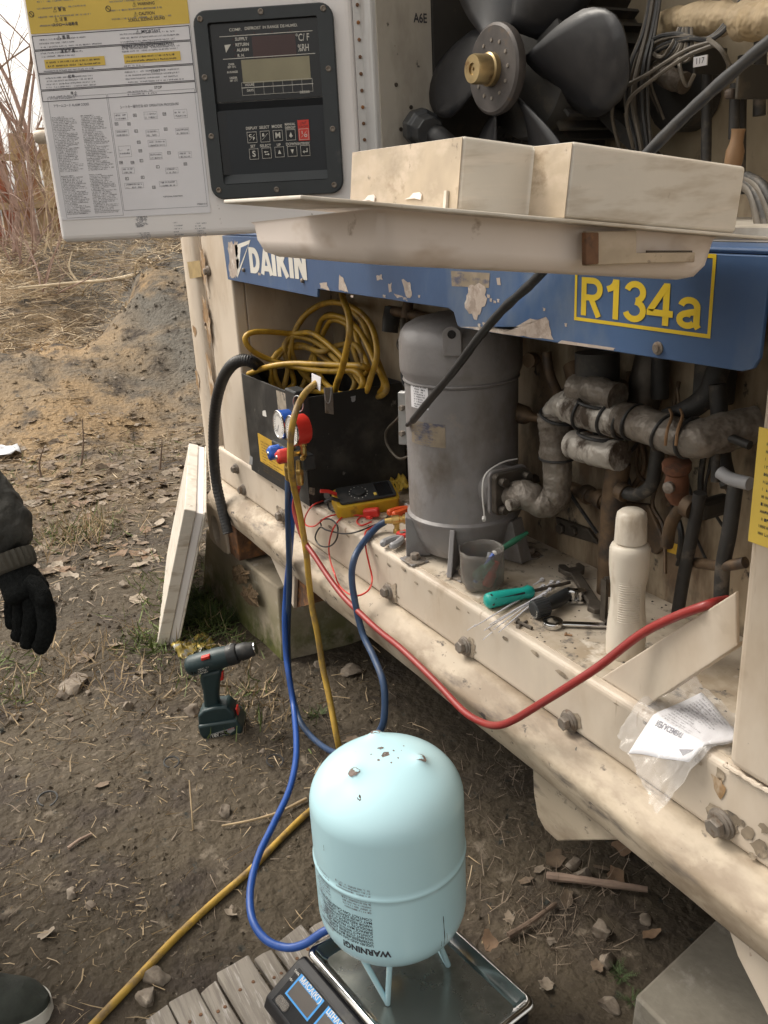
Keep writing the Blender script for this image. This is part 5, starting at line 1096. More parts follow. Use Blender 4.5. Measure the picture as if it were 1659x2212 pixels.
# pliers with orange grip
def pliers(p, q, w, m1, m2, label):
    p, q = Vector(p), Vector(q); d = (q - p).normalized(); s_ = Vector((-d.y, d.x, 0)); L_ = (q - p).length; t = thing('pliers', label, 'pliers', p)
    for k in (1, -1): build(MB().tube(spline([p + d * L_ * .62 + s_ * k * .003, p + d * L_ * .4 + s_ * k * w * .8, p + d * L_ * .15 + s_ * k * w, p + s_ * k * w * .7], 5), [.0055, .006, .0065, .007, .0075, .0078, .008, .008, .008, .008, .008, .008, .008, .008, .007, .005], 8), 'grip', m1, t, smooth=True)
    build(MB().prism([p + d * L_ * a + s_ * b for a, b in ((.6, -.012), (.72, -.014), (.98, -.004), (1, 0), (.98, .004), (.72, .014), (.6, .012))], (0, 0, .009)), 'jaws', m2, t, bevel=.002)
    build(MB().lathe([(.006, 0), (.006, .011)], p + d * L_ * .68, (0, 0, 1), 12), 'pivot', 'bolt_steel', t)
    return t
pliers(at(843, 1110, Z=FZ + .016), at(905, 1090, Z=FZ + .016), .010, 'plastic_orange', 'galv', 'pliers with orange grips lying against the compressor')
pliers(at(835, 1178, Z=FZ + .012), at(885, 1150, Z=FZ + .012), .014, 'plastic_grey', 'plastic_red', 'small pliers with grey grips and a red spring at the compressor foot')
fv = at(846, 1124, Z=FZ + .028); ft_ = thing('service_fitting', 'brass charging fitting joining the dark blue hose to the compressor', 'fitting', (fv.x, fv.y, FZ))
dv = (at(886, 1120, Y=.90) - fv).normalized()
build(MB().lathe([(.006, -.015), (.0075, 0), (.0105, .002), (.0105, .016), (.008, .018), (.008, .024), (.011, .026), (.011, .036), (.006, .038), (.006, .07)], fv, dv, 14), 'knurled_nut', 'brass', ft_, smooth=30)
build(MB().lathe([(.006, 0), (.006, .02), (.008, .022), (.008, .03)], fv + dv * .012, (0, -.1, -1), 12), 'side_valve', 'brass', ft_, smooth=30)
# cut off plastic bottle used as a cup
cc_ = at(1042, 1268, Z=FZ); CR2 = .0395
cup = thing('cut_bottle_cup', 'cut off clear plastic bottle holding small tools on the bay floor', 'cup', cc_)
cm = MB(); NN = 40; rows_ = [(.020, .004), (.030, .0025), (.037, .008), (.0395, .016), (.0405, .045), (.040, .066), (.0405, .078)]
for i, (r, h) in enumerate(rows_):
    for j in range(NN):
        a = 2 * math.pi * j / NN; k = 1 + (.10 * math.cos(5 * a) if i < 3 else .02 * noise.noise(Vector((math.cos(a) * 2, math.sin(a) * 2, h * 30))))
        cm.v.append(cc_ + Vector((math.cos(a) * r * k, math.sin(a) * r * k, h + (.006 * noise.noise(Vector((math.cos(a) * 2, math.sin(a) * 2, 5))) if i == 6 else 0))))
for i in range(6):
    for j in range(NN): a, b = i * NN + j, i * NN + (j + 1) % NN; cm.f.append((a, b, b + NN, a + NN))
build(cm, 'cup_wall', 'clear_plastic', cup, smooth=60, solid=.0006)
tl = thing('small_brush', 'small green handled brush standing slanted in the plastic cup', 'brush', cc_ + Vector((0, 0, .01)))
b0, b1, b2 = cc_ + Vector((-.01, -.01, .008)), at(1066, 1197, d=(cc_ - CAM).dot(AF) + .01), at(1140, 1150, d=(cc_ - CAM).dot(AF) + .02)
build(MB().tube([b0, b1], .0045, 8), 'brush_stem', 'plastic_blue', tl); build(MB().tube([b1, b1.lerp(b2, .2)], .0062, 10), 'ferrule', 'plastic_white', tl)
build(MB().tube([b1.lerp(b2, .2), b1.lerp(b2, .6), b2], [.0052, .006, .0035], 10), 'handle', 'plastic_dgreen', tl, smooth=True)
for k, (m, lab) in enumerate((('plastic_red', 'red handled bit driver inside the clear cup'), ('plastic_grey', 'grey socket bit inside the clear cup'), ('plastic_dgreen', 'dark green plug inside the clear cup'))):
    a = 1.9 * k; o = build(MB().lathe([(.008, 0), (.010, .004), (.010, .026), (.006, .030), (.005, .05)], cc_ + Vector((.013 * math.cos(a), .013 * math.sin(a), .006 + .006 * k)), (.55 * math.sin(a * 2), .4, .7), 12), ('bit_driver', 'socket_bit', 'plug')[k], m, smooth=40); tag(o, lab, ('driver', 'socket', 'plug')[k])
# teal screwdriver
h0, h1, h2 = at(1049, 1299, Z=FZ + .015), at(1150, 1277, Z=FZ + .013), at(1231, 1258, Z=FZ + .008)
sdv = thing('screwdriver', 'teal and black handled screwdriver lying at the sill edge', 'screwdriver', h0)
dd = (h1 - h0); build(MB().tube([h0, h0 + dd * .04, h0 + dd * .18, h0 + dd * .5, h0 + dd * .8, h0 + dd * .93, h1], [.009, .0135, .0145, .013, .0105, .013, .009], 10), 'handle', 'plastic_teal', sdv, smooth=50)
gr = MB(); up_ = (CAM - h0).normalized()
sd_ = dd.normalized().cross(up_).normalized()
for o_ in (0,): gr.tube([h0 + dd * .2 + up_ * .0125, h0 + dd * .5 + up_ * .0115, h0 + dd * .82 + up_ * .0095], .0028, 6)
gr.tube([h0 + dd * .13 + up_ * .010 + sd_ * .010, h0 + dd * .2 + up_ * .0128, h0 + dd * .13 + up_ * .010 - sd_ * .010], .0022, 6)
build(gr, 'grip_inlay', 'black_plastic', sdv, smooth=True); build(MB().tube([h1, h2], .0032, 8), 'shank', 'steel_dark', sdv)
# zip ties fanned under the screwdriver
zt = [((600, 1222), (1130, 860)), ((650, 1195), (1140, 905)), ((712, 1290), (1200, 880)), ((722, 1222), (1210, 915)), ((790, 1215), (1250, 880)), ((825, 1235), (1190, 930)), ((760, 1180), (1150, 960))]
for k, (a, b) in enumerate(zt):
    p, q = at(*c3(*a), Y=.780 - k * .002) if k in (0, 2) else F3(*a), F3(*b, FZ + .0035 + .0012 * k)
    if k not in (0, 2): p = at(*c3(*a), Z=FZ + .003 + .0012 * k)
    z_ = thing('zip_tie', ('white zip tie reaching farthest over the sill edge' if k == 0 else 'white zip tie lowest of the fan drooping past the sill edge' if k == 2 else 'white zip tie in the fan of ties under the teal screwdriver'), 'zip tie', q, 'white zip ties fanned on the sill')
    build(MB().tube([p, p.lerp(q, .5) + Vector((0, 0, .001)), q], [.0008, .0017, .0017], 5), 'strap', 'zip_tie', z_); build(MB().obox(q, q + (q - p).normalized() * .006, .006, .005), 'head', 'zip_tie', z_)
# black ringed cap
k0, k1 = F3(1075, 1075, FZ + .018), F3(1185, 1040, FZ + .020); kd = (k1 - k0).normalized()
cpf = thing('ribbed_cap', 'black ribbed round cap of a fitting lying on the sill', 'cap', (k0.x, k0.y, FZ))
mb = MB().lathe([(.006, -.001), (.013, -.001), (.0165, .001), (.017, .004), (.017, .026), (.014, .028)], k0, kd, 40)
for i, v in enumerate(mb.v):
    if i % 2: d = v - k0; d -= kd * d.dot(kd); v -= d * .05
build(mb, 'cap_body', 'black_plastic', cpf, smooth=20)
wr_ = MB(); v, f = glyphs('CUTTER', .008); u = kd.orthogonal().normalized(); w = kd.cross(u)
wr_.add([k0 - kd * .0012 + (u * math.cos(R_(90) - x / .0125) + w * math.sin(R_(90) - x / .0125)) * (.0125 + y * .6) for x, y in v], f); build(wr_, 'lettering', 'white_print', cpf)
build(MB().tube([k0 + kd * .02, F3(1240, 1010, FZ + .016), F3(1335, 950, FZ + .016)], [.010, .013, .011], 12), 'cutter_frame', 'black_plastic', cpf, smooth=True)
cl2 = thing('hose_clamp', 'pair of small chrome rollers of a pipe cutter on the sill', 'clamp', F3(1380, 1000))
for x in (1355, 1410): build(MB().lathe([(.008, 0), (.010, .002), (.010, .006), (.0065, .008), (.0065, .016), (.010, .018), (.010, .024)], F3(x, 1020, FZ + .001), (0, 0, 1), 18), 'roller', 'chrome', cl2, smooth=35)
build(MB().obox(F3(1320, 925, FZ + .026), F3(1410, 945, FZ + .026), .006, .002), 'axle', 'chrome', cl2)
# combination spanner
s0, s1 = F3(1215, 1170, FZ + .006), at(1345, 1352, Z=FZ + .006); sdn = (s1 - s0).normalized(); ss = Vector((-sdn.y, sdn.x, 0))
sp = thing('ring_spanner', 'chrome ring spanner lying behind the white bottle', 'spanner', s0)
build(MB().lathe([(.010, -.005), (.0165, -.005), (.0175, -.003), (.0175, .003), (.0165, .005), (.010, .005), (.010, -.005)], s0, (0, 0, 1), 24, caps=False), 'ring_end', 'chrome', sp, smooth=40)
build(MB().obox(s0 + sdn * .016, s1, .012, .005), 'shank', 'chrome', sp, bevel=.0015)
# adjustable spanner, dark
a0_, a1_ = F3(1350, 790, FZ + .012), F3(1530, 1080, FZ + .010); ad = (a1_ - a0_).normalized(); as_ = Vector((-ad.y, ad.x, 0))
asn = thing('adjustable_spanner', 'rusty dark open ended spanner lying against the back of the bay floor', 'spanner', a0_)
L_ = (a1_ - a0_).length
build(MB().prism([a0_ + ad * x + as_ * y for x, y in ((-.012, -.022), (.004, -.026), (.022, -.018), (.03, -.009), (L_ - .02, -.010), (L_, -.016), (L_ + .014, -.008), (L_ + .014, .008), (L_, .016), (L_ - .02, .010), (.03, .009), (.022, .018), (.004, .024), (-.014, .018), (-.010, .010), (.004, .008), (.006, -.006), (-.010, -.010))], (0, 0, .010)), 'spanner_body', 'steel_dark', asn, bevel=.002)
# dark steel bracket
k_ = thing('angle_bracket', 'dark steel angle bracket standing beside the white bottle', 'bracket', F3(1590, 1150))
g0 = F3(1580, 1150); gx = Vector((.5, .86, 0))
build(MB().obox(g0 + Vector((0, 0, .0)), g0 + Vector((0, 0, .075)), .006, .012, (1, 0, 0)), 'upright', 'steel_dark', k_); build(MB().obox(g0 + gx * .045, g0 + gx * .045 + Vector((0, 0, .075)), .006, .012, (1, 0, 0)), 'upright', 'steel_dark', k_)
build(MB().obox(g0 + Vector((0, 0, .075)), g0 + gx * .05 + Vector((0, 0, .075)), .012, .006), 'crossbar', 'steel_dark', k_); build(MB().obox(g0 + Vector((0, 0, .004)), g0 + gx * .05 + Vector((0, 0, .004)), .03, .005), 'base', 'steel_dark', k_)
# loose screws
for k, (p, q, r, lab) in enumerate((((965, 1160), (1065, 1205), .0032, 'loose grey bolt lying below the black ribbed cap'), ((970, 1190), (1030, 1155), .0022, 'short screw crossing the loose grey bolt'), ((1315, 1250), (1355, 1258), .0018, 'tiny coppery screw on the bay floor'))):
    p, q = F3(*p, FZ + r), F3(*q, FZ + r); b_ = thing('loose_screw', lab, 'screw', p)
    build(MB().tube([p, q], r, 8), 'shank', 'steel_dark' if k < 2 else 'tan_plug', b_); mb = MB(); hexn(mb, p, p - q, r * 2, r * 1.6); build(mb, 'head', 'bolt_steel' if k < 2 else 'tan_plug', b_)
rnd = random.Random(77); gv = MB()
for k in range(230):
    x = rnd.uniform(-2.2, -.65); y = .815 + .26 * rnd.random() ** 1.3; s_ = rnd.uniform(.0008, .0032); p = Vector((x, y, FZ))
    gv.add([p + Vector((s_ * math.cos(a + k), s_ * math.sin(a + k), 0)) for a in (0, 1.6, 3.1, 4.7)] + [p + Vector((0, 0, s_ * .7))], [(0, 1, 4), (1, 2, 4), (2, 3, 4), (3, 0, 4)])
tag(build(gv, 'floor_grit', 'steel_dark'), 'dark grit and paint flakes scattered on the bay floor', 'grit', kind='stuff')
# white squeeze bottle
wb0 = at(1350, 1412, Z=FZ); wbt = thing('white_bottle', 'tall ivory plastic bottle with a waisted grip and a round cap', 'bottle', wb0)
dpt = (wb0 - CAM).dot(AF); px2m = dpt / FOC
bpr = [(.0, .0), (.0275, .0), (.0295, .004), (.030, .03), (.0285, .06), (.0262, .085), (.0255, .10), (.0262, .118), (.0285, .135), (.0298, .15), (.0302, .17), (.0300, .178), (.0275, .184), (.0235, .187), (.0205, .1875), (.0205, .1905)]
build(MB().lathe(bpr, wb0, n=40), 'bottle_body', 'bottle_plastic', wbt, smooth=40)
for k in range(18): build(MB().tube([wb0 + Vector((math.cos(a) * (.0262 + .0006 * abs(k - 9) * .25), math.sin(a) * (.0262 + .0006 * abs(k - 9) * .25), .066 + k * .0038)) for a in [R_(-75 + q * 8) for q in range(10)]], .0010, 6), 'grip_rib', 'bottle_plastic', wbt, smooth=True)
build(MB().lathe([(.0205, .1895), (.0238, .190), (.0236, .194), (.0225, .225), (.021, .234), (.016, .2385), (.0, .240)], wb0, n=40), 'cap', 'bottle_plastic', wbt, smooth=40)
# delivery note in a plastic bag over the sill edge
def c4(x, y): return 1216.6 + .275 * x, 1050.7 + .275 * y
zz = FZ + .006
A_, B_, C_, D_ = at(*c4(525, 1880), Z=zz), at(*c4(1085, 1640), Z=zz), at(*c4(1400, 1990), Z=zz), at(*c4(985, 2170), Z=zz - .02)
note = thing('folded_note', 'white printed note lying folded on the sill corner in a plastic bag', 'paper', A_)
pm = MB(); NN = 16
def nq(u, v):
    p = (A_.lerp(B_, u)).lerp(D_.lerp(C_, u), v); e = max(0, .80 - p.y); return Vector((p.x, p.y, zz + .004 * noise.noise(Vector((u * 2, v * 2, 3))) + .004 * u - min(.05, e * 1.0)))
for i in range(NN + 1):
    for j in range(NN + 1): pm.v.append(nq(i / NN, j / NN))
for i in range(NN):
    for j in range(NN): a = i * (NN + 1) + j; pm.f.append((a, a + 1, a + NN + 2, a + NN + 1))
build(pm, 'sheet', 'paper', note, smooth=True, solid=.0015)
pr = MB(); fl_ = MB(); rn = random.Random(6)
def onnote(mb, dz=.0016):
    for p in mb.v: q_ = nq(p.x, p.z); p.x, p.y, p.z = q_.x, q_.y, q_.z + dz
    return mb
for k in range(13):        # lines of print run down the sheet, read from the far side
    u = .30 + .05 * k; words(fl_, 0, .62, 0, .018, 0, rn, rn.uniform(.5, .95))
fl_ = MB()
for k in range(14):
    t = MB(); words(t, 0, .7, 0, .022, 0, rn, rn.uniform(.45, .95))
    for p in t.v: x, z = p.x, p.z; p.x = .34 + .045 * k + z; p.z = .12 + x * .95; p.y = 0
    fl_.add(t.v, t.f)
build(onnote(fl_), 'print_lines', 'ink_grey', note)
v, f = glyphs('REPLACEMENT', .075, .002); t = MB(); t.add([(.27 - y, 0, .38 - x * -1) for x, y in v], f); build(onnote(t), 'heading', 'ink_grey', note)
t = MB(); t.add([(.12, 0, .72), (.17, 0, .95), (.05, 0, .86)], [(0, 1, 2)]); build(onnote(t), 'emblem', 'ink_grey', note)
bag = MB(); NB = 54
Ab, Bb, Cb, Db = at(1338, 1540, Z=zz), at(1500, 1470, Z=zz), at(1640, 1600, Z=zz), at(1430, 1690, Z=zz - .03)
for i in range(NB + 1):
    for j in range(NB + 1):
        u, v = i / NB, j / NB; p = (Ab.lerp(Bb, u)).lerp(Db.lerp(Cb, u), v); e = max(0, .80 - p.y); w_ = Vector((u * 5, v * 5, 9))
        bag.v.append(Vector((p.x, p.y - .012 * e + .006 * noise.noise(w_ * 1.3) - (.010 * abs(noise.noise(w_ * 2.2)) if e > .01 else 0), FZ + .010 + .006 * noise.noise(w_) + .006 * abs(noise.noise(w_ * 1.7 + Vector((3, 1, 0)))) + .004 * abs(noise.noise(w_ * 3.6)) - min(.09, e * 1.25))))
for i in range(NB):
    for j in range(NB): a = i * (NB + 1) + j; bag.f.append((a, a + 1, a + NB + 2, a + NB + 1))
tag(build(bag, 'plastic_bag', 'clear_film', smooth=True), 'crinkled clear plastic bag draped over the sill edge under the note', 'plastic bag')

# ---------------------------------------------------------------- concrete supports
def rough_block(name, poly, z0, z1, m, label, seed=0):
    """block from a ground polygon (bottom) and a top polygon, with worn edges"""
    bot, top_ = poly; k = len(bot); mb = MB(); R = 9
    for i in range(R):
        t = i / (R - 1)
        for j in range(k * 6):
            a, s_ = j // 6, (j % 6) / 6; p = Vector(bot[a]).lerp(Vector(bot[(a + 1) % k]), s_); q = Vector(top_[a]).lerp(Vector(top_[(a + 1) % k]), s_); w = p.lerp(q, t)
            d = .006 * noise.noise(Vector((w.x * 9, w.y * 9, (z0 + (z1 - z0) * t) * 9 + seed))); c = sum((Vector(b) for b in bot), Vector((0, 0))) / k; o = (w - c).normalized() * d
            mb.v.append(Vector((w.x + o.x, w.y + o.y, z0 + (z1 - z0) * t)))
    n = k * 6
    for i in range(R - 1):
        for j in range(n): mb.f.append((i * n + j, i * n + (j + 1) % n, (i + 1) * n + (j + 1) % n, (i + 1) * n + j))
    mb.f.append(tuple(range((R - 1) * n, R * n))); return mb
lb = thing('concrete_block', 'mossy concrete foundation block under the left corner of the container', 'concrete block', (-2.5, 1.05, 0))
build(rough_block('', ([(-2.90, .80), (-2.19, .815), (-2.17, 1.5), (-2.90, 1.5)], [(-2.80, .815), (-2.20, .83), (-2.19, 1.5), (-2.80, 1.5)]), -.05, .245, 0, ''), 'block_body', 'concrete_moss', lb, smooth=30, bevel=.006)
def wallpatch(px, Y, m, name, parent, seed, amp=.25, dy=.0):
    P = [at(x, y, Y=Y) for x, y in px]; c = sum(P, Vector()) / len(P); rnd = random.Random(seed); out = []
    for i, p in enumerate(P):
        q = P[(i + 1) % len(P)]
        for k in range(5): out.append(c + (p.lerp(q, k / 5) - c) * (1 + amp * rnd.uniform(-1, .6)))
    mb = MB(); mb.v = [c + Vector((0, -.006, 0))] + [c + (p - c) * .6 + Vector((0, -.004 + .004 * rnd.uniform(-1, 1), 0)) for p in out] + out
    n = len(out)
    for i in range(n): j = (i + 1) % n; mb.f += [(0, 1 + i, 1 + j), (1 + i, 1 + n + i, 1 + n + j, 1 + j)]
    return build(mb, name, m, parent, smooth=True)
def cb(x, y): return D2(x, y)
wallpatch([cb(*p) for p in ((190, 770), (240, 740), (325, 790), (320, 850), (270, 900), (190, 860))], .800, 'hollow_brown', 'spalled_patch', lb, 1)
wallpatch([cb(*p) for p in ((270, 910), (330, 890), (390, 960), (380, 1040), (310, 1050), (255, 960))], .800, 'hollow_brown', 'spalled_patch', lb, 2)
rs_ = thing('concrete_slab', 'weathered grey concrete slab under the near right end of the container', 'concrete slab', (-.5, 1.0, 0))
zt_ = .07
p0, p1 = at(1370, 2150, Z=zt_), at(1545, 1985, Z=zt_); dx = (p1 - p0).normalized()
q0 = p0 + Vector((.62, .0, 0)); 
top_ = [(p0.x, p0.y), (q0.x, q0.y), (q0.x + dx.x * .9, q0.y + dx.y * .9), (p0.x + dx.x * .9, p0.y + dx.y * .9)]
build(rough_block('', ([(x - .004, y - .004) for x, y in top_], top_), -.06, zt_, 0, '', 5), 'slab_body', 'concrete', rs_, smooth=30, bevel=.006)

# ---------------------------------------------------------------- loose insulated panel leaning on the corner
B0 = at(338, 1396, Z=0); B0.z = gh(B0.x, B0.y) + .0
T0 = at(399, 1085, Y=.685); T1 = at(409, 948, Z=T0.z); e_ = (T1 - T0); LP = e_.length; e_.z = 0; e_.normalize(); v_ = (T0 - B0); v_ -= e_ * v_.dot(e_); T0 = B0 + v_
nrm = e_.cross(v_).normalized()
if nrm.y > 0: nrm = -nrm
pan = thing('leaning_panel', 'cream insulated access panel leaning upright against the left corner of the container', 'panel', B0)
def slabp(o0, o1, ins): 
    P = [B0 + e_ * 0 + v_.normalized() * ins - nrm * o0, T0 - v_.normalized() * ins - nrm * o0, T0 + e_ * LP - v_.normalized() * ins - nrm * o0, B0 + e_ * LP + v_.normalized() * ins - nrm * o0]; return MB().prism([p + e_ * ins for p in P], -nrm * (o1 - o0))
build(slabp(0, .036, 0), 'outer_skin', 'hatch_paint', pan, bevel=.003); build(slabp(.0365, .060, .006), 'gasket_frame', 'white_paint', pan, bevel=.003); build(slabp(.0605, .067, -.002), 'inner_skin', 'hatch_paint', pan, bevel=.002)

# ---------------------------------------------------------------- cordless drill
def cz(x, y): return .33333 * x, 995.4 + .33333 * y
DP = at(487, 1572, Z=0); DP.z = gh(DP.x, DP.y); dnv = Vector((.87, -.49, 0)).normalized(); dex = Vector((.49, .87, 0)).normalized()
drill = thing('cordless_drill', 'dark green cordless drill with red trigger standing on its battery on the dirt', 'cordless drill', DP)
def dq(x, y): return at(*cz(x, y), pl=(DP, dnv))
def dprism(px, th, name, m, off=0, bevel=.004, parent=None): return build(MB().prism([dq(*p) + dnv * (th / 2 + off) for p in px], -dnv * th), name, m, parent if parent else drill, bevel=bevel, seg=3, smooth=30)
bd = dq(1215, 1335); be = dq(1480, 1262); ba = (be - bd); bl2 = ba.length; ba.normalize(); br_ = .026
body = build(MB().lathe([(.012, -.004), (.022, .002), (.0275, .012), (.0285, .05), (.028, bl2 * .62), (.029, bl2 * .66), (.0285, bl2 * .8), (.026, bl2)], bd, ba, 24), 'motor_housing', 'drill_green', drill, smooth=40)
build(MB().lathe([(.0265, bl2), (.0275, bl2 + .003), (.0270, bl2 + .022), (.024, bl2 + .026)], bd, ba, 28), 'torque_collar', 'black_plastic', drill, smooth=40)
chk = build(MB().lathe([(.021, bl2 + .026), (.0225, bl2 + .03), (.0225, bl2 + .052), (.0195, bl2 + .056), (.0185, bl2 + .066), (.013, bl2 + .072)], bd, ba, 24), 'chuck', 'black_plastic', drill, smooth=40)
build(MB().lathe([(.0165, bl2 + .0715), (.0165, bl2 + .0745), (.009, bl2 + .075)], bd, ba, 20), 'chuck_ring', 'chrome', chk, smooth=40)
for k in range(9):
    a = R_(200 + k * 17); u = ba.orthogonal().normalized(); w = ba.cross(u); pnt = bd + ba * (bl2 + .012) + (u * math.cos(a) + w * math.sin(a)) * .0272
    build(MB().obox(pnt, pnt + ba * .003, .0015, .002), 'scale_mark', 'white_print', drill)
dprism([(1305, 1360), (1440, 1330), (1440, 1370), (1428, 1420), (1420, 1500), (1424, 1575), (1432, 1600), (1330, 1625), (1326, 1560), (1318, 1470), (1300, 1410)], .034, 'handle', 'drill_green', bevel=.010)
dprism([(1408, 1370), (1448, 1358), (1452, 1412), (1430, 1420), (1418, 1395)], .016, 'trigger', 'plastic_red', bevel=.003)
dprism([(1312, 1246), (1368, 1230), (1372, 1248), (1318, 1266)], .014, 'direction_switch', 'plastic_red', off=.020, bevel=.002)
dprism([(1295, 1612), (1330, 1580), (1400, 1560), (1480, 1552), (1520, 1590), (1540, 1640), (1300, 1680)], .060, 'battery_foot', 'drill_green', bevel=.006)
bat = dprism([(1298, 1668), (1545, 1628), (1585, 1690), (1578, 1722), (1345, 1768), (1312, 1722)], .076, 'battery', 'drill_green', bevel=.006)
dprism([(1530, 1592), (1541, 1598), (1553, 1632), (1542, 1634)], .026, 'release_button', 'plastic_red', bevel=.002)
def dface(px, m, name, off, par): return build(MB().add([dq(*p) + dnv * off for p in px], [tuple(range(len(px)))]), name, m, par)
dface([(1380, 1718), (1530, 1672), (1538, 1690), (1508, 1712), (1470, 1722), (1382, 1748)], 'plastic_grey', 'label_stripe', .0386, bat); dface([(1384, 1722), (1488, 1692), (1486, 1716), (1386, 1744)], 'panel_black', 'label_plate', .0388, bat)
t_o = dq(1412, 1726) + dnv * .039; tx_ = (dq(1500, 1700) - dq(1400, 1730)).normalized(); tz_ = dnv.cross(tx_); tz_ = tz_ if tz_.z > 0 else -tz_
def dtext2(s, o, size, m, par, bold=0): 
    v, f = glyphs(s, size, bold); return build(MB().add([o + tx_ * x + tz_ * y for x, y in v], f), 'lettering', m, par)
dtext2('18V', t_o, .013, 'white_print', bat, .0006); dtext2('1,5Ah', t_o + tx_ * .019 + tz_ * .003, .0055, 'white_print', bat); dtext2('Li-Ion', t_o + tx_ * .019 - tz_ * .003, .0055, 'white_print', bat); dtext2('BOSCH', dq(1515, 1682) + dnv * .039, .0055, 'plastic_red', bat)
tx_ = ba; tz_ = dnv.cross(ba); tz_ = tz_ if tz_.z > 0 else -tz_
sp_ = MB(); rn = random.Random(9)
for k in range(3):
    t = MB(); words(t, 0, .034, 0, .004, 0, rn, rn.uniform(.6, 1)); o_ = dq(1300, 1322 + k * 14) + dnv * .0288
    sp_.add([o_ + tx_ * p.x + tz_ * p.z for p in t.v], t.f)
build(sp_, 'small_print', 'white_print', body)
vn = MB()
for k in range(4): p = dq(1262 + k * 16, 1350 - k * 4) + dnv * .0262; vn.obox(p, p + tz_ * .010, .002, .002)
build(vn, 'vent_slots', 'panel_black', body)

# ---------------------------------------------------------------- pallet boards, scale and refrigerant tank
def cp_(x, y): return 165.9 + .33333 * x, 1880 + .33333 * y
pal = thing('pallet', 'weathered grey wooden pallet lying under the electronic scale', 'pallet', (-1.0, .32, -.06))
PZ = -.008
pd_ = (at(*cp_(1080, 970), Z=PZ) - at(*cp_(905, 680), Z=PZ)); pd_.z = 0; pd_.normalize()
for k, (a, b, z, L_) in enumerate((((440, 960), (588, 866), PZ - .016, .8), ((596, 860), (770, 752), PZ - .014, .8), ((795, 785), (905, 716), PZ - .020, .8), ((905, 668), (1112, 545), PZ, .72), ((1150, 577), (1262, 512), PZ - .018, .74), ((1276, 482), (1450, 340), PZ - .004, .72), ((1500, 372), (1600, 316), PZ - .012, .72))):
    p, q = at(*cp_(*a), Z=z), at(*cp_(*b), Z=z); mb = MB(); N = 14; w = q - p; rnd = random.Random(k)
    for i in range(N + 1):
        for t_, dz in ((0, 0), (.5, .0008), (1, 0), (1, -.018), (0, -.018)):
            o = p + w * t_ + pd_ * (L_ * i / N + (rnd.uniform(-.004, .004) if i == 0 else 0)) + Vector((0, 0, dz + .0018 * noise.noise(Vector((i * .5, t_ * 2, k)))))
            o += w.normalized() * (.003 * noise.noise(Vector((i * .4, k * 3, t_))))
            mb.v.append(o)
    for i in range(N):
        for j in range(5): mb.f.append((i * 5 + j, i * 5 + (j + 1) % 5, (i + 1) * 5 + (j + 1) % 5, (i + 1) * 5 + j))
    mb.f += [tuple(range(5)), tuple(N * 5 + j for j in range(5))]
    build(mb, 'board', 'wood_grey', pal, bevel=.0025)
    for u in (.3, .7):
        c = p + w * u + pd_ * .06 + Vector((0, 0, .0008)); build(MB().lathe([(.0035, 0), (.003, .0012)], c, (0, 0, 1), 8), 'nail', 'rust', pal)
pp0 = at(*cp_(440, 960), Z=PZ - .04); pp1 = at(*cp_(1600, 316), Z=PZ - .04)
for o in (.05, .4): build(MB().obox(pp0 + pd_ * o + Vector((0, 0, -.012)), pp1 + pd_ * o + Vector((0, 0, -.012)), .08, .035), 'stringer', 'wood_grey', pal, bevel=.003)
# scale
TZ = .078
Lc, Rc = at(662, 2051, Z=TZ), at(1158, 2162, Z=TZ); e1 = at(870, 2290, Z=TZ) - Lc; e1.z = 0; e1.normalize(); e2 = Vector((-e1.y, e1.x, 0)); 
if (Rc - Lc).dot(e2) < 0: e2 = -e2
TW, TL = (Rc - Lc).dot(e2), (Rc - Lc).dot(e1)
MS = Matrix((e1, e2, Vector((0, 0, 1)))).transposed().to_4x4(); MS.translation = Vector((Lc.x, Lc.y, 0))
scl = thing('electronic_scale', 'black electronic shop scale with stainless tray and blue framed displays on the pallet', 'scale', (Lc + e1 * TL / 2 + e2 * TW / 2).xy.to_3d())
def sp_(mb, name, m, parent=None, **k): return build(mb, name, m, parent if parent else scl, M=MS, **k)
mb = MB(); rings = []
for ins, z, r in ((-.003, TZ - .006, .018), (0, TZ, .016), (.004, TZ + .001, .015), (.008, TZ - .001, .014), (.016, TZ - .016, .012), (.022, TZ - .020, .012)):
    rings.append([Vector((x, y, z)) for x, y in rr(ins, ins, TL - ins, TW - ins, r)])
n = len(rings[0])
for q in rings: mb.v += q
for i in range(len(rings) - 1):
    for k in range(n): mb.f.append((i * n + k, i * n + (k + 1) % n, (i + 1) * n + (k + 1) % n, (i + 1) * n + k))
trim = sp_(mb, 'tray_rim', 'stainless', smooth=60)
# tray floor, slightly buckled
mb = MB(); NX = 28
for i in range(NX + 1):
    for j in range(NX + 1):
        x, y = .021 + (TL - .042) * i / NX, .021 + (TW - .042) * j / NX; e = min(i, NX - i, j, NX - j) / NX
        mb.v.append(Vector((x, y, TZ - .020 + .0018 * noise.noise(Vector((x * 9, y * 9, 2))) * min(1, e * 8))))
for i in range(NX):
    for j in range(NX): a = i * (NX + 1) + j; mb.f.append((a, a + 1, a + NX + 2, a + NX + 1))
sp_(mb, 'tray_floor', 'tray_film', smooth=True)
sp_(MB().prism([(x, y, .004) for x, y in rr(.004, .002, TL - .004, TW - .006, .012)], (0, 0, TZ - .028)), 'scale_base', 'scale_black', bevel=.004)
CW = .088
cons = MB().prism([(-.004, .0015, .004), (-.004, -CW, .004), (-.004, -CW - .004, .012), (-.004, -CW + .004, .030), (-.004, -.020, .064), (-.004, -.004, .066), (-.004, .0015, .060)], (TL + .008, 0, 0))
con = sp_(cons, 'console', 'scale_black', bevel=.004)
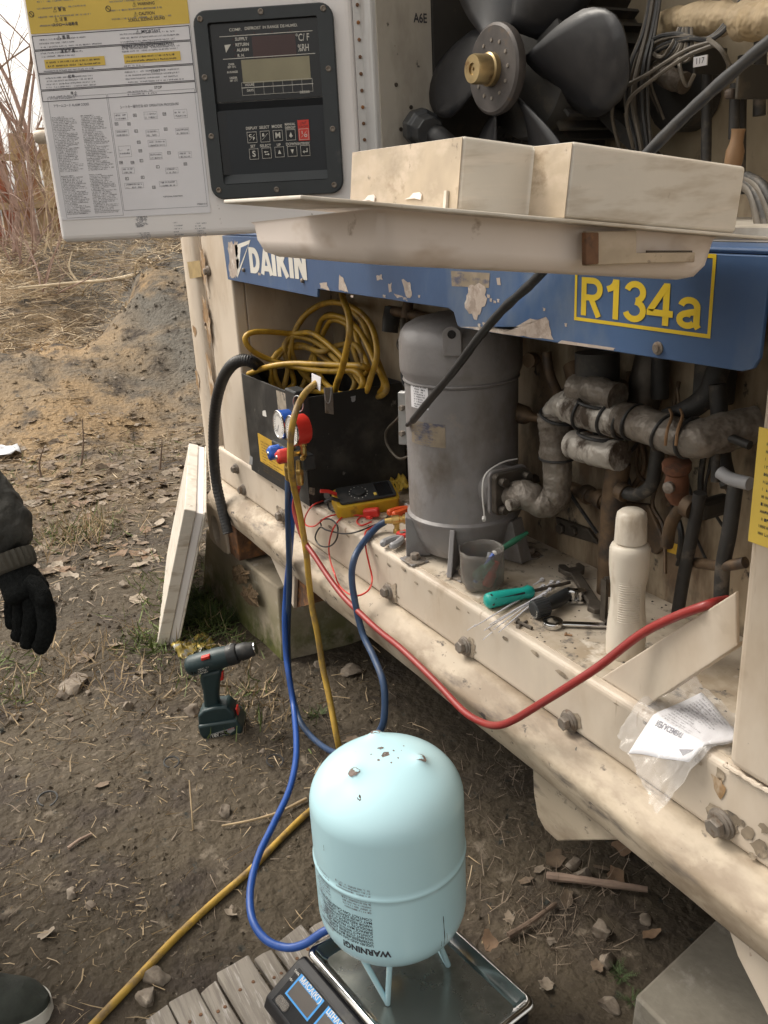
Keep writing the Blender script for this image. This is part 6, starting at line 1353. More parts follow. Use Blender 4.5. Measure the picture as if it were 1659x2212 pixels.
# sloping console face: axis along e1 (text direction), slope from the tray edge down to the front
fa, fb = Vector((0, -.020, .0645)), Vector((0, -CW + .004, .0305)); fd = (fb - fa).normalized(); fn_ = Vector((1, 0, 0)).cross(fd); fn_ = fn_ if fn_.z > 0 else -fn_; FLN = (fb - fa).length
def onf(x, s, h=.0006): return fa + Vector((x, 0, 0)) + fd * s + fn_ * h
def fq(x0, s0, x1, s1, h, m, name, par=None): return sp_(MB().add([onf(x0, s0, h), onf(x1, s0, h), onf(x1, s1, h), onf(x0, s1, h)], [(0, 1, 2, 3)]), name, m, par if par else con)
fq(.012, .004, TL - .012, FLN - .003, .0004, 'panel_black', 'fascia')
for k, lab in enumerate(('\u041c\u0410\u0421\u0410(\u041a\u0413)', '\u0426\u0406\u041d\u0410(\u0413\u0420\u041d)', '\u0421\u0423\u041c\u0410(\u0413\u0420\u041d)')):
    x0 = .024 + k * .082
    fq(x0, .007, x0 + .070, .047, .0008, 'scale_blue', 'display_frame'); fq(x0 + .004, .018, x0 + .066, .044, .0011, 'scale_lcd', 'display_window')
    v, f = glyphs(lab, .0125, .0002); t = MB(); t.add([onf(x0 + .036 + x, .0125 - y, .0012) for x, y in v], f); sp_(t, 'lettering', 'white_print', con)
for s, x, s_ in (('TAPA', .012, .012), ('>0<', .012, .026)):
    v, f = glyphs(s, .006); t = MB(); t.add([onf(x + .003 + xx, s_ - y, .0009) for xx, y in v], f); sp_(t, 'lettering', 'white_print', con)
t = MB().prism([onf(x, s, .0008) for x, s in rr(.018, .052, .05, FLN - .006, .006)], fn_ * .002); sp_(t, 'dust_cover', 'clear_plastic', con)
for (x, y) in ((.03, .03), (TL - .03, .03), (.03, TW - .03), (TL - .03, TW - .03)): sp_(MB().lathe([(.012, -.006), (.013, .004)], (x, y, 0), (0, 0, 1), 14), 'foot', 'black_plastic')

TA = at(836, 1740, d=1.40); TR = .1225; TA.z = 0
tcn = Vector((-TA.x, -TA.y, 0)).normalized()
def tzf(py, r=TR): return at(836, py, pl=(TA + tcn * r, tcn)).z
z_seam, z_sh, z_lo = tzf(1948), .403, .210
DH = .083; BH = .085
tank = thing('refrigerant_tank', 'pale turquoise refrigerant cylinder standing upside down on the scale tray', 'gas cylinder', (TA.x, TA.y, TZ - .018))
def tp(mb, name, m, parent=None, **k): return build(mb, name, m, parent if parent else tank, **k)
def rprof(z):
    if z > z_sh: t = min(1, (z - z_sh) / DH); return TR * (1 - t ** 2.1) ** (1 / 2.05)
    if z < z_lo: t = min(1, (z_lo - z) / BH); return TR * (1 - t ** 2.2) ** (1 / 2.1)
    return TR
pf = [(max(.0005, rprof(z_lo - BH * math.sin(R_(a)))), z_lo - BH * math.sin(R_(a))) for a in range(90, 0, -6)] + [(TR, z_lo), (TR, z_seam - .03), (TR, z_seam - .012), (TR, z_seam - .0045)]
pf2 = [(TR, z_seam + .0045), (TR, z_seam + .012), (TR, z_seam + .03)] + [(TR, z_sh)] + [(max(.0005, rprof(z_sh + DH * math.sin(R_(a)))), z_sh + DH * math.sin(R_(a))) for a in [q * 1.5 for q in range(2, 61)]]
tkb = MB().lathe(pf + [(TR + .0012, z_seam - .003), (TR + .002, z_seam), (TR + .0012, z_seam + .003)] + pf2, TA, n=180)
def ondome(px, py):
    r = ray(px, py).normalized(); t = .8
    while t < 2.2:
        p = CAM + r * t; d = math.hypot(p.x - TA.x, p.y - TA.y)
        if p.z < z_sh + DH and d < rprof(p.z): return p
        t += .001
    return p
def ndome(p):
    e = .004; ds = (rprof(p.z + e) - rprof(p.z - e)) / (2 * e); d = Vector((p.x - TA.x, p.y - TA.y, 0)).normalized(); return (d - Vector((0, 0, ds))).normalized()
rnd = random.Random(15)
def domepatch(px, py, r, seed, h=.0008, m='bare_grey'):
    c = ondome(px, py); nn = ndome(c); u = nn.orthogonal().normalized(); w = nn.cross(u); rn_ = random.Random(seed); mb = MB(); n = 14; mb.v.append(c + nn * h)
    for k in range(n): a = 2 * math.pi * k / n; q = r * rn_.uniform(.6, 1.1); mb.v.append(c + (u * math.cos(a) + w * math.sin(a)) * q + nn * (h - q * q / .5))
    mb.f = [(0, 1 + k, 1 + (k + 1) % n) for k in range(n)]; tp(mb, 'bare_patch', m)
NUB = [ondome(*p) for p in ((812, 1590), (907, 1645), (767, 1674))]
NUBN = [ndome(c) for c in NUB]
for v in tkb.v:          # three pressed-out nubs on the crown
    if v.z > z_sh:
        for c, nn in zip(NUB, NUBN):
            q = (v - c).length
            if q < .05: v += (nn * .7 + Vector((0, 0, .3))) * (.0050 * math.exp(-(q / .0105) ** 2) + .0045 * math.exp(-(q / .023) ** 2))
tp(tkb, 'tank_body', 'tank_paint', smooth=75)
for px, py in ((812, 1590), (907, 1645), (767, 1674)):
    c = ondome(px, py); nn = ndome(c); 
    ax = (nn * .7 + Vector((0, 0, .3))).normalized(); u = ax.orthogonal().normalized(); w = ax.cross(u); mb = MB(); mb.v.append(c + ax * .0098); rn_ = random.Random(px)
    for k in range(14): a = 2 * math.pi * k / 14; q = rn_.uniform(.007, .0105); mb.v.append(c + ax * (.0100 - q * q * 36) + (u * math.cos(a) + w * math.sin(a)) * q)
    mb.f = [(0, 1 + k, 1 + (k + 1) % 14) for k in range(14)]; tp(mb, 'bare_patch', 'bare_grey')
for k, (px, py, r) in enumerate(((822, 1616, .0055), (834, 1632, .008), (818, 1643, .003), (850, 1622, .002), (868, 1622, .002), (802, 1630, .002), (860, 1638, .002), (845, 1648, .002), (795, 1645, .0018), (872, 1612, .0015))): domepatch(px, py, r, 40 + k)
def tcyl(px, py): return oncyl(px, py, TA, TR)
def on_tank(x_ang, z, h=.0006): r = rprof(z) + h; return Vector((TA.x + r * math.cos(x_ang), TA.y + r * math.sin(x_ang), z))
def ctk(x, y): return 497.7 + .43333 * x, 1825 + .43333 * y
def scratch(a, b, w):
    (a0, z0), (a1, z1) = tcyl(*a), tcyl(*b); mb = MB(); n = 7; rn_ = random.Random(int(a[0])); 
    for k in range(n + 1):
        t = k / n; an, z = a0 + (a1 - a0) * t, z0 + (z1 - z0) * t; q = w * rn_.uniform(.3, 1) / TR; mb.v += [on_tank(an - q, z), on_tank(an + q, z)]
    mb.f = [(2 * k, 2 * k + 1, 2 * k + 3, 2 * k + 2) for k in range(n)]; tp(mb, 'scratch', 'ink')
for a, b, w in (((1060, 355), (1070, 500), .0009), ((1078, 440), (1084, 488), .0004), ((1052, 480), (1056, 512), .0006), ((465, 0), (468, 30), .0005), ((478, 175), (500, 205), .0007), ((1035, 225), (1055, 210), .0012)): scratch(ctk(*a), ctk(*b), w)
wrn = MB(); ac, zc_ = tcyl(*ctk(662, 538)); aR, _ = tcyl(*ctk(717, 540))
def tanktext(body, ac, zc, size, m, bold=0, sx=1):
    v, f = glyphs(body, size, bold); mb = MB(); mb.add([on_tank(ac - x * sx / TR, zc - y) for x, y in v], f); return tp(mb, 'lettering', m)
tanktext('WARNING!', ac + .03, zc_ + .005, .0165, 'ink', .0006, .95)
aL, zb0 = tcyl(*ctk(475, 480)); z_t = tcyl(*ctk(600, 330))[1]
lines = ['LIQUID AND GAS UNDER PRESSURE', 'OVERPRESSURE MAY CAUSE', 'VIOLENT CYLINDER RUPTURE', 'CONTACT WITH FLAME OR HOT', 'SURFACE MAY PRODUCE TOXIC', 'PRODUCTS. VAPOR IS HEAVIER', 'VAPOR REDUCES OXYGEN AND', 'MAY CAUSE DEATH. LIQUID', 'CONTACT CAN CAUSE FROSTBITE']
zl0 = zc_ + .018
for k, s in enumerate(lines):
    v, f = glyphs(s, .0068, .0001, 'LEFT'); mb = MB(); mb.add([on_tank(aR - .0 - x / TR, zl0 + k * .0064 - y) for x, y in v], f); tp(mb, 'lettering', 'ink')
sm_ = MB(); rn = random.Random(31)
for k in range(9):
    t = MB(); words(t, 0, .062, 0, .0032, 0, rn, rn.uniform(.7, 1)); sm_.add([on_tank(aR - p.x / TR, zl0 + .066 + k * .0052 - p.z) for p in t.v], t.f)
for k in range(20):
    t = MB(); words(t, 0, .05, 0, .0032, 0, rn, rn.uniform(.5, 1)); sm_.add([on_tank(aR - .62 - p.x / TR, zl0 - .004 + k * .0055 - p.z) for p in t.v], t.f)
tp(sm_, 'small_print', 'ink_grey')
# wire handle the tank stands on
FZ2 = TZ - .0145
f1, f2 = at(837, 2166, Z=FZ2), at(968, 2085, Z=FZ2)
def under(px, py): p = ondome(px, py); return Vector((TA.x + (p.x - TA.x) * .9, TA.y + (p.y - TA.y) * .9, p.z + .012))
h1_, h2_, h3_ = under(756, 2060), under(843, 2088), under(955, 2046)
hw = tp(MB().tube(spline([h1_, h1_.lerp(f1, .5), f1 + (h1_ - f1).normalized() * .008, f1, f1 + (h2_ - f1).normalized() * .010, h2_], 5), .0048, 10), 'wire_handle', 'tank_paint', smooth=True)
tp(MB().tube([h3_, f2 + Vector((0, 0, .001))], .0048, 10), 'wire_handle', 'tank_paint', smooth=True)
fb_ = Vector((TA.x - .045, TA.y + .085, FZ2)); tp(MB().tube(spline([f2, f2.lerp(fb_, .5), fb_], 4), .0048, 10), 'wire_handle', 'tank_paint', smooth=True); tp(MB().tube([fb_, on_tank(R_(115), z_lo - .04)], .0048, 10), 'wire_handle', 'tank_paint', smooth=True)
f3 = Vector((TA.x - .075, TA.y + .03, FZ2)); tp(MB().tube(spline([on_tank(R_(140), z_lo - .03), f3, on_tank(R_(190), z_lo - .03)], 6), .0048, 10), 'wire_handle', 'tank_paint', smooth=True)
vv = Vector((TA.x, TA.y, z_lo - BH)); vb = tp(MB().lathe([(.011, .01), (.011, -.008), (.014, -.010), (.014, -.024), (.009, -.027), (.008, -.035)], vv, (0, 0, 1), 16), 'valve', 'brass', smooth=35)

# ---------------------------------------------------------------- person at the left edge
HD = 1.47
def hq(x, y, dd=0): return at(*cz(x, y), d=HD + dd)
per = thing('person', 'person in dark padded jacket, black knitted gloves and dark sneakers standing at the left edge', 'person', (-1.62, -.15, 0))
def skin(name, m, verts, edges, radii, parent=per, sub=2, root=0, fold=None):
    me = bpy.data.meshes.new(name); org = ORG[parent.name]; me.from_pydata([Vector(v) - org for v in verts], edges, []); me.materials.append(MATS[m])
    o = bpy.data.objects.new(name, me); link(o, parent); ORG[o.name] = org
    md = o.modifiers.new('skin', 'SKIN'); md.use_smooth_shade = True
    for i, r in enumerate(radii): me.skin_vertices[0].data[i].radius = r if isinstance(r, tuple) else (r, r); me.skin_vertices[0].data[i].use_root = i == root
    s_ = o.modifiers.new('sub', 'SUBSURF'); s_.levels = sub; s_.render_levels = sub
    if fold:                                  # creases of cloth
        t_ = bpy.data.textures.new('folds', 'CLOUDS'); t_.noise_scale = fold[1]; t_.noise_depth = 2; d_ = o.modifiers.new('folds', 'DISPLACE'); d_.texture = t_; d_.strength = fold[0]; d_.mid_level = .5; d_.texture_coords = 'LOCAL'
    return o
fw = Vector((.49, .87, 0)); sd2 = Vector((.87, -.49, 0))     # facing, and the person's right hand side
pc_ = Vector((-1.80, -.40, 0))
wrist = hq(95, 690, .02)
SH = pc_ + sd2 * .17 + fw * .04 + Vector((0, 0, 1.42)); SHL = pc_ - sd2 * .19 + fw * .02 + Vector((0, 0, 1.42))
EL = Vector((-1.78, -.13, 1.05)); ELL = pc_ - sd2 * .24 - fw * .03 + Vector((0, 0, 1.12)); WRL = pc_ - sd2 * .25 + fw * .06 + Vector((0, 0, .84))
# body under the clothes: head, neck and trunk as one surface
B = [pc_ + Vector((0, 0, .92)), pc_ + Vector((0, 0, 1.18)), pc_ + Vector((0, 0, 1.40)), pc_ + fw * .01 + Vector((0, 0, 1.49)), pc_ + fw * .03 + Vector((0, 0, 1.57)), pc_ + fw * .03 + Vector((0, 0, 1.66)), pc_ + fw * .02 + Vector((0, 0, 1.745))]
skin('body', 'skin', B, [(i, i + 1) for i in range(6)], [.12, .13, .11, .055, .075, .085, .05])
face = pc_ + fw * .12 + Vector((0, 0, 1.63))
hd = build(MB().lathe([(.001, .10), (.05, .088), (.085, .05), (.097, 0), (.092, -.05), (.08, -.075)], pc_ + fw * .015 + Vector((0, 0, 1.675)), (-.12, -.2, 1), 24), 'hair', 'hair', per, smooth=True)
for k in (1, -1): build(MB().lathe([(.001, 0), (.009, .003), (.011, .009), (.006, .014)], pc_ + fw * .093 + sd2 * k * .032 + Vector((0, 0, 1.635)), fw, 12), 'eye', 'hair', per, smooth=True)
for k in (1, -1): build(MB().lathe([(.001, -.006), (.02, -.004), (.026, .002), (.018, .008)], pc_ + sd2 * k * .086 + fw * .02 + Vector((0, 0, 1.63)), sd2 * k, 12), 'ear', 'skin', per, smooth=True)
build(MB().tube([pc_ + fw * .10 + Vector((0, 0, 1.64)), pc_ + fw * .125 + Vector((0, 0, 1.60)), pc_ + fw * .105 + Vector((0, 0, 1.59))], [.009, .015, .012], 10), 'nose', 'skin', per, smooth=True)
build(MB().tube([pc_ + fw * .098 + sd2 * .025 + Vector((0, 0, 1.565)), pc_ + fw * .106 + Vector((0, 0, 1.562)), pc_ + fw * .098 - sd2 * .025 + Vector((0, 0, 1.565))], [.003, .007, .003], 8), 'mouth', 'red_key' if False else 'skin', per, smooth=True)
cuffp = hq(60, 640, .02)
J = [pc_ + Vector((0, 0, .84)), pc_ + Vector((0, 0, 1.0)), pc_ + Vector((0, 0, 1.2)), pc_ + Vector((0, 0, 1.36)), pc_ + Vector((0, 0, 1.46)), SH, EL, at(-74, 1040, d=1.53), at(-18, 1122, d=1.51), at(34, 1204, d=1.50), SHL, ELL, ELL.lerp(WRL, .5), WRL]
skin('jacket', 'jacket', J, [(0, 1), (1, 2), (2, 3), (3, 4), (3, 5), (5, 6), (6, 7), (7, 8), (8, 9), (3, 10), (10, 11), (11, 12), (12, 13)], [(.19, .15), (.18, .14), (.19, .145), (.17, .12), .07, .082, .066, .060, .060, .055, .082, .066, .058, .045], sub=4, fold=(.030, .045))
for t_, (p_, q_) in enumerate(((hq(52, 600, .02), hq(100, 715, .02)), (WRL + Vector((0, 0, .03)), WRL - Vector((0, 0, .04))))):
    dcu = (q_ - p_); mb = MB().tube([p_, p_ + dcu * .15, p_ + dcu * .5, p_ + dcu * .85, q_], [.039, .041, .041, .039, .035], 48)
    for i, v in enumerate(mb.v):
        if i % 2: c = p_ + dcu * ((v - p_).dot(dcu) / dcu.length_squared); v -= (v - c) * .10
    build(mb, 'cuff', 'cuff', per, smooth=60)
for sgn in (1, -1):
    ank = (Vector((-1.30, .012, 0)) - fw * .215 + Vector((0, 0, .10))) if sgn > 0 else pc_ - sd2 * .12 - fw * .05 + Vector((0, 0, .10))
    hip = pc_ + sd2 * sgn * .09 + Vector((0, 0, .90)); knee = hip.lerp(ank, .5) + fw * .03
    if sgn > 0: hips = [(hip, knee, ank)]
    else: hips.append((hip, knee, ank))
V_ = [pc_ + Vector((0, 0, .96))]; E_ = []; Rr = [(.16, .13)]
for hip, knee, ank in hips:
    b_ = len(V_); V_ += [hip - Vector((0, 0, .06)), hip.lerp(knee, .5), knee, knee.lerp(ank, .5), ank + Vector((0, 0, -.02))]; E_ += [(0, b_), (b_, b_ + 1), (b_ + 1, b_ + 2), (b_ + 2, b_ + 3), (b_ + 3, b_ + 4)]; Rr += [.105, .09, .075, .07, .062]
skin('trousers', 'trousers', V_, E_, Rr, sub=3, fold=(.02, .06))
def shoe(toe, d):
    d = Vector(d).normalized(); s_ = Vector((d.y, -d.x, 0)); L_ = .285; up = MB(); so_ = MB(); N = 26; K = 15
    def half(t): return .050 * (math.sqrt(max(0, 1 - (1 - t / .34) ** 2)) if t < .34 else 1) * (1 - .16 * sm(.35, .6, t) * (1 - sm(.75, 1, t))) * (1 if t < .85 else math.sqrt(max(.05, 1 - ((t - .85) / .16) ** 2)))
    def hgt(t): return .034 + .026 * sm(.0, .16, t) + .045 * sm(.22, .62, t)
    gz = gh(toe.x, toe.y)
    for i in range(N + 1):
        t = .004 + .996 * (i / N) ** 1.6; c = Vector((toe.x, toe.y, gz)) - d * L_ * t; w, h = max(.004, half(t)), hgt(t)
        for j in range(K):
            a = math.pi * j / (K - 1); up.v.append(c + s_ * (math.cos(a) * w * (1 if math.sin(a) < .5 else .96)) + Vector((0, 0, .020 + (h - .012) * math.sin(a) ** .75 + .002 * noise.noise(Vector((i * .6, j * .6, 2))))))
        for x, z in ((-1.05, .001), (1.05, .001), (1.08, .012), (1.03, .026), (-1.03, .026), (-1.08, .012)): so_.v.append(c + s_ * (w + .003) * x + Vector((0, 0, z)))
    for i in range(N):
        for j in range(K - 1): a = i * K + j; up.f.append((a, a + 1, a + K + 1, a + K))
        for j in range(6): a, b = i * 6 + j, i * 6 + (j + 1) % 6; so_.f.append((a, b, b + 6, a + 6))
    up.f += [tuple(range(K)), tuple(range(N * K, N * K + K))]; so_.f += [tuple(range(6)), tuple(range(N * 6, N * 6 + 6))]
    u = build(up, 'shoe', 'shoe_cloth', per, smooth=60); build(so_, 'sole', 'shoe_sole', u, smooth=50)
    lc = MB()
    for k in range(4):
        t = .36 + .07 * k; c = Vector((toe.x, toe.y, gz)) - d * L_ * t; z = .013 + hgt(t)
        for q in (1, -1): lc.tube(spline([c + s_ * q * .028 + Vector((0, 0, z - .010)), c - d * .008 + Vector((0, 0, z - .001)), c - d * .018 - s_ * q * .026 + Vector((0, 0, z - .006))], 4), .0026, 6)
    build(lc, 'lace', 'black_plastic', u, smooth=True)
shoe(at(113, 2192, Z=gh(-1.3, 0)), fw); shoe(hips[1][2] + fw * .2, fw)
# right glove: palm and five separate fingers
G = [wrist, hq(130, 770, .015), hq(175, 850, .0), hq(205, 900, 0)]
def glove(G, fingers, name='glove'):
    V2 = list(G); E2 = [(i, i + 1) for i in range(len(G) - 1)]; R2 = [.031, (.038, .028), (.043, .028), (.038, .024)]
    g_ = skin(name, 'glove', V2, E2, R2, sub=3, fold=(.006, .02))
    for pts, r in fingers:
        skin('finger', 'glove', pts, [(i, i + 1) for i in range(len(pts) - 1)], [r * 1.15, r * 1.0, r * 1.06, r * .93, r * .82][:len(pts)], parent=g_, sub=3, fold=(.005, .014))
    return g_
glove(G, [([hq(215, 830, -.005), hq(285, 900, -.012), hq(308, 1010, -.016), hq(298, 1130, -.012), hq(240, 1245, -.004)], .0165),
          ([hq(190, 860, .0), hq(215, 950, -.006), hq(205, 1060, -.004), hq(190, 1150, .006), hq(165, 1225, .012)], .0155),
          ([hq(140, 860, .012), hq(140, 960, .016), hq(135, 1060, .018), hq(130, 1120, .024), hq(100, 1165, .03)], .0150),
          ([hq(90, 850, .022), hq(70, 940, .030), hq(75, 1030, .034), hq(80, 1100, .038)], .0115),
          ([hq(180, 770, -.005), hq(235, 810, -.018), hq(285, 870, -.026), hq(300, 960, -.028)], .0150)])
GL = [WRL - Vector((0, 0, .02)), WRL - Vector((0, 0, .06)), WRL - Vector((0, 0, .10)), WRL - Vector((0, 0, .12))]
glove(GL, [([GL[2] + fw * a, GL[3] + fw * a * 1.3 - Vector((0, 0, .02)), GL[3] + fw * (a * 1.3 + .004) - Vector((0, 0, .045)), GL[3] + fw * (a * 1.2 + .012) - Vector((0, 0, .065))], .0105) for a in (.03, .01, -.01, -.028)] + [([GL[1] + fw * .02, GL[2] + fw * .045, GL[3] + fw * .052 - Vector((0, 0, .01)), GL[3] + fw * .05 - Vector((0, 0, .03))], .011)])

# ---------------------------------------------------------------- stones, scraps, leaves and grass on the ground
def onground(px, py, dz=0):
    p = at(px, py, Z=0)
    for _ in range(12):
        q = at(px, py, Z=gh(p.x, p.y) + dz)
        if (q - p).length < .001: break
        p = p.lerp(q, .6)
    return Vector((p.x, p.y, gh(p.x, p.y)))
def stone(c, r, flat, seed, m='stone'):
    bm = bmesh.new(); bmesh.ops.create_icosphere(bm, subdivisions=3, radius=1)
    me = MB(); rnd = random.Random(seed); ax = [rnd.uniform(.75, 1.25), rnd.uniform(.7, 1.1), flat]; rot = Matrix.Rotation(rnd.uniform(0, 6.3), 3, 'Z'); cuts = [(Vector((rnd.gauss(0, 1), rnd.gauss(0, 1), rnd.gauss(0, .7))).normalized(), rnd.uniform(.42, .78)) for _ in range(11)]
    for v in bm.verts:
        p = v.co.copy()
        for n_, d_ in cuts:
            k = p.dot(n_) - d_
            if k > 0: p -= n_ * k
        p *= 1 + .22 * noise.noise(p * 1.6 + Vector((seed, 0, 0))) + .09 * noise.noise(p * 5 + Vector((0, seed, 0)))
        me.v.append(c + rot @ Vector((p.x * ax[0], p.y * ax[1], p.z * ax[2])) * r + Vector((0, 0, r * flat * .28)))
    me.f = [tuple(v.index for v in f.verts) for f in bm.faces]; bm.free(); return me
stones = [((270, 1268), .026, .85, 'lumpy tan stone alone on the bare path'), ((156, 1484), .055, .45, 'large flat pinkish stone in the litter left of the drill'), ((138, 1508), .024, .7, 'small grey stone beside the large flat stone'), ((276, 1532), .022, .75, 'pale round stone in the litter between the drill and the flat stone'), ((30, 1556), .022, .7, 'grey pebble at the left edge of the picture'), ((413, 1540), .026, .7, 'pale stone touching the drill battery'), ((363, 1350 + 40), .014, .7, 'small stone at the foot of the leaning panel'), ((190, 1500), .016, .6, 'dark pebble right of the large flat stone'),
          ((337, 2118), .027, .75, 'upper of two earthy stones beside the yellow hose'), ((315, 2158), .028, .7, 'lower of two earthy stones beside the yellow hose'), ((760, 1450), .045, .5, 'broad earthy stone under the container behind the dark blue hose'), ((690, 1440), .022, .7, 'earth clod at the foot of the mossy block'), ((1300, 2015), .030, .6, 'flat brown stone under the right end of the rail'), ((1312, 2082), .026, .7, 'grey stone left of the concrete slab'), ((1263, 1895), .024, .7, 'stone behind the rotten stick under the rail'), ((1318, 2175), .024, .6, 'flat stone at the near corner of the concrete slab'), ((155, 1935), .018, .7, 'dark lump of earth in the straw at lower left'), ((195, 1960), .016, .5, 'flat dark stone chip at lower left'), ((1238, 1870), .02, .6, 'pebble left of the rotten stick'), ((990, 2110 + 60), .012, .7, 'pebble by the scale'), ((490, 1755), .022, .8, 'mossy clod left of the bright blue hose'), ((445, 1500), .014, .7, 'pebble behind the drill handle'), ((1190, 2035), .011, .7, 'round brown pebble right of the scale tray'), ((1395, 1990), .015, .7, 'pebble in the shadow under the rail')]
for k, (p, r, fl_, lab) in enumerate(stones):
    c = onground(*p); tag(build(stone(c, r, fl_, k + 1), 'stone', 'stone', smooth=28), lab, 'stone', 'stones lying on the dirt')
def stick(pts, r, m, label, name='stick', taper=.5, cat='stick'):
    P = spline(pts, 5); o = build(MB().tube(P, [r * (1 - taper * i / len(P)) * (1 + .2 * noise.noise(Vector((i * .5, r * 900, 0)))) for i in range(len(P))], 8), name, m, smooth=True); return tag(o, label, cat)
def gz_(px, py, dz): return onground(px, py) + Vector((0, 0, dz))
stick([gz_(1182, 1902, .012), gz_(1260, 1915, .016), gz_(1340, 1925, .014), gz_(1398, 1932, .012)], .0085, 'bark', 'rotten brown stick lying in the shade under the rail', taper=.25)
stick([gz_(1098, 2030, .01), gz_(1135, 2010, .012), gz_(1165, 1990, .014), gz_(1200, 1960, .01)], .006, 'twig_dark', 'dark forked stick right of the scale tray', taper=.3)
stick([gz_(663, 1745 - 14, .008), gz_(600, 1765, .012), gz_(540, 1782, .012), gz_(480, 1790, .008)], .004, 'straw', 'long dry stalk curving left of the bright blue hose', 'dry_stalk', .5, 'stalk')
stick([gz_(148, 1837, .006), gz_(170, 1822, .008), gz_(198, 1806, .006)], .004, 'bark', 'short brown twig on the bare dirt at left', taper=.3)
stick([gz_(417, 1733 + 60, .0), gz_(418, 1780, .03), gz_(417, 1740, .07)], .002, 'straw', 'thin upright dry stem on the bare dirt', 'dry_stalk', .2, 'stalk')
for k, (a, b, c_, lab) in enumerate((((175, 1010), (180, 960), (178, 905), 'dark thin sapling stem standing in the leaf litter'), ((90, 1035), (85, 1000), (95, 965), 'short forked stem in the leaf litter at left'), ((345, 1015), (348, 985), (350, 950), 'slender stem in the leaf litter near the leaning panel'))):
    p = onground(*a); dd = (p - CAM).dot(AF); stick([p, at(*b, d=dd), at(*c_, d=dd)], .006, 'twig_dark', lab, 'sapling_stem', .6, 'stem')
def ring(px, py, r, m, label, name='zip_tie_scrap'):
    c = onground(px, py) + Vector((0, 0, .008)); pts = [c + Vector((math.cos(a) * r, math.sin(a) * r * .9, .012 * math.sin(a * .5) * (r / .02) * .5)) for a in [k * math.pi / 10 for k in range(19)]]
    return tag(build(MB().tube(pts, .0022, 6), name, m, smooth=True), label, 'zip tie')
ring(372, 1655, .020, 'black_plastic', 'broken black zip tie ring on the bare dirt below the drill'); ring(105, 1735, .024, 'black_plastic', 'broken black zip tie ring at the left of the bare dirt'); ring(595, 1652, .022, 'rubber_black', 'round black rubber ring half sunk between the hoses', 'rubber_ring')
sc_ = MB(); c = onground(5, 992) + Vector((0, 0, .03)); n = 8
for i in range(n):
    for j in range(n): u, v = i / 7 - .5, j / 7 - .5; sc_.v.append(c + Vector((u * .16, v * .2, .03 * noise.noise(Vector((u * 5, v * 5, 1))) + .02)))
for i in range(n - 1):
    for j in range(n - 1): a = i * n + j; sc_.f.append((a, a + 1, a + n + 1, a + n))
tag(build(sc_, 'plastic_scrap', 'scrap_white', smooth=True, solid=.001), 'crumpled pale plastic scrap in the leaves at the far left edge', 'plastic scrap')
wr = MB(); c = onground(395, 1400) + Vector((.02, .03, .012)); n = 16; rnd = random.Random(12)
for i in range(n):
    for j in range(n): u, v = i / (n - 1) - .5, j / (n - 1) - .5; q = Vector((u * 4, v * 4, 3)); wr.v.append(c + Vector((u * .10, v * .12, .02 * noise.noise(q) + .014 * noise.noise(q * 2.5))))
for i in range(n - 1):
    for j in range(n - 1): a = i * n + j; wr.f.append((a, a + 1, a + n + 1, a + n))
mat('wrapper', (.36, .27, .06), .35, .2, var=.3, vscale=30, bump=.3, layers=[((.42, .42, .40), .5, .56, (16, 16, 16), 5), ((.16, .12, .08), .57, .66, (22, 22, 22), 6)])
tag(build(wr, 'snack_wrapper', 'wrapper', smooth=True, solid=.0006), 'crumpled yellow and silver wrapper under the leaning panel', 'wrapper')

def clear_of(x, y, mrg=0.0):          # keep litter out of the things that stand on the ground
    if -2.95 < x < -2.1 and .78 < y < 1.6: return False
    if -.9 < x and .6 < y: return False
    return True
# leaf shapes: lobed, curled, shared between the leaves
def leaf_mesh(seed, m):
    rnd = random.Random(seed); n = 13; mb = MB(); curl = rnd.uniform(.1, .55); fold = rnd.uniform(.1, .5); asp = rnd.uniform(.55, .95)
    pts = []
    for k in range(n):
        a = 2 * math.pi * k / n; r = 1 + .17 * math.sin(a * 5 + seed) + rnd.uniform(-.1, .1)
        if k == 0: r = 1.25
        pts.append((r * math.cos(a), r * math.sin(a) * asp))
    def zz(x, y): return curl * x * x * .6 + fold * abs(y) * .7 + .12 * math.sin(3 * x + seed) - .25
    mb.v.append(Vector((0, 0, zz(0, 0))))
    for s_ in (.55, 1):
        for x, y in pts: mb.v.append(Vector((x * s_, y * s_, zz(x * s_, y * s_) + rnd.uniform(-.06, .06) * s_)))
    mb.f = [(0, 1 + k, 1 + (k + 1) % n) for k in range(n)] + [(1 + k, 1 + n + k, 1 + n + (k + 1) % n, 1 + (k + 1) % n) for k in range(n)]
    me = bpy.data.meshes.new('dry_leaf'); me.from_pydata(mb.v, [], mb.f); me.materials.append(MATS[m]); me.polygons.foreach_set('use_smooth', [True] * len(me.polygons)); return me
LM_ = [leaf_mesh(i, 'leaf%d' % (i % 6)) for i in range(12)]
rnd = random.Random(99)
def litter_density(x, y):
    s = -x
    d = .10
    d += .9 * sm(2.6, 3.4, s) * (1 - sm(5.0, 5.8, s))            # band of leaves before the mound
    d -= .085 * (1 - sm(1.6, 2.0, s))
    d += .35 * math.exp(-((s - 2.2) / .3) ** 2)                # litter round the drill
    if y > .62 and s < 2.4: d += .35
    path = math.exp(-((s - 2.6 - .9 * y) / .33) ** 2); d *= 1 - .8 * path
    d *= .35 + 1.1 * max(0, .5 + noise.noise(Vector((x * 1.6, y * 1.6, 4))))
    return d
leaves = 0; tries = 0; spots = []
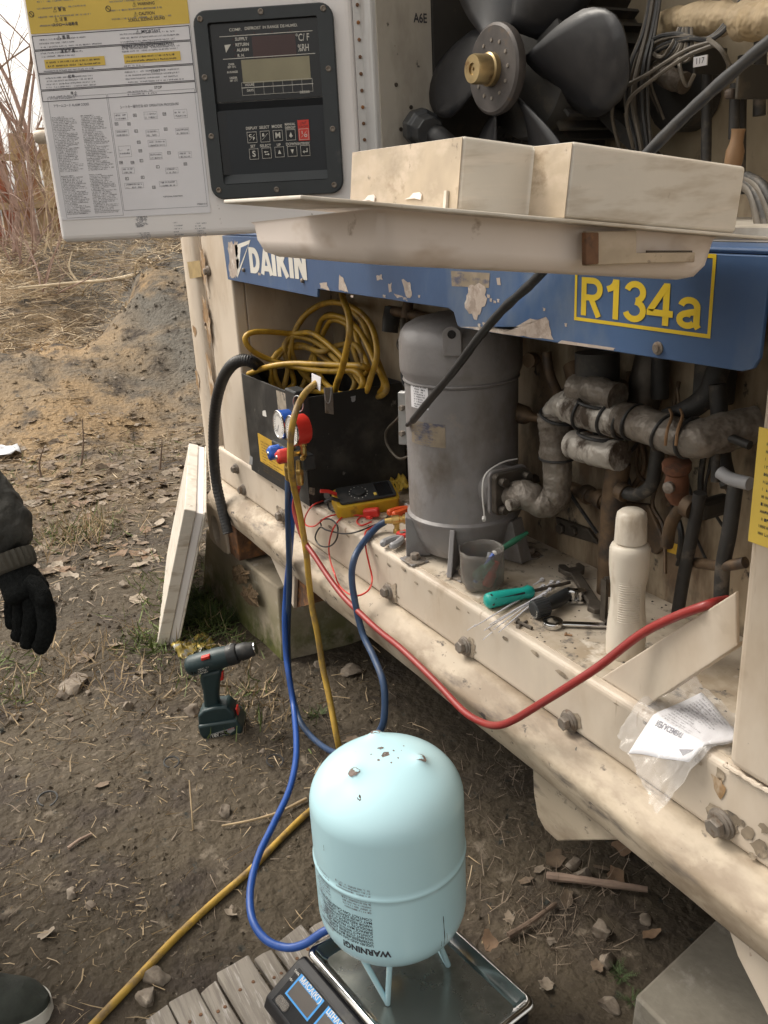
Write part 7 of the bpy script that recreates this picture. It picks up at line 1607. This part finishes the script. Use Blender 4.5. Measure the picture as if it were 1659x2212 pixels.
while len(spots) < 1250 and tries < 90000:
    tries += 1; s = rnd.uniform(.85, 5.9); x = -s; y = rnd.uniform(-.12 * s - .35, .30 * s + .4)
    if rnd.random() < litter_density(x, y) * (.05 + .95 * sm(1.7, 3.3, s)) and clear_of(x, y): spots.append((x, y, rnd.uniform(.014, .038) * (1 if s > 2.4 else .7)))
spots.sort(key=lambda q: -q[2] / math.hypot(q[0], q[1]))
for k, (x, y, r) in enumerate(spots[:300]):
    o = bpy.data.objects.new('dry_leaf', LM_[rnd.randrange(12)]); COL.objects.link(o); nn = gnorm(x, y)
    o.location = (x, y, gh(x, y) + r * .20); o.rotation_euler = (Vector((rnd.gauss(0, .28), rnd.gauss(0, .28), 1)).normalized() + nn * .6).to_track_quat('Z', 'Y').to_euler(); o.rotation_euler.rotate_axis('Z', rnd.uniform(0, 6.3)); o.scale = (r, r, r * rnd.uniform(.3, .8))
    tag(o, 'curled brown dead leaf lying on the dirt', 'leaf', 'dead leaves scattered on the dirt')
for k, (px, py, r, mi) in enumerate(((1345, 1835, .040, 4), (1400, 1835, .046, 4), (1198, 1862, .034, 0), (1165, 1880, .018, 3), (1225, 1945, .026, 2), (1135, 1905, .018, 0), (1300, 1880, .024, 2), (1180, 2130, .02, 5), (1405, 2020, .022, 4), (1290, 2090, .02, 0), (1060, 2040, .026, 4), (1100, 1985, .018, 3), (760, 1600, .022, 0), (500, 1975, .018, 5), (100, 2020, .02, 5), (1250, 1790, .03, 2), (1330, 1900, .03, 4))):
    c = onground(px, py); o = bpy.data.objects.new('dry_leaf', LM_[mi]); COL.objects.link(o); o.location = c + Vector((0, 0, r * .25)); o.rotation_euler = (rnd.gauss(0, .2), rnd.gauss(0, .2), rnd.uniform(0, 6)); o.scale = (r * .78, r * .78, r * .5)
    tag(o, 'curled brown dead leaf lying on the dirt', 'leaf', 'dead leaves scattered on the dirt')
def clump(k):             # little heaps of broken straw on the trodden dirt
    cx_, cy_ = CL[k % len(CL)]; x, y = cx_ + rnd.gauss(0, .075), cy_ + rnd.gauss(0, .06); a = rnd.uniform(0, 6.3)
    return Vector((x, y, gh(x, y) + .002)), Vector((math.cos(a), math.sin(a), rnd.uniform(0, .2))).normalized(), rnd.choice((.006, .01, .016, .03)) * rnd.uniform(.6, 1.3), rnd.uniform(.0004, .0016), Vector((0, 0, rnd.uniform(0, .003)))
CL = [tuple(onground(*p).xy) for p in ((230, 1900), (260, 1930), (240, 1990), (60, 1830), (290, 1690), (350, 1660), (540, 1690), (150, 1560), (90, 1600), (420, 1500), (250, 1560), (330, 1540), (40, 1900), (180, 2010), (520, 1640), (620, 1560), (560, 1590))]
def leaf_stuff(sp, m, name, label):
    mb = MB(); r_ = random.Random(3)
    for x, y, r in sp:
        me = LM_[r_.randrange(12)]; M_ = Matrix.Translation((x, y, gh(x, y) + r * .2)) @ Matrix.Rotation(r_.uniform(0, 6.3), 4, 'Z') @ Matrix.Rotation(r_.gauss(0, .35), 4, 'X') @ Matrix.Diagonal((r, r, r * .5, 1))
        mb.add([M_ @ v.co for v in me.vertices], [tuple(p.vertices) for p in me.polygons])
    return tag(build(mb, name, m, smooth=True), label, 'leaves', kind='stuff')
rest = spots[300:]
for k in range(3): leaf_stuff(rest[k::3], 'leaf%d' % (k, 2, 3)[k] if False else 'leaf%d' % (0, 2, 3)[k], 'leaf_litter', ('brown small leaf litter on the dirt', 'dark small leaf litter on the dirt', 'pale small leaf litter on the dirt')[k])
def strands(n, fn, m, name, label, cat):
    mb = MB()
    for k in range(n):
        q = fn(k)
        if q is None: continue
        p, d, L_, w, bend = q
        s_ = d.cross(Vector((rnd.gauss(0, 1), rnd.gauss(0, 1), rnd.gauss(0, 1)))).normalized() * w; mid = p + d * L_ * .5 + bend; tip = p + d * L_ + bend * .3
        mb.add([p - s_, p + s_, mid + s_ * .8, mid - s_ * .8, tip], [(0, 1, 2, 3), (3, 2, 4)])
    return tag(build(mb, name, m), label, cat, kind='stuff')
def flat_straw(lo, hi):
    def fn(k):
        s = lo + (hi - lo) * rnd.random() ** .8; x = -s; y = rnd.uniform(-.12 * s - .4, .31 * s + .45)
        if not clear_of(x, y) or rnd.random() > .30 + litter_density(x, y) * 1.1: return None
        a = rnd.uniform(0, 6.3); d = Vector((math.cos(a), math.sin(a), rnd.uniform(-.02, .18))).normalized()
        return Vector((x, y, gh(x, y) + .003)), d, rnd.choice((.012, .02, .03, .05, .08)) * rnd.uniform(.6, 1.3) * (.55 + .15 * s), rnd.uniform(.0006, .0020) * (.5 + .22 * s), Vector((rnd.gauss(0, .004), rnd.gauss(0, .004), rnd.uniform(0, .006)))
    return fn
strands(6500, flat_straw(.75, 6.0), 'straw', 'straw_litter', 'bits of straw strewn over the dirt', 'straw')
strands(2200, flat_straw(.75, 5.5), 'straw_pale', 'straw_litter', 'pale bits of straw strewn over the dirt', 'straw')
strands(9000, flat_straw(.75, 6.0), 'straw_grey', 'straw_litter', 'grey bits of dead grass strewn over the dirt', 'straw')
strands(800, clump, 'straw', 'straw_heaps', 'little heaps of broken pale straw on the trodden dirt', 'straw')
def crumbs(n, lo, hi, m, name, label):
    mb = MB()
    for k in range(n):
        s = lo + (hi - lo) * rnd.random(); x = -s; y = rnd.uniform(-.12 * s - .4, .31 * s + .45)
        if not clear_of(x, y): continue
        r = rnd.choice((.003, .004, .006, .010)) * rnd.uniform(.5, 1.2) * (.5 + .25 * s); c = Vector((x, y, gh(x, y) + r * .25)); a0 = rnd.uniform(0, 6)
        mb.add([c + Vector((math.cos(a0 + a) * r * rnd.uniform(.6, 1), math.sin(a0 + a) * r * rnd.uniform(.6, 1), -r * .3)) for a in (0, 1.26, 2.5, 3.77, 5.0)] + [c + Vector((rnd.uniform(-.3, .3) * r, rnd.uniform(-.3, .3) * r, r * .6))], [(0, 1, 5), (1, 2, 5), (2, 3, 5), (3, 4, 5), (4, 0, 5)])
    return tag(build(mb, name, m, smooth=60), label, 'soil', kind='stuff')
crumbs(9000, .75, 8.0, 'soil', 'soil_crumbs', 'crumbs of earth over the whole ground')
crumbs(700, .8, 7.5, 'stone', 'gravel', 'small grit mixed into the dirt')
# grass
def tuft(px, py, n, sp, h, m):
    c = onground(px, py); out = []
    for _ in range(n):
        x, y = c.x + rnd.gauss(0, sp), c.y + rnd.gauss(0, sp)
        if not clear_of(x, y): continue
        d = Vector((rnd.gauss(0, .55), rnd.gauss(0, .55), rnd.uniform(.5, 1))).normalized(); out.append((Vector((x, y, gh(x, y))), d, h * rnd.uniform(.5, 1.2), rnd.uniform(.0012, .0024), Vector((d.x * .02, d.y * .02, 0))))
    return out
def tufts(lst, m, name, label, thin=1):
    T = []
    for a in lst: T += [(p, d, L_, w * thin, b) for p, d, L_, w, b in tuft(*a, m)]
    return strands(len(T), lambda k: T[k], m, name, label, 'grass')
tufts([(425, 1290, 260, .10, .07), (470, 1310, 260, .08, .07), (440, 1340, 220, .09, .06), (500, 1330, 200, .06, .06), (455, 1370, 150, .07, .05), (540, 1400, 90, .05, .05), (410, 1240, 120, .1, .07), (300, 1385, 60, .04, .06), (330, 1400, 60, .04, .05), (150, 1160, 120, .10, .10), (190, 1120, 30, .12, .06), (30, 1120, 40, .14, .06), (60, 1030, 40, .2, .07), (340, 970, 20, .15, .09), (520, 1560, 30, .05, .06), (540, 1500, 22, .04, .06), (395, 1470, 20, .05, .05), (20, 1440, 40, .06, .06), (20, 1500, 30, .06, .05), (250, 980, 24, .2, .07), (665, 1555, 14, .03, .05), (345, 1430, 20, .04, .06)], 'grass', 'grass', 'short green grass growing in patches')
tufts([(160, 1165, 110, .12, .13), (130, 1170, 60, .12, .12), (480, 1340, 50, .1, .08), (900, 1980 - 200, 10, .03, .05), (530, 1490, 50, .07, .07), (560, 1545, 50, .06, .07), (100, 1430, 80, .12, .08), (230, 1440, 80, .12, .08), (60, 1520, 60, .08, .07), (330, 1490, 60, .08, .07)], 'straw', 'dry_grass', 'dry yellow grass lying in tufts on the dirt')
tufts([(1210, 1990, 90, .07, .05), (1240, 2050, 70, .06, .045), (1120, 1700, 110, .12, .05), (1150, 1960, 70, .06, .05), (1090, 1850, 60, .08, .05), (1330, 1960, 50, .08, .05), (1060, 1780, 60, .08, .05)], 'straw_grey', 'dead_grass', 'fine grey dead grass in the shade under the rail', .45)
def weed(px, py, label, n=26, R=.05, nm='weed'):
    c = onground(px, py); mb = MB(); r_ = random.Random(px)
    for k in range(n):
        a = r_.uniform(0, 6.3); L_ = R * r_.uniform(.4, 1); d = Vector((math.cos(a), math.sin(a), r_.uniform(.15, .8))).normalized(); s_ = Vector((-d.y, d.x, 0)).normalized()
        for q in range(8):
            t = .2 + .8 * q / 7; p = c + d * L_ * t
            for sg in (1, -1): mb.add([p, p + (d * .9 + s_ * sg * .8).normalized() * R * .13 + Vector((0, 0, .002)), p + d * R * .05], [(0, 1, 2)])
    return tag(build(mb, nm, 'weed'), label, 'weed', 'small green weeds')
for px, py, lab, n, R in ((440, 1338, 'feathery green weed at the foot of the mossy block', 70, .10), (490, 1345, 'feathery green weed between the drill and the mossy block', 60, .08), (415, 1300, 'low green weed behind the leaning panel', 50, .09), (1342, 2110, 'small green weed left of the concrete slab', 26, .032), (1365, 2165, 'tiny green weed at the near corner of the slab', 20, .03), (1330, 2095, 'green weed growing against the grey stone', 18, .026), (690, 1545, 'low green weed behind the tank between the hoses', 24, .035)): weed(px, py, lab, n, R)

# ---------------------------------------------------------------- bank, fence and bare bushes beyond
def bank_straw(k):
    s = rnd.uniform(7.2, 12); x = -s; y = rnd.uniform(-.05 * s - .5, .34 * s + .3); a = rnd.uniform(0, 6.3); d = Vector((math.cos(a), math.sin(a), rnd.uniform(-.12, .32))).normalized()
    return Vector((x, y, gh(x, y) + .01)), d, rnd.uniform(.08, .38), rnd.uniform(.002, .0042), Vector((rnd.gauss(0, .05), rnd.gauss(0, .05), rnd.uniform(-.02, .05)))
strands(5200, bank_straw, 'bank_straw', 'bank_grass', 'matted dry grass covering the bank', 'grass')
strands(3800, bank_straw, 'straw_pale', 'bank_grass', 'pale dry grass stalks on the bank', 'grass')
strands(3800, bank_straw, 'straw_grey', 'bank_grass', 'grey dead stems on the bank', 'grass')
def roots(k):
    p = onground(380 + rnd.gauss(0, 14), 640 + rnd.gauss(0, 18)); d = Vector((rnd.gauss(.4, .3), rnd.gauss(0, .3), -1)).normalized(); return p + Vector((.15, -.05, .12)), d, rnd.uniform(.2, .5), .004, Vector((rnd.gauss(0, .03), rnd.gauss(0, .03), 0))
strands(70, roots, 'straw', 'hanging_roots', 'dry roots hanging from the bank edge', 'roots')
# rusty picket fence
fx, fy0, fy1 = -12.2, -6.5, 5.0
fen = thing('picket_fence', 'rusty red and tan upright slat fence behind the bank', 'fence', (fx, 1.5, gh(fx, 1.5)))
y = fy0; k = 0; r_ = random.Random(8)
slat = {}
while y < fy1:
    w = r_.uniform(.13, .17); h = 1.50 + r_.uniform(-.16, .18); z0 = gh(fx, y) - .1; mb = MB(); pr_ = [(0, 0), (.02, -.03), (w * .5, -.045), (w - .02, -.03), (w, 0), (w - .02, .02), (.02, .02)]
    mb.prism([(fx - yy, y + xx, z0) for xx, yy in pr_], (r_.uniform(-.02, .02), r_.uniform(-.03, .03), h)); build(mb, 'slat', 'fence_rust' if r_.random() < .5 else 'fence_tan', fen); y += w + r_.uniform(.02, .05)
for z in (.45, 1.0): build(MB().box((fx + .06, fy0, gh(fx, 1) + z), (fx + .10, fy1, gh(fx, 1) + z + .08)), 'rail', 'fence_tan', fen)
# bare shrubs and trees
def branchy(base, d, L_, r, depth, rnd, out, droop=.0, spread=.55):
    pts = [Vector(base)]; dd = Vector(d).normalized(); n = 6
    for i in range(n):
        dd = (dd + Vector((rnd.gauss(0, .13), rnd.gauss(0, .13), rnd.gauss(0, .09) - droop))).normalized(); pts.append(pts[-1] + dd * L_ / n)
    out.append((pts, [r * (1 - .72 * i / n) for i in range(n + 1)], depth))
    if depth > 0:
        for _ in range(rnd.choice((3, 4, 5))):
            i = rnd.randrange(1, n + 1); nd = (dd + Vector((rnd.gauss(0, spread), rnd.gauss(0, spread), rnd.gauss(.1, spread * .7)))).normalized(); branchy(pts[i], nd, L_ * rnd.uniform(.4, .7), r * (1 - .7 * i / n) * .62, depth - 1, rnd, out, droop, spread)
def bare(name, base, stems, L_, r, depth, m, label, cat, group, seed, lean=(0, 0, 1), spread=.5, droop=0):
    rnd2 = random.Random(seed); out = []
    for _ in range(stems): branchy(Vector(base) + Vector((rnd2.gauss(0, .05), rnd2.gauss(0, .05), 0)), Vector(lean) + Vector((rnd2.gauss(0, .35), rnd2.gauss(0, .35), 0)) * (1 if stems > 1 else .3), L_ * rnd2.uniform(.75, 1.1), r, depth, rnd2, out, droop, spread)
    t = thing(name, label, cat, base, group); a, b = MB(), MB()
    for pts, rr_, dp in out: (a if dp == depth else b).tube(pts, rr_, 6 if dp == depth else 4, caps=False)
    build(a, 'trunk' if stems == 1 else 'stem', m, t, smooth=True); build(b, 'crown', m, t)
    return t
def gp3(x, y): return Vector((x, y, gh(x, y) - .05))
def far(px, d): p = at(px, 480, d=d); return p.x, p.y
for k, (px, d, L_, r, m, lab, lean) in enumerate(((18, 8.6, 3.6, .030, 'bark_pink', 'bare thin tree rising against the sky at the left edge', (0, .03, 1)), (66, 9.6, 3.8, .026, 'bark_pink', 'slender bare tree just left of the open door', (0, -.06, 1)), (104, 10.4, 4.2, .032, 'bark', 'bare tree half hidden by the open door', (0, -.14, 1)), (-40, 9.2, 4.2, .040, 'bark_pink', 'bare tree leaning in from beyond the left edge', (0, .20, 1)), (40, 13.8, 5.2, .05, 'bark', 'bare tree standing behind the fence', (0, .05, 1)), (160, 14.5, 5.2, .05, 'bark_pink', 'bare tree farthest behind the fence', (0, -.12, 1)))):
    bare('bare_tree', gp3(*far(px, d)), 1, L_, r, 3, m, lab, 'tree', 'bare trees by the fence', 30 + k, lean, .62)
shr = [(far(20, 8.2), 5, 1.3, .010, 'bark_pink', 'leafless shrub on the bank at the far left', (.1, .0, 1)), (far(95, 8.8), 5, 1.2, .010, 'bark_pale', 'pale leafless shrub in front of the fence', (0, .3, .8)), (far(190, 9.2), 5, 1.0, .010, 'bark', 'leafless shrub below the corner of the door', (.2, .2, .6)), (far(300, 8.8), 5, .9, .010, 'bark_pale', 'leafless shrub on the bank beside the container', (.1, -.3, .5)), (far(150, 7.8), 4, .8, .008, 'bark_pale', 'low pale twiggy shrub on the bank slope', (.3, .4, .4)), (far(60, 7.6), 4, 1.0, .009, 'bark_pink', 'pinkish twiggy shrub low at the far left', (.2, .3, .5)), (far(5, 9.6), 5, 1.9, .012, 'bark_pink', 'tall leafless shrub beside the fence at the left edge', (.0, .15, 1)), (far(80, 10.2), 5, 1.9, .012, 'bark_pink', 'tall pinkish shrub against the fence', (.0, .05, 1))]
for k, (p, n, L_, r, m, lab, lean) in enumerate(shr): bare('bare_shrub', gp3(*p), n, L_, r, 2, m, lab, 'shrub', 'bare shrubs on the bank', 10 + k, lean, .6, .02)
bk = at(40, 622, d=7.6), at(150, 612, d=7.6), at(240, 604, d=7.5), at(300, 592, d=7.4), at(345, 580, d=7.3), at(420, 560, d=7.2)
fbr = thing('fallen_branch', 'long pale fallen branch lying across the bank', 'branch', bk[2]); build(MB().tube(spline(bk, 6), [.010 + .014 * i / 31 for i in range(31)], 8), 'main_stem', 'bark_pale', fbr, smooth=True)
for a, b, c_ in (((290, 595, 7.4), (300, 560, 7.3), (340, 545, 7.4)), ((300, 594, 7.4), (285, 650, 7.2), (250, 685, 7.1)), ((345, 580, 7.3), (335, 600, 7.2), (328, 615, 7.2)), ((170, 611, 7.6), (150, 580, 7.6), (155, 545, 7.6))): build(MB().tube(spline([at(q[0], q[1], d=q[2]) for q in (a, b, c_)], 6), [.011 - .0006 * i for i in range(13)], 6), 'side_branch', 'bark_pale', fbr, smooth=True)
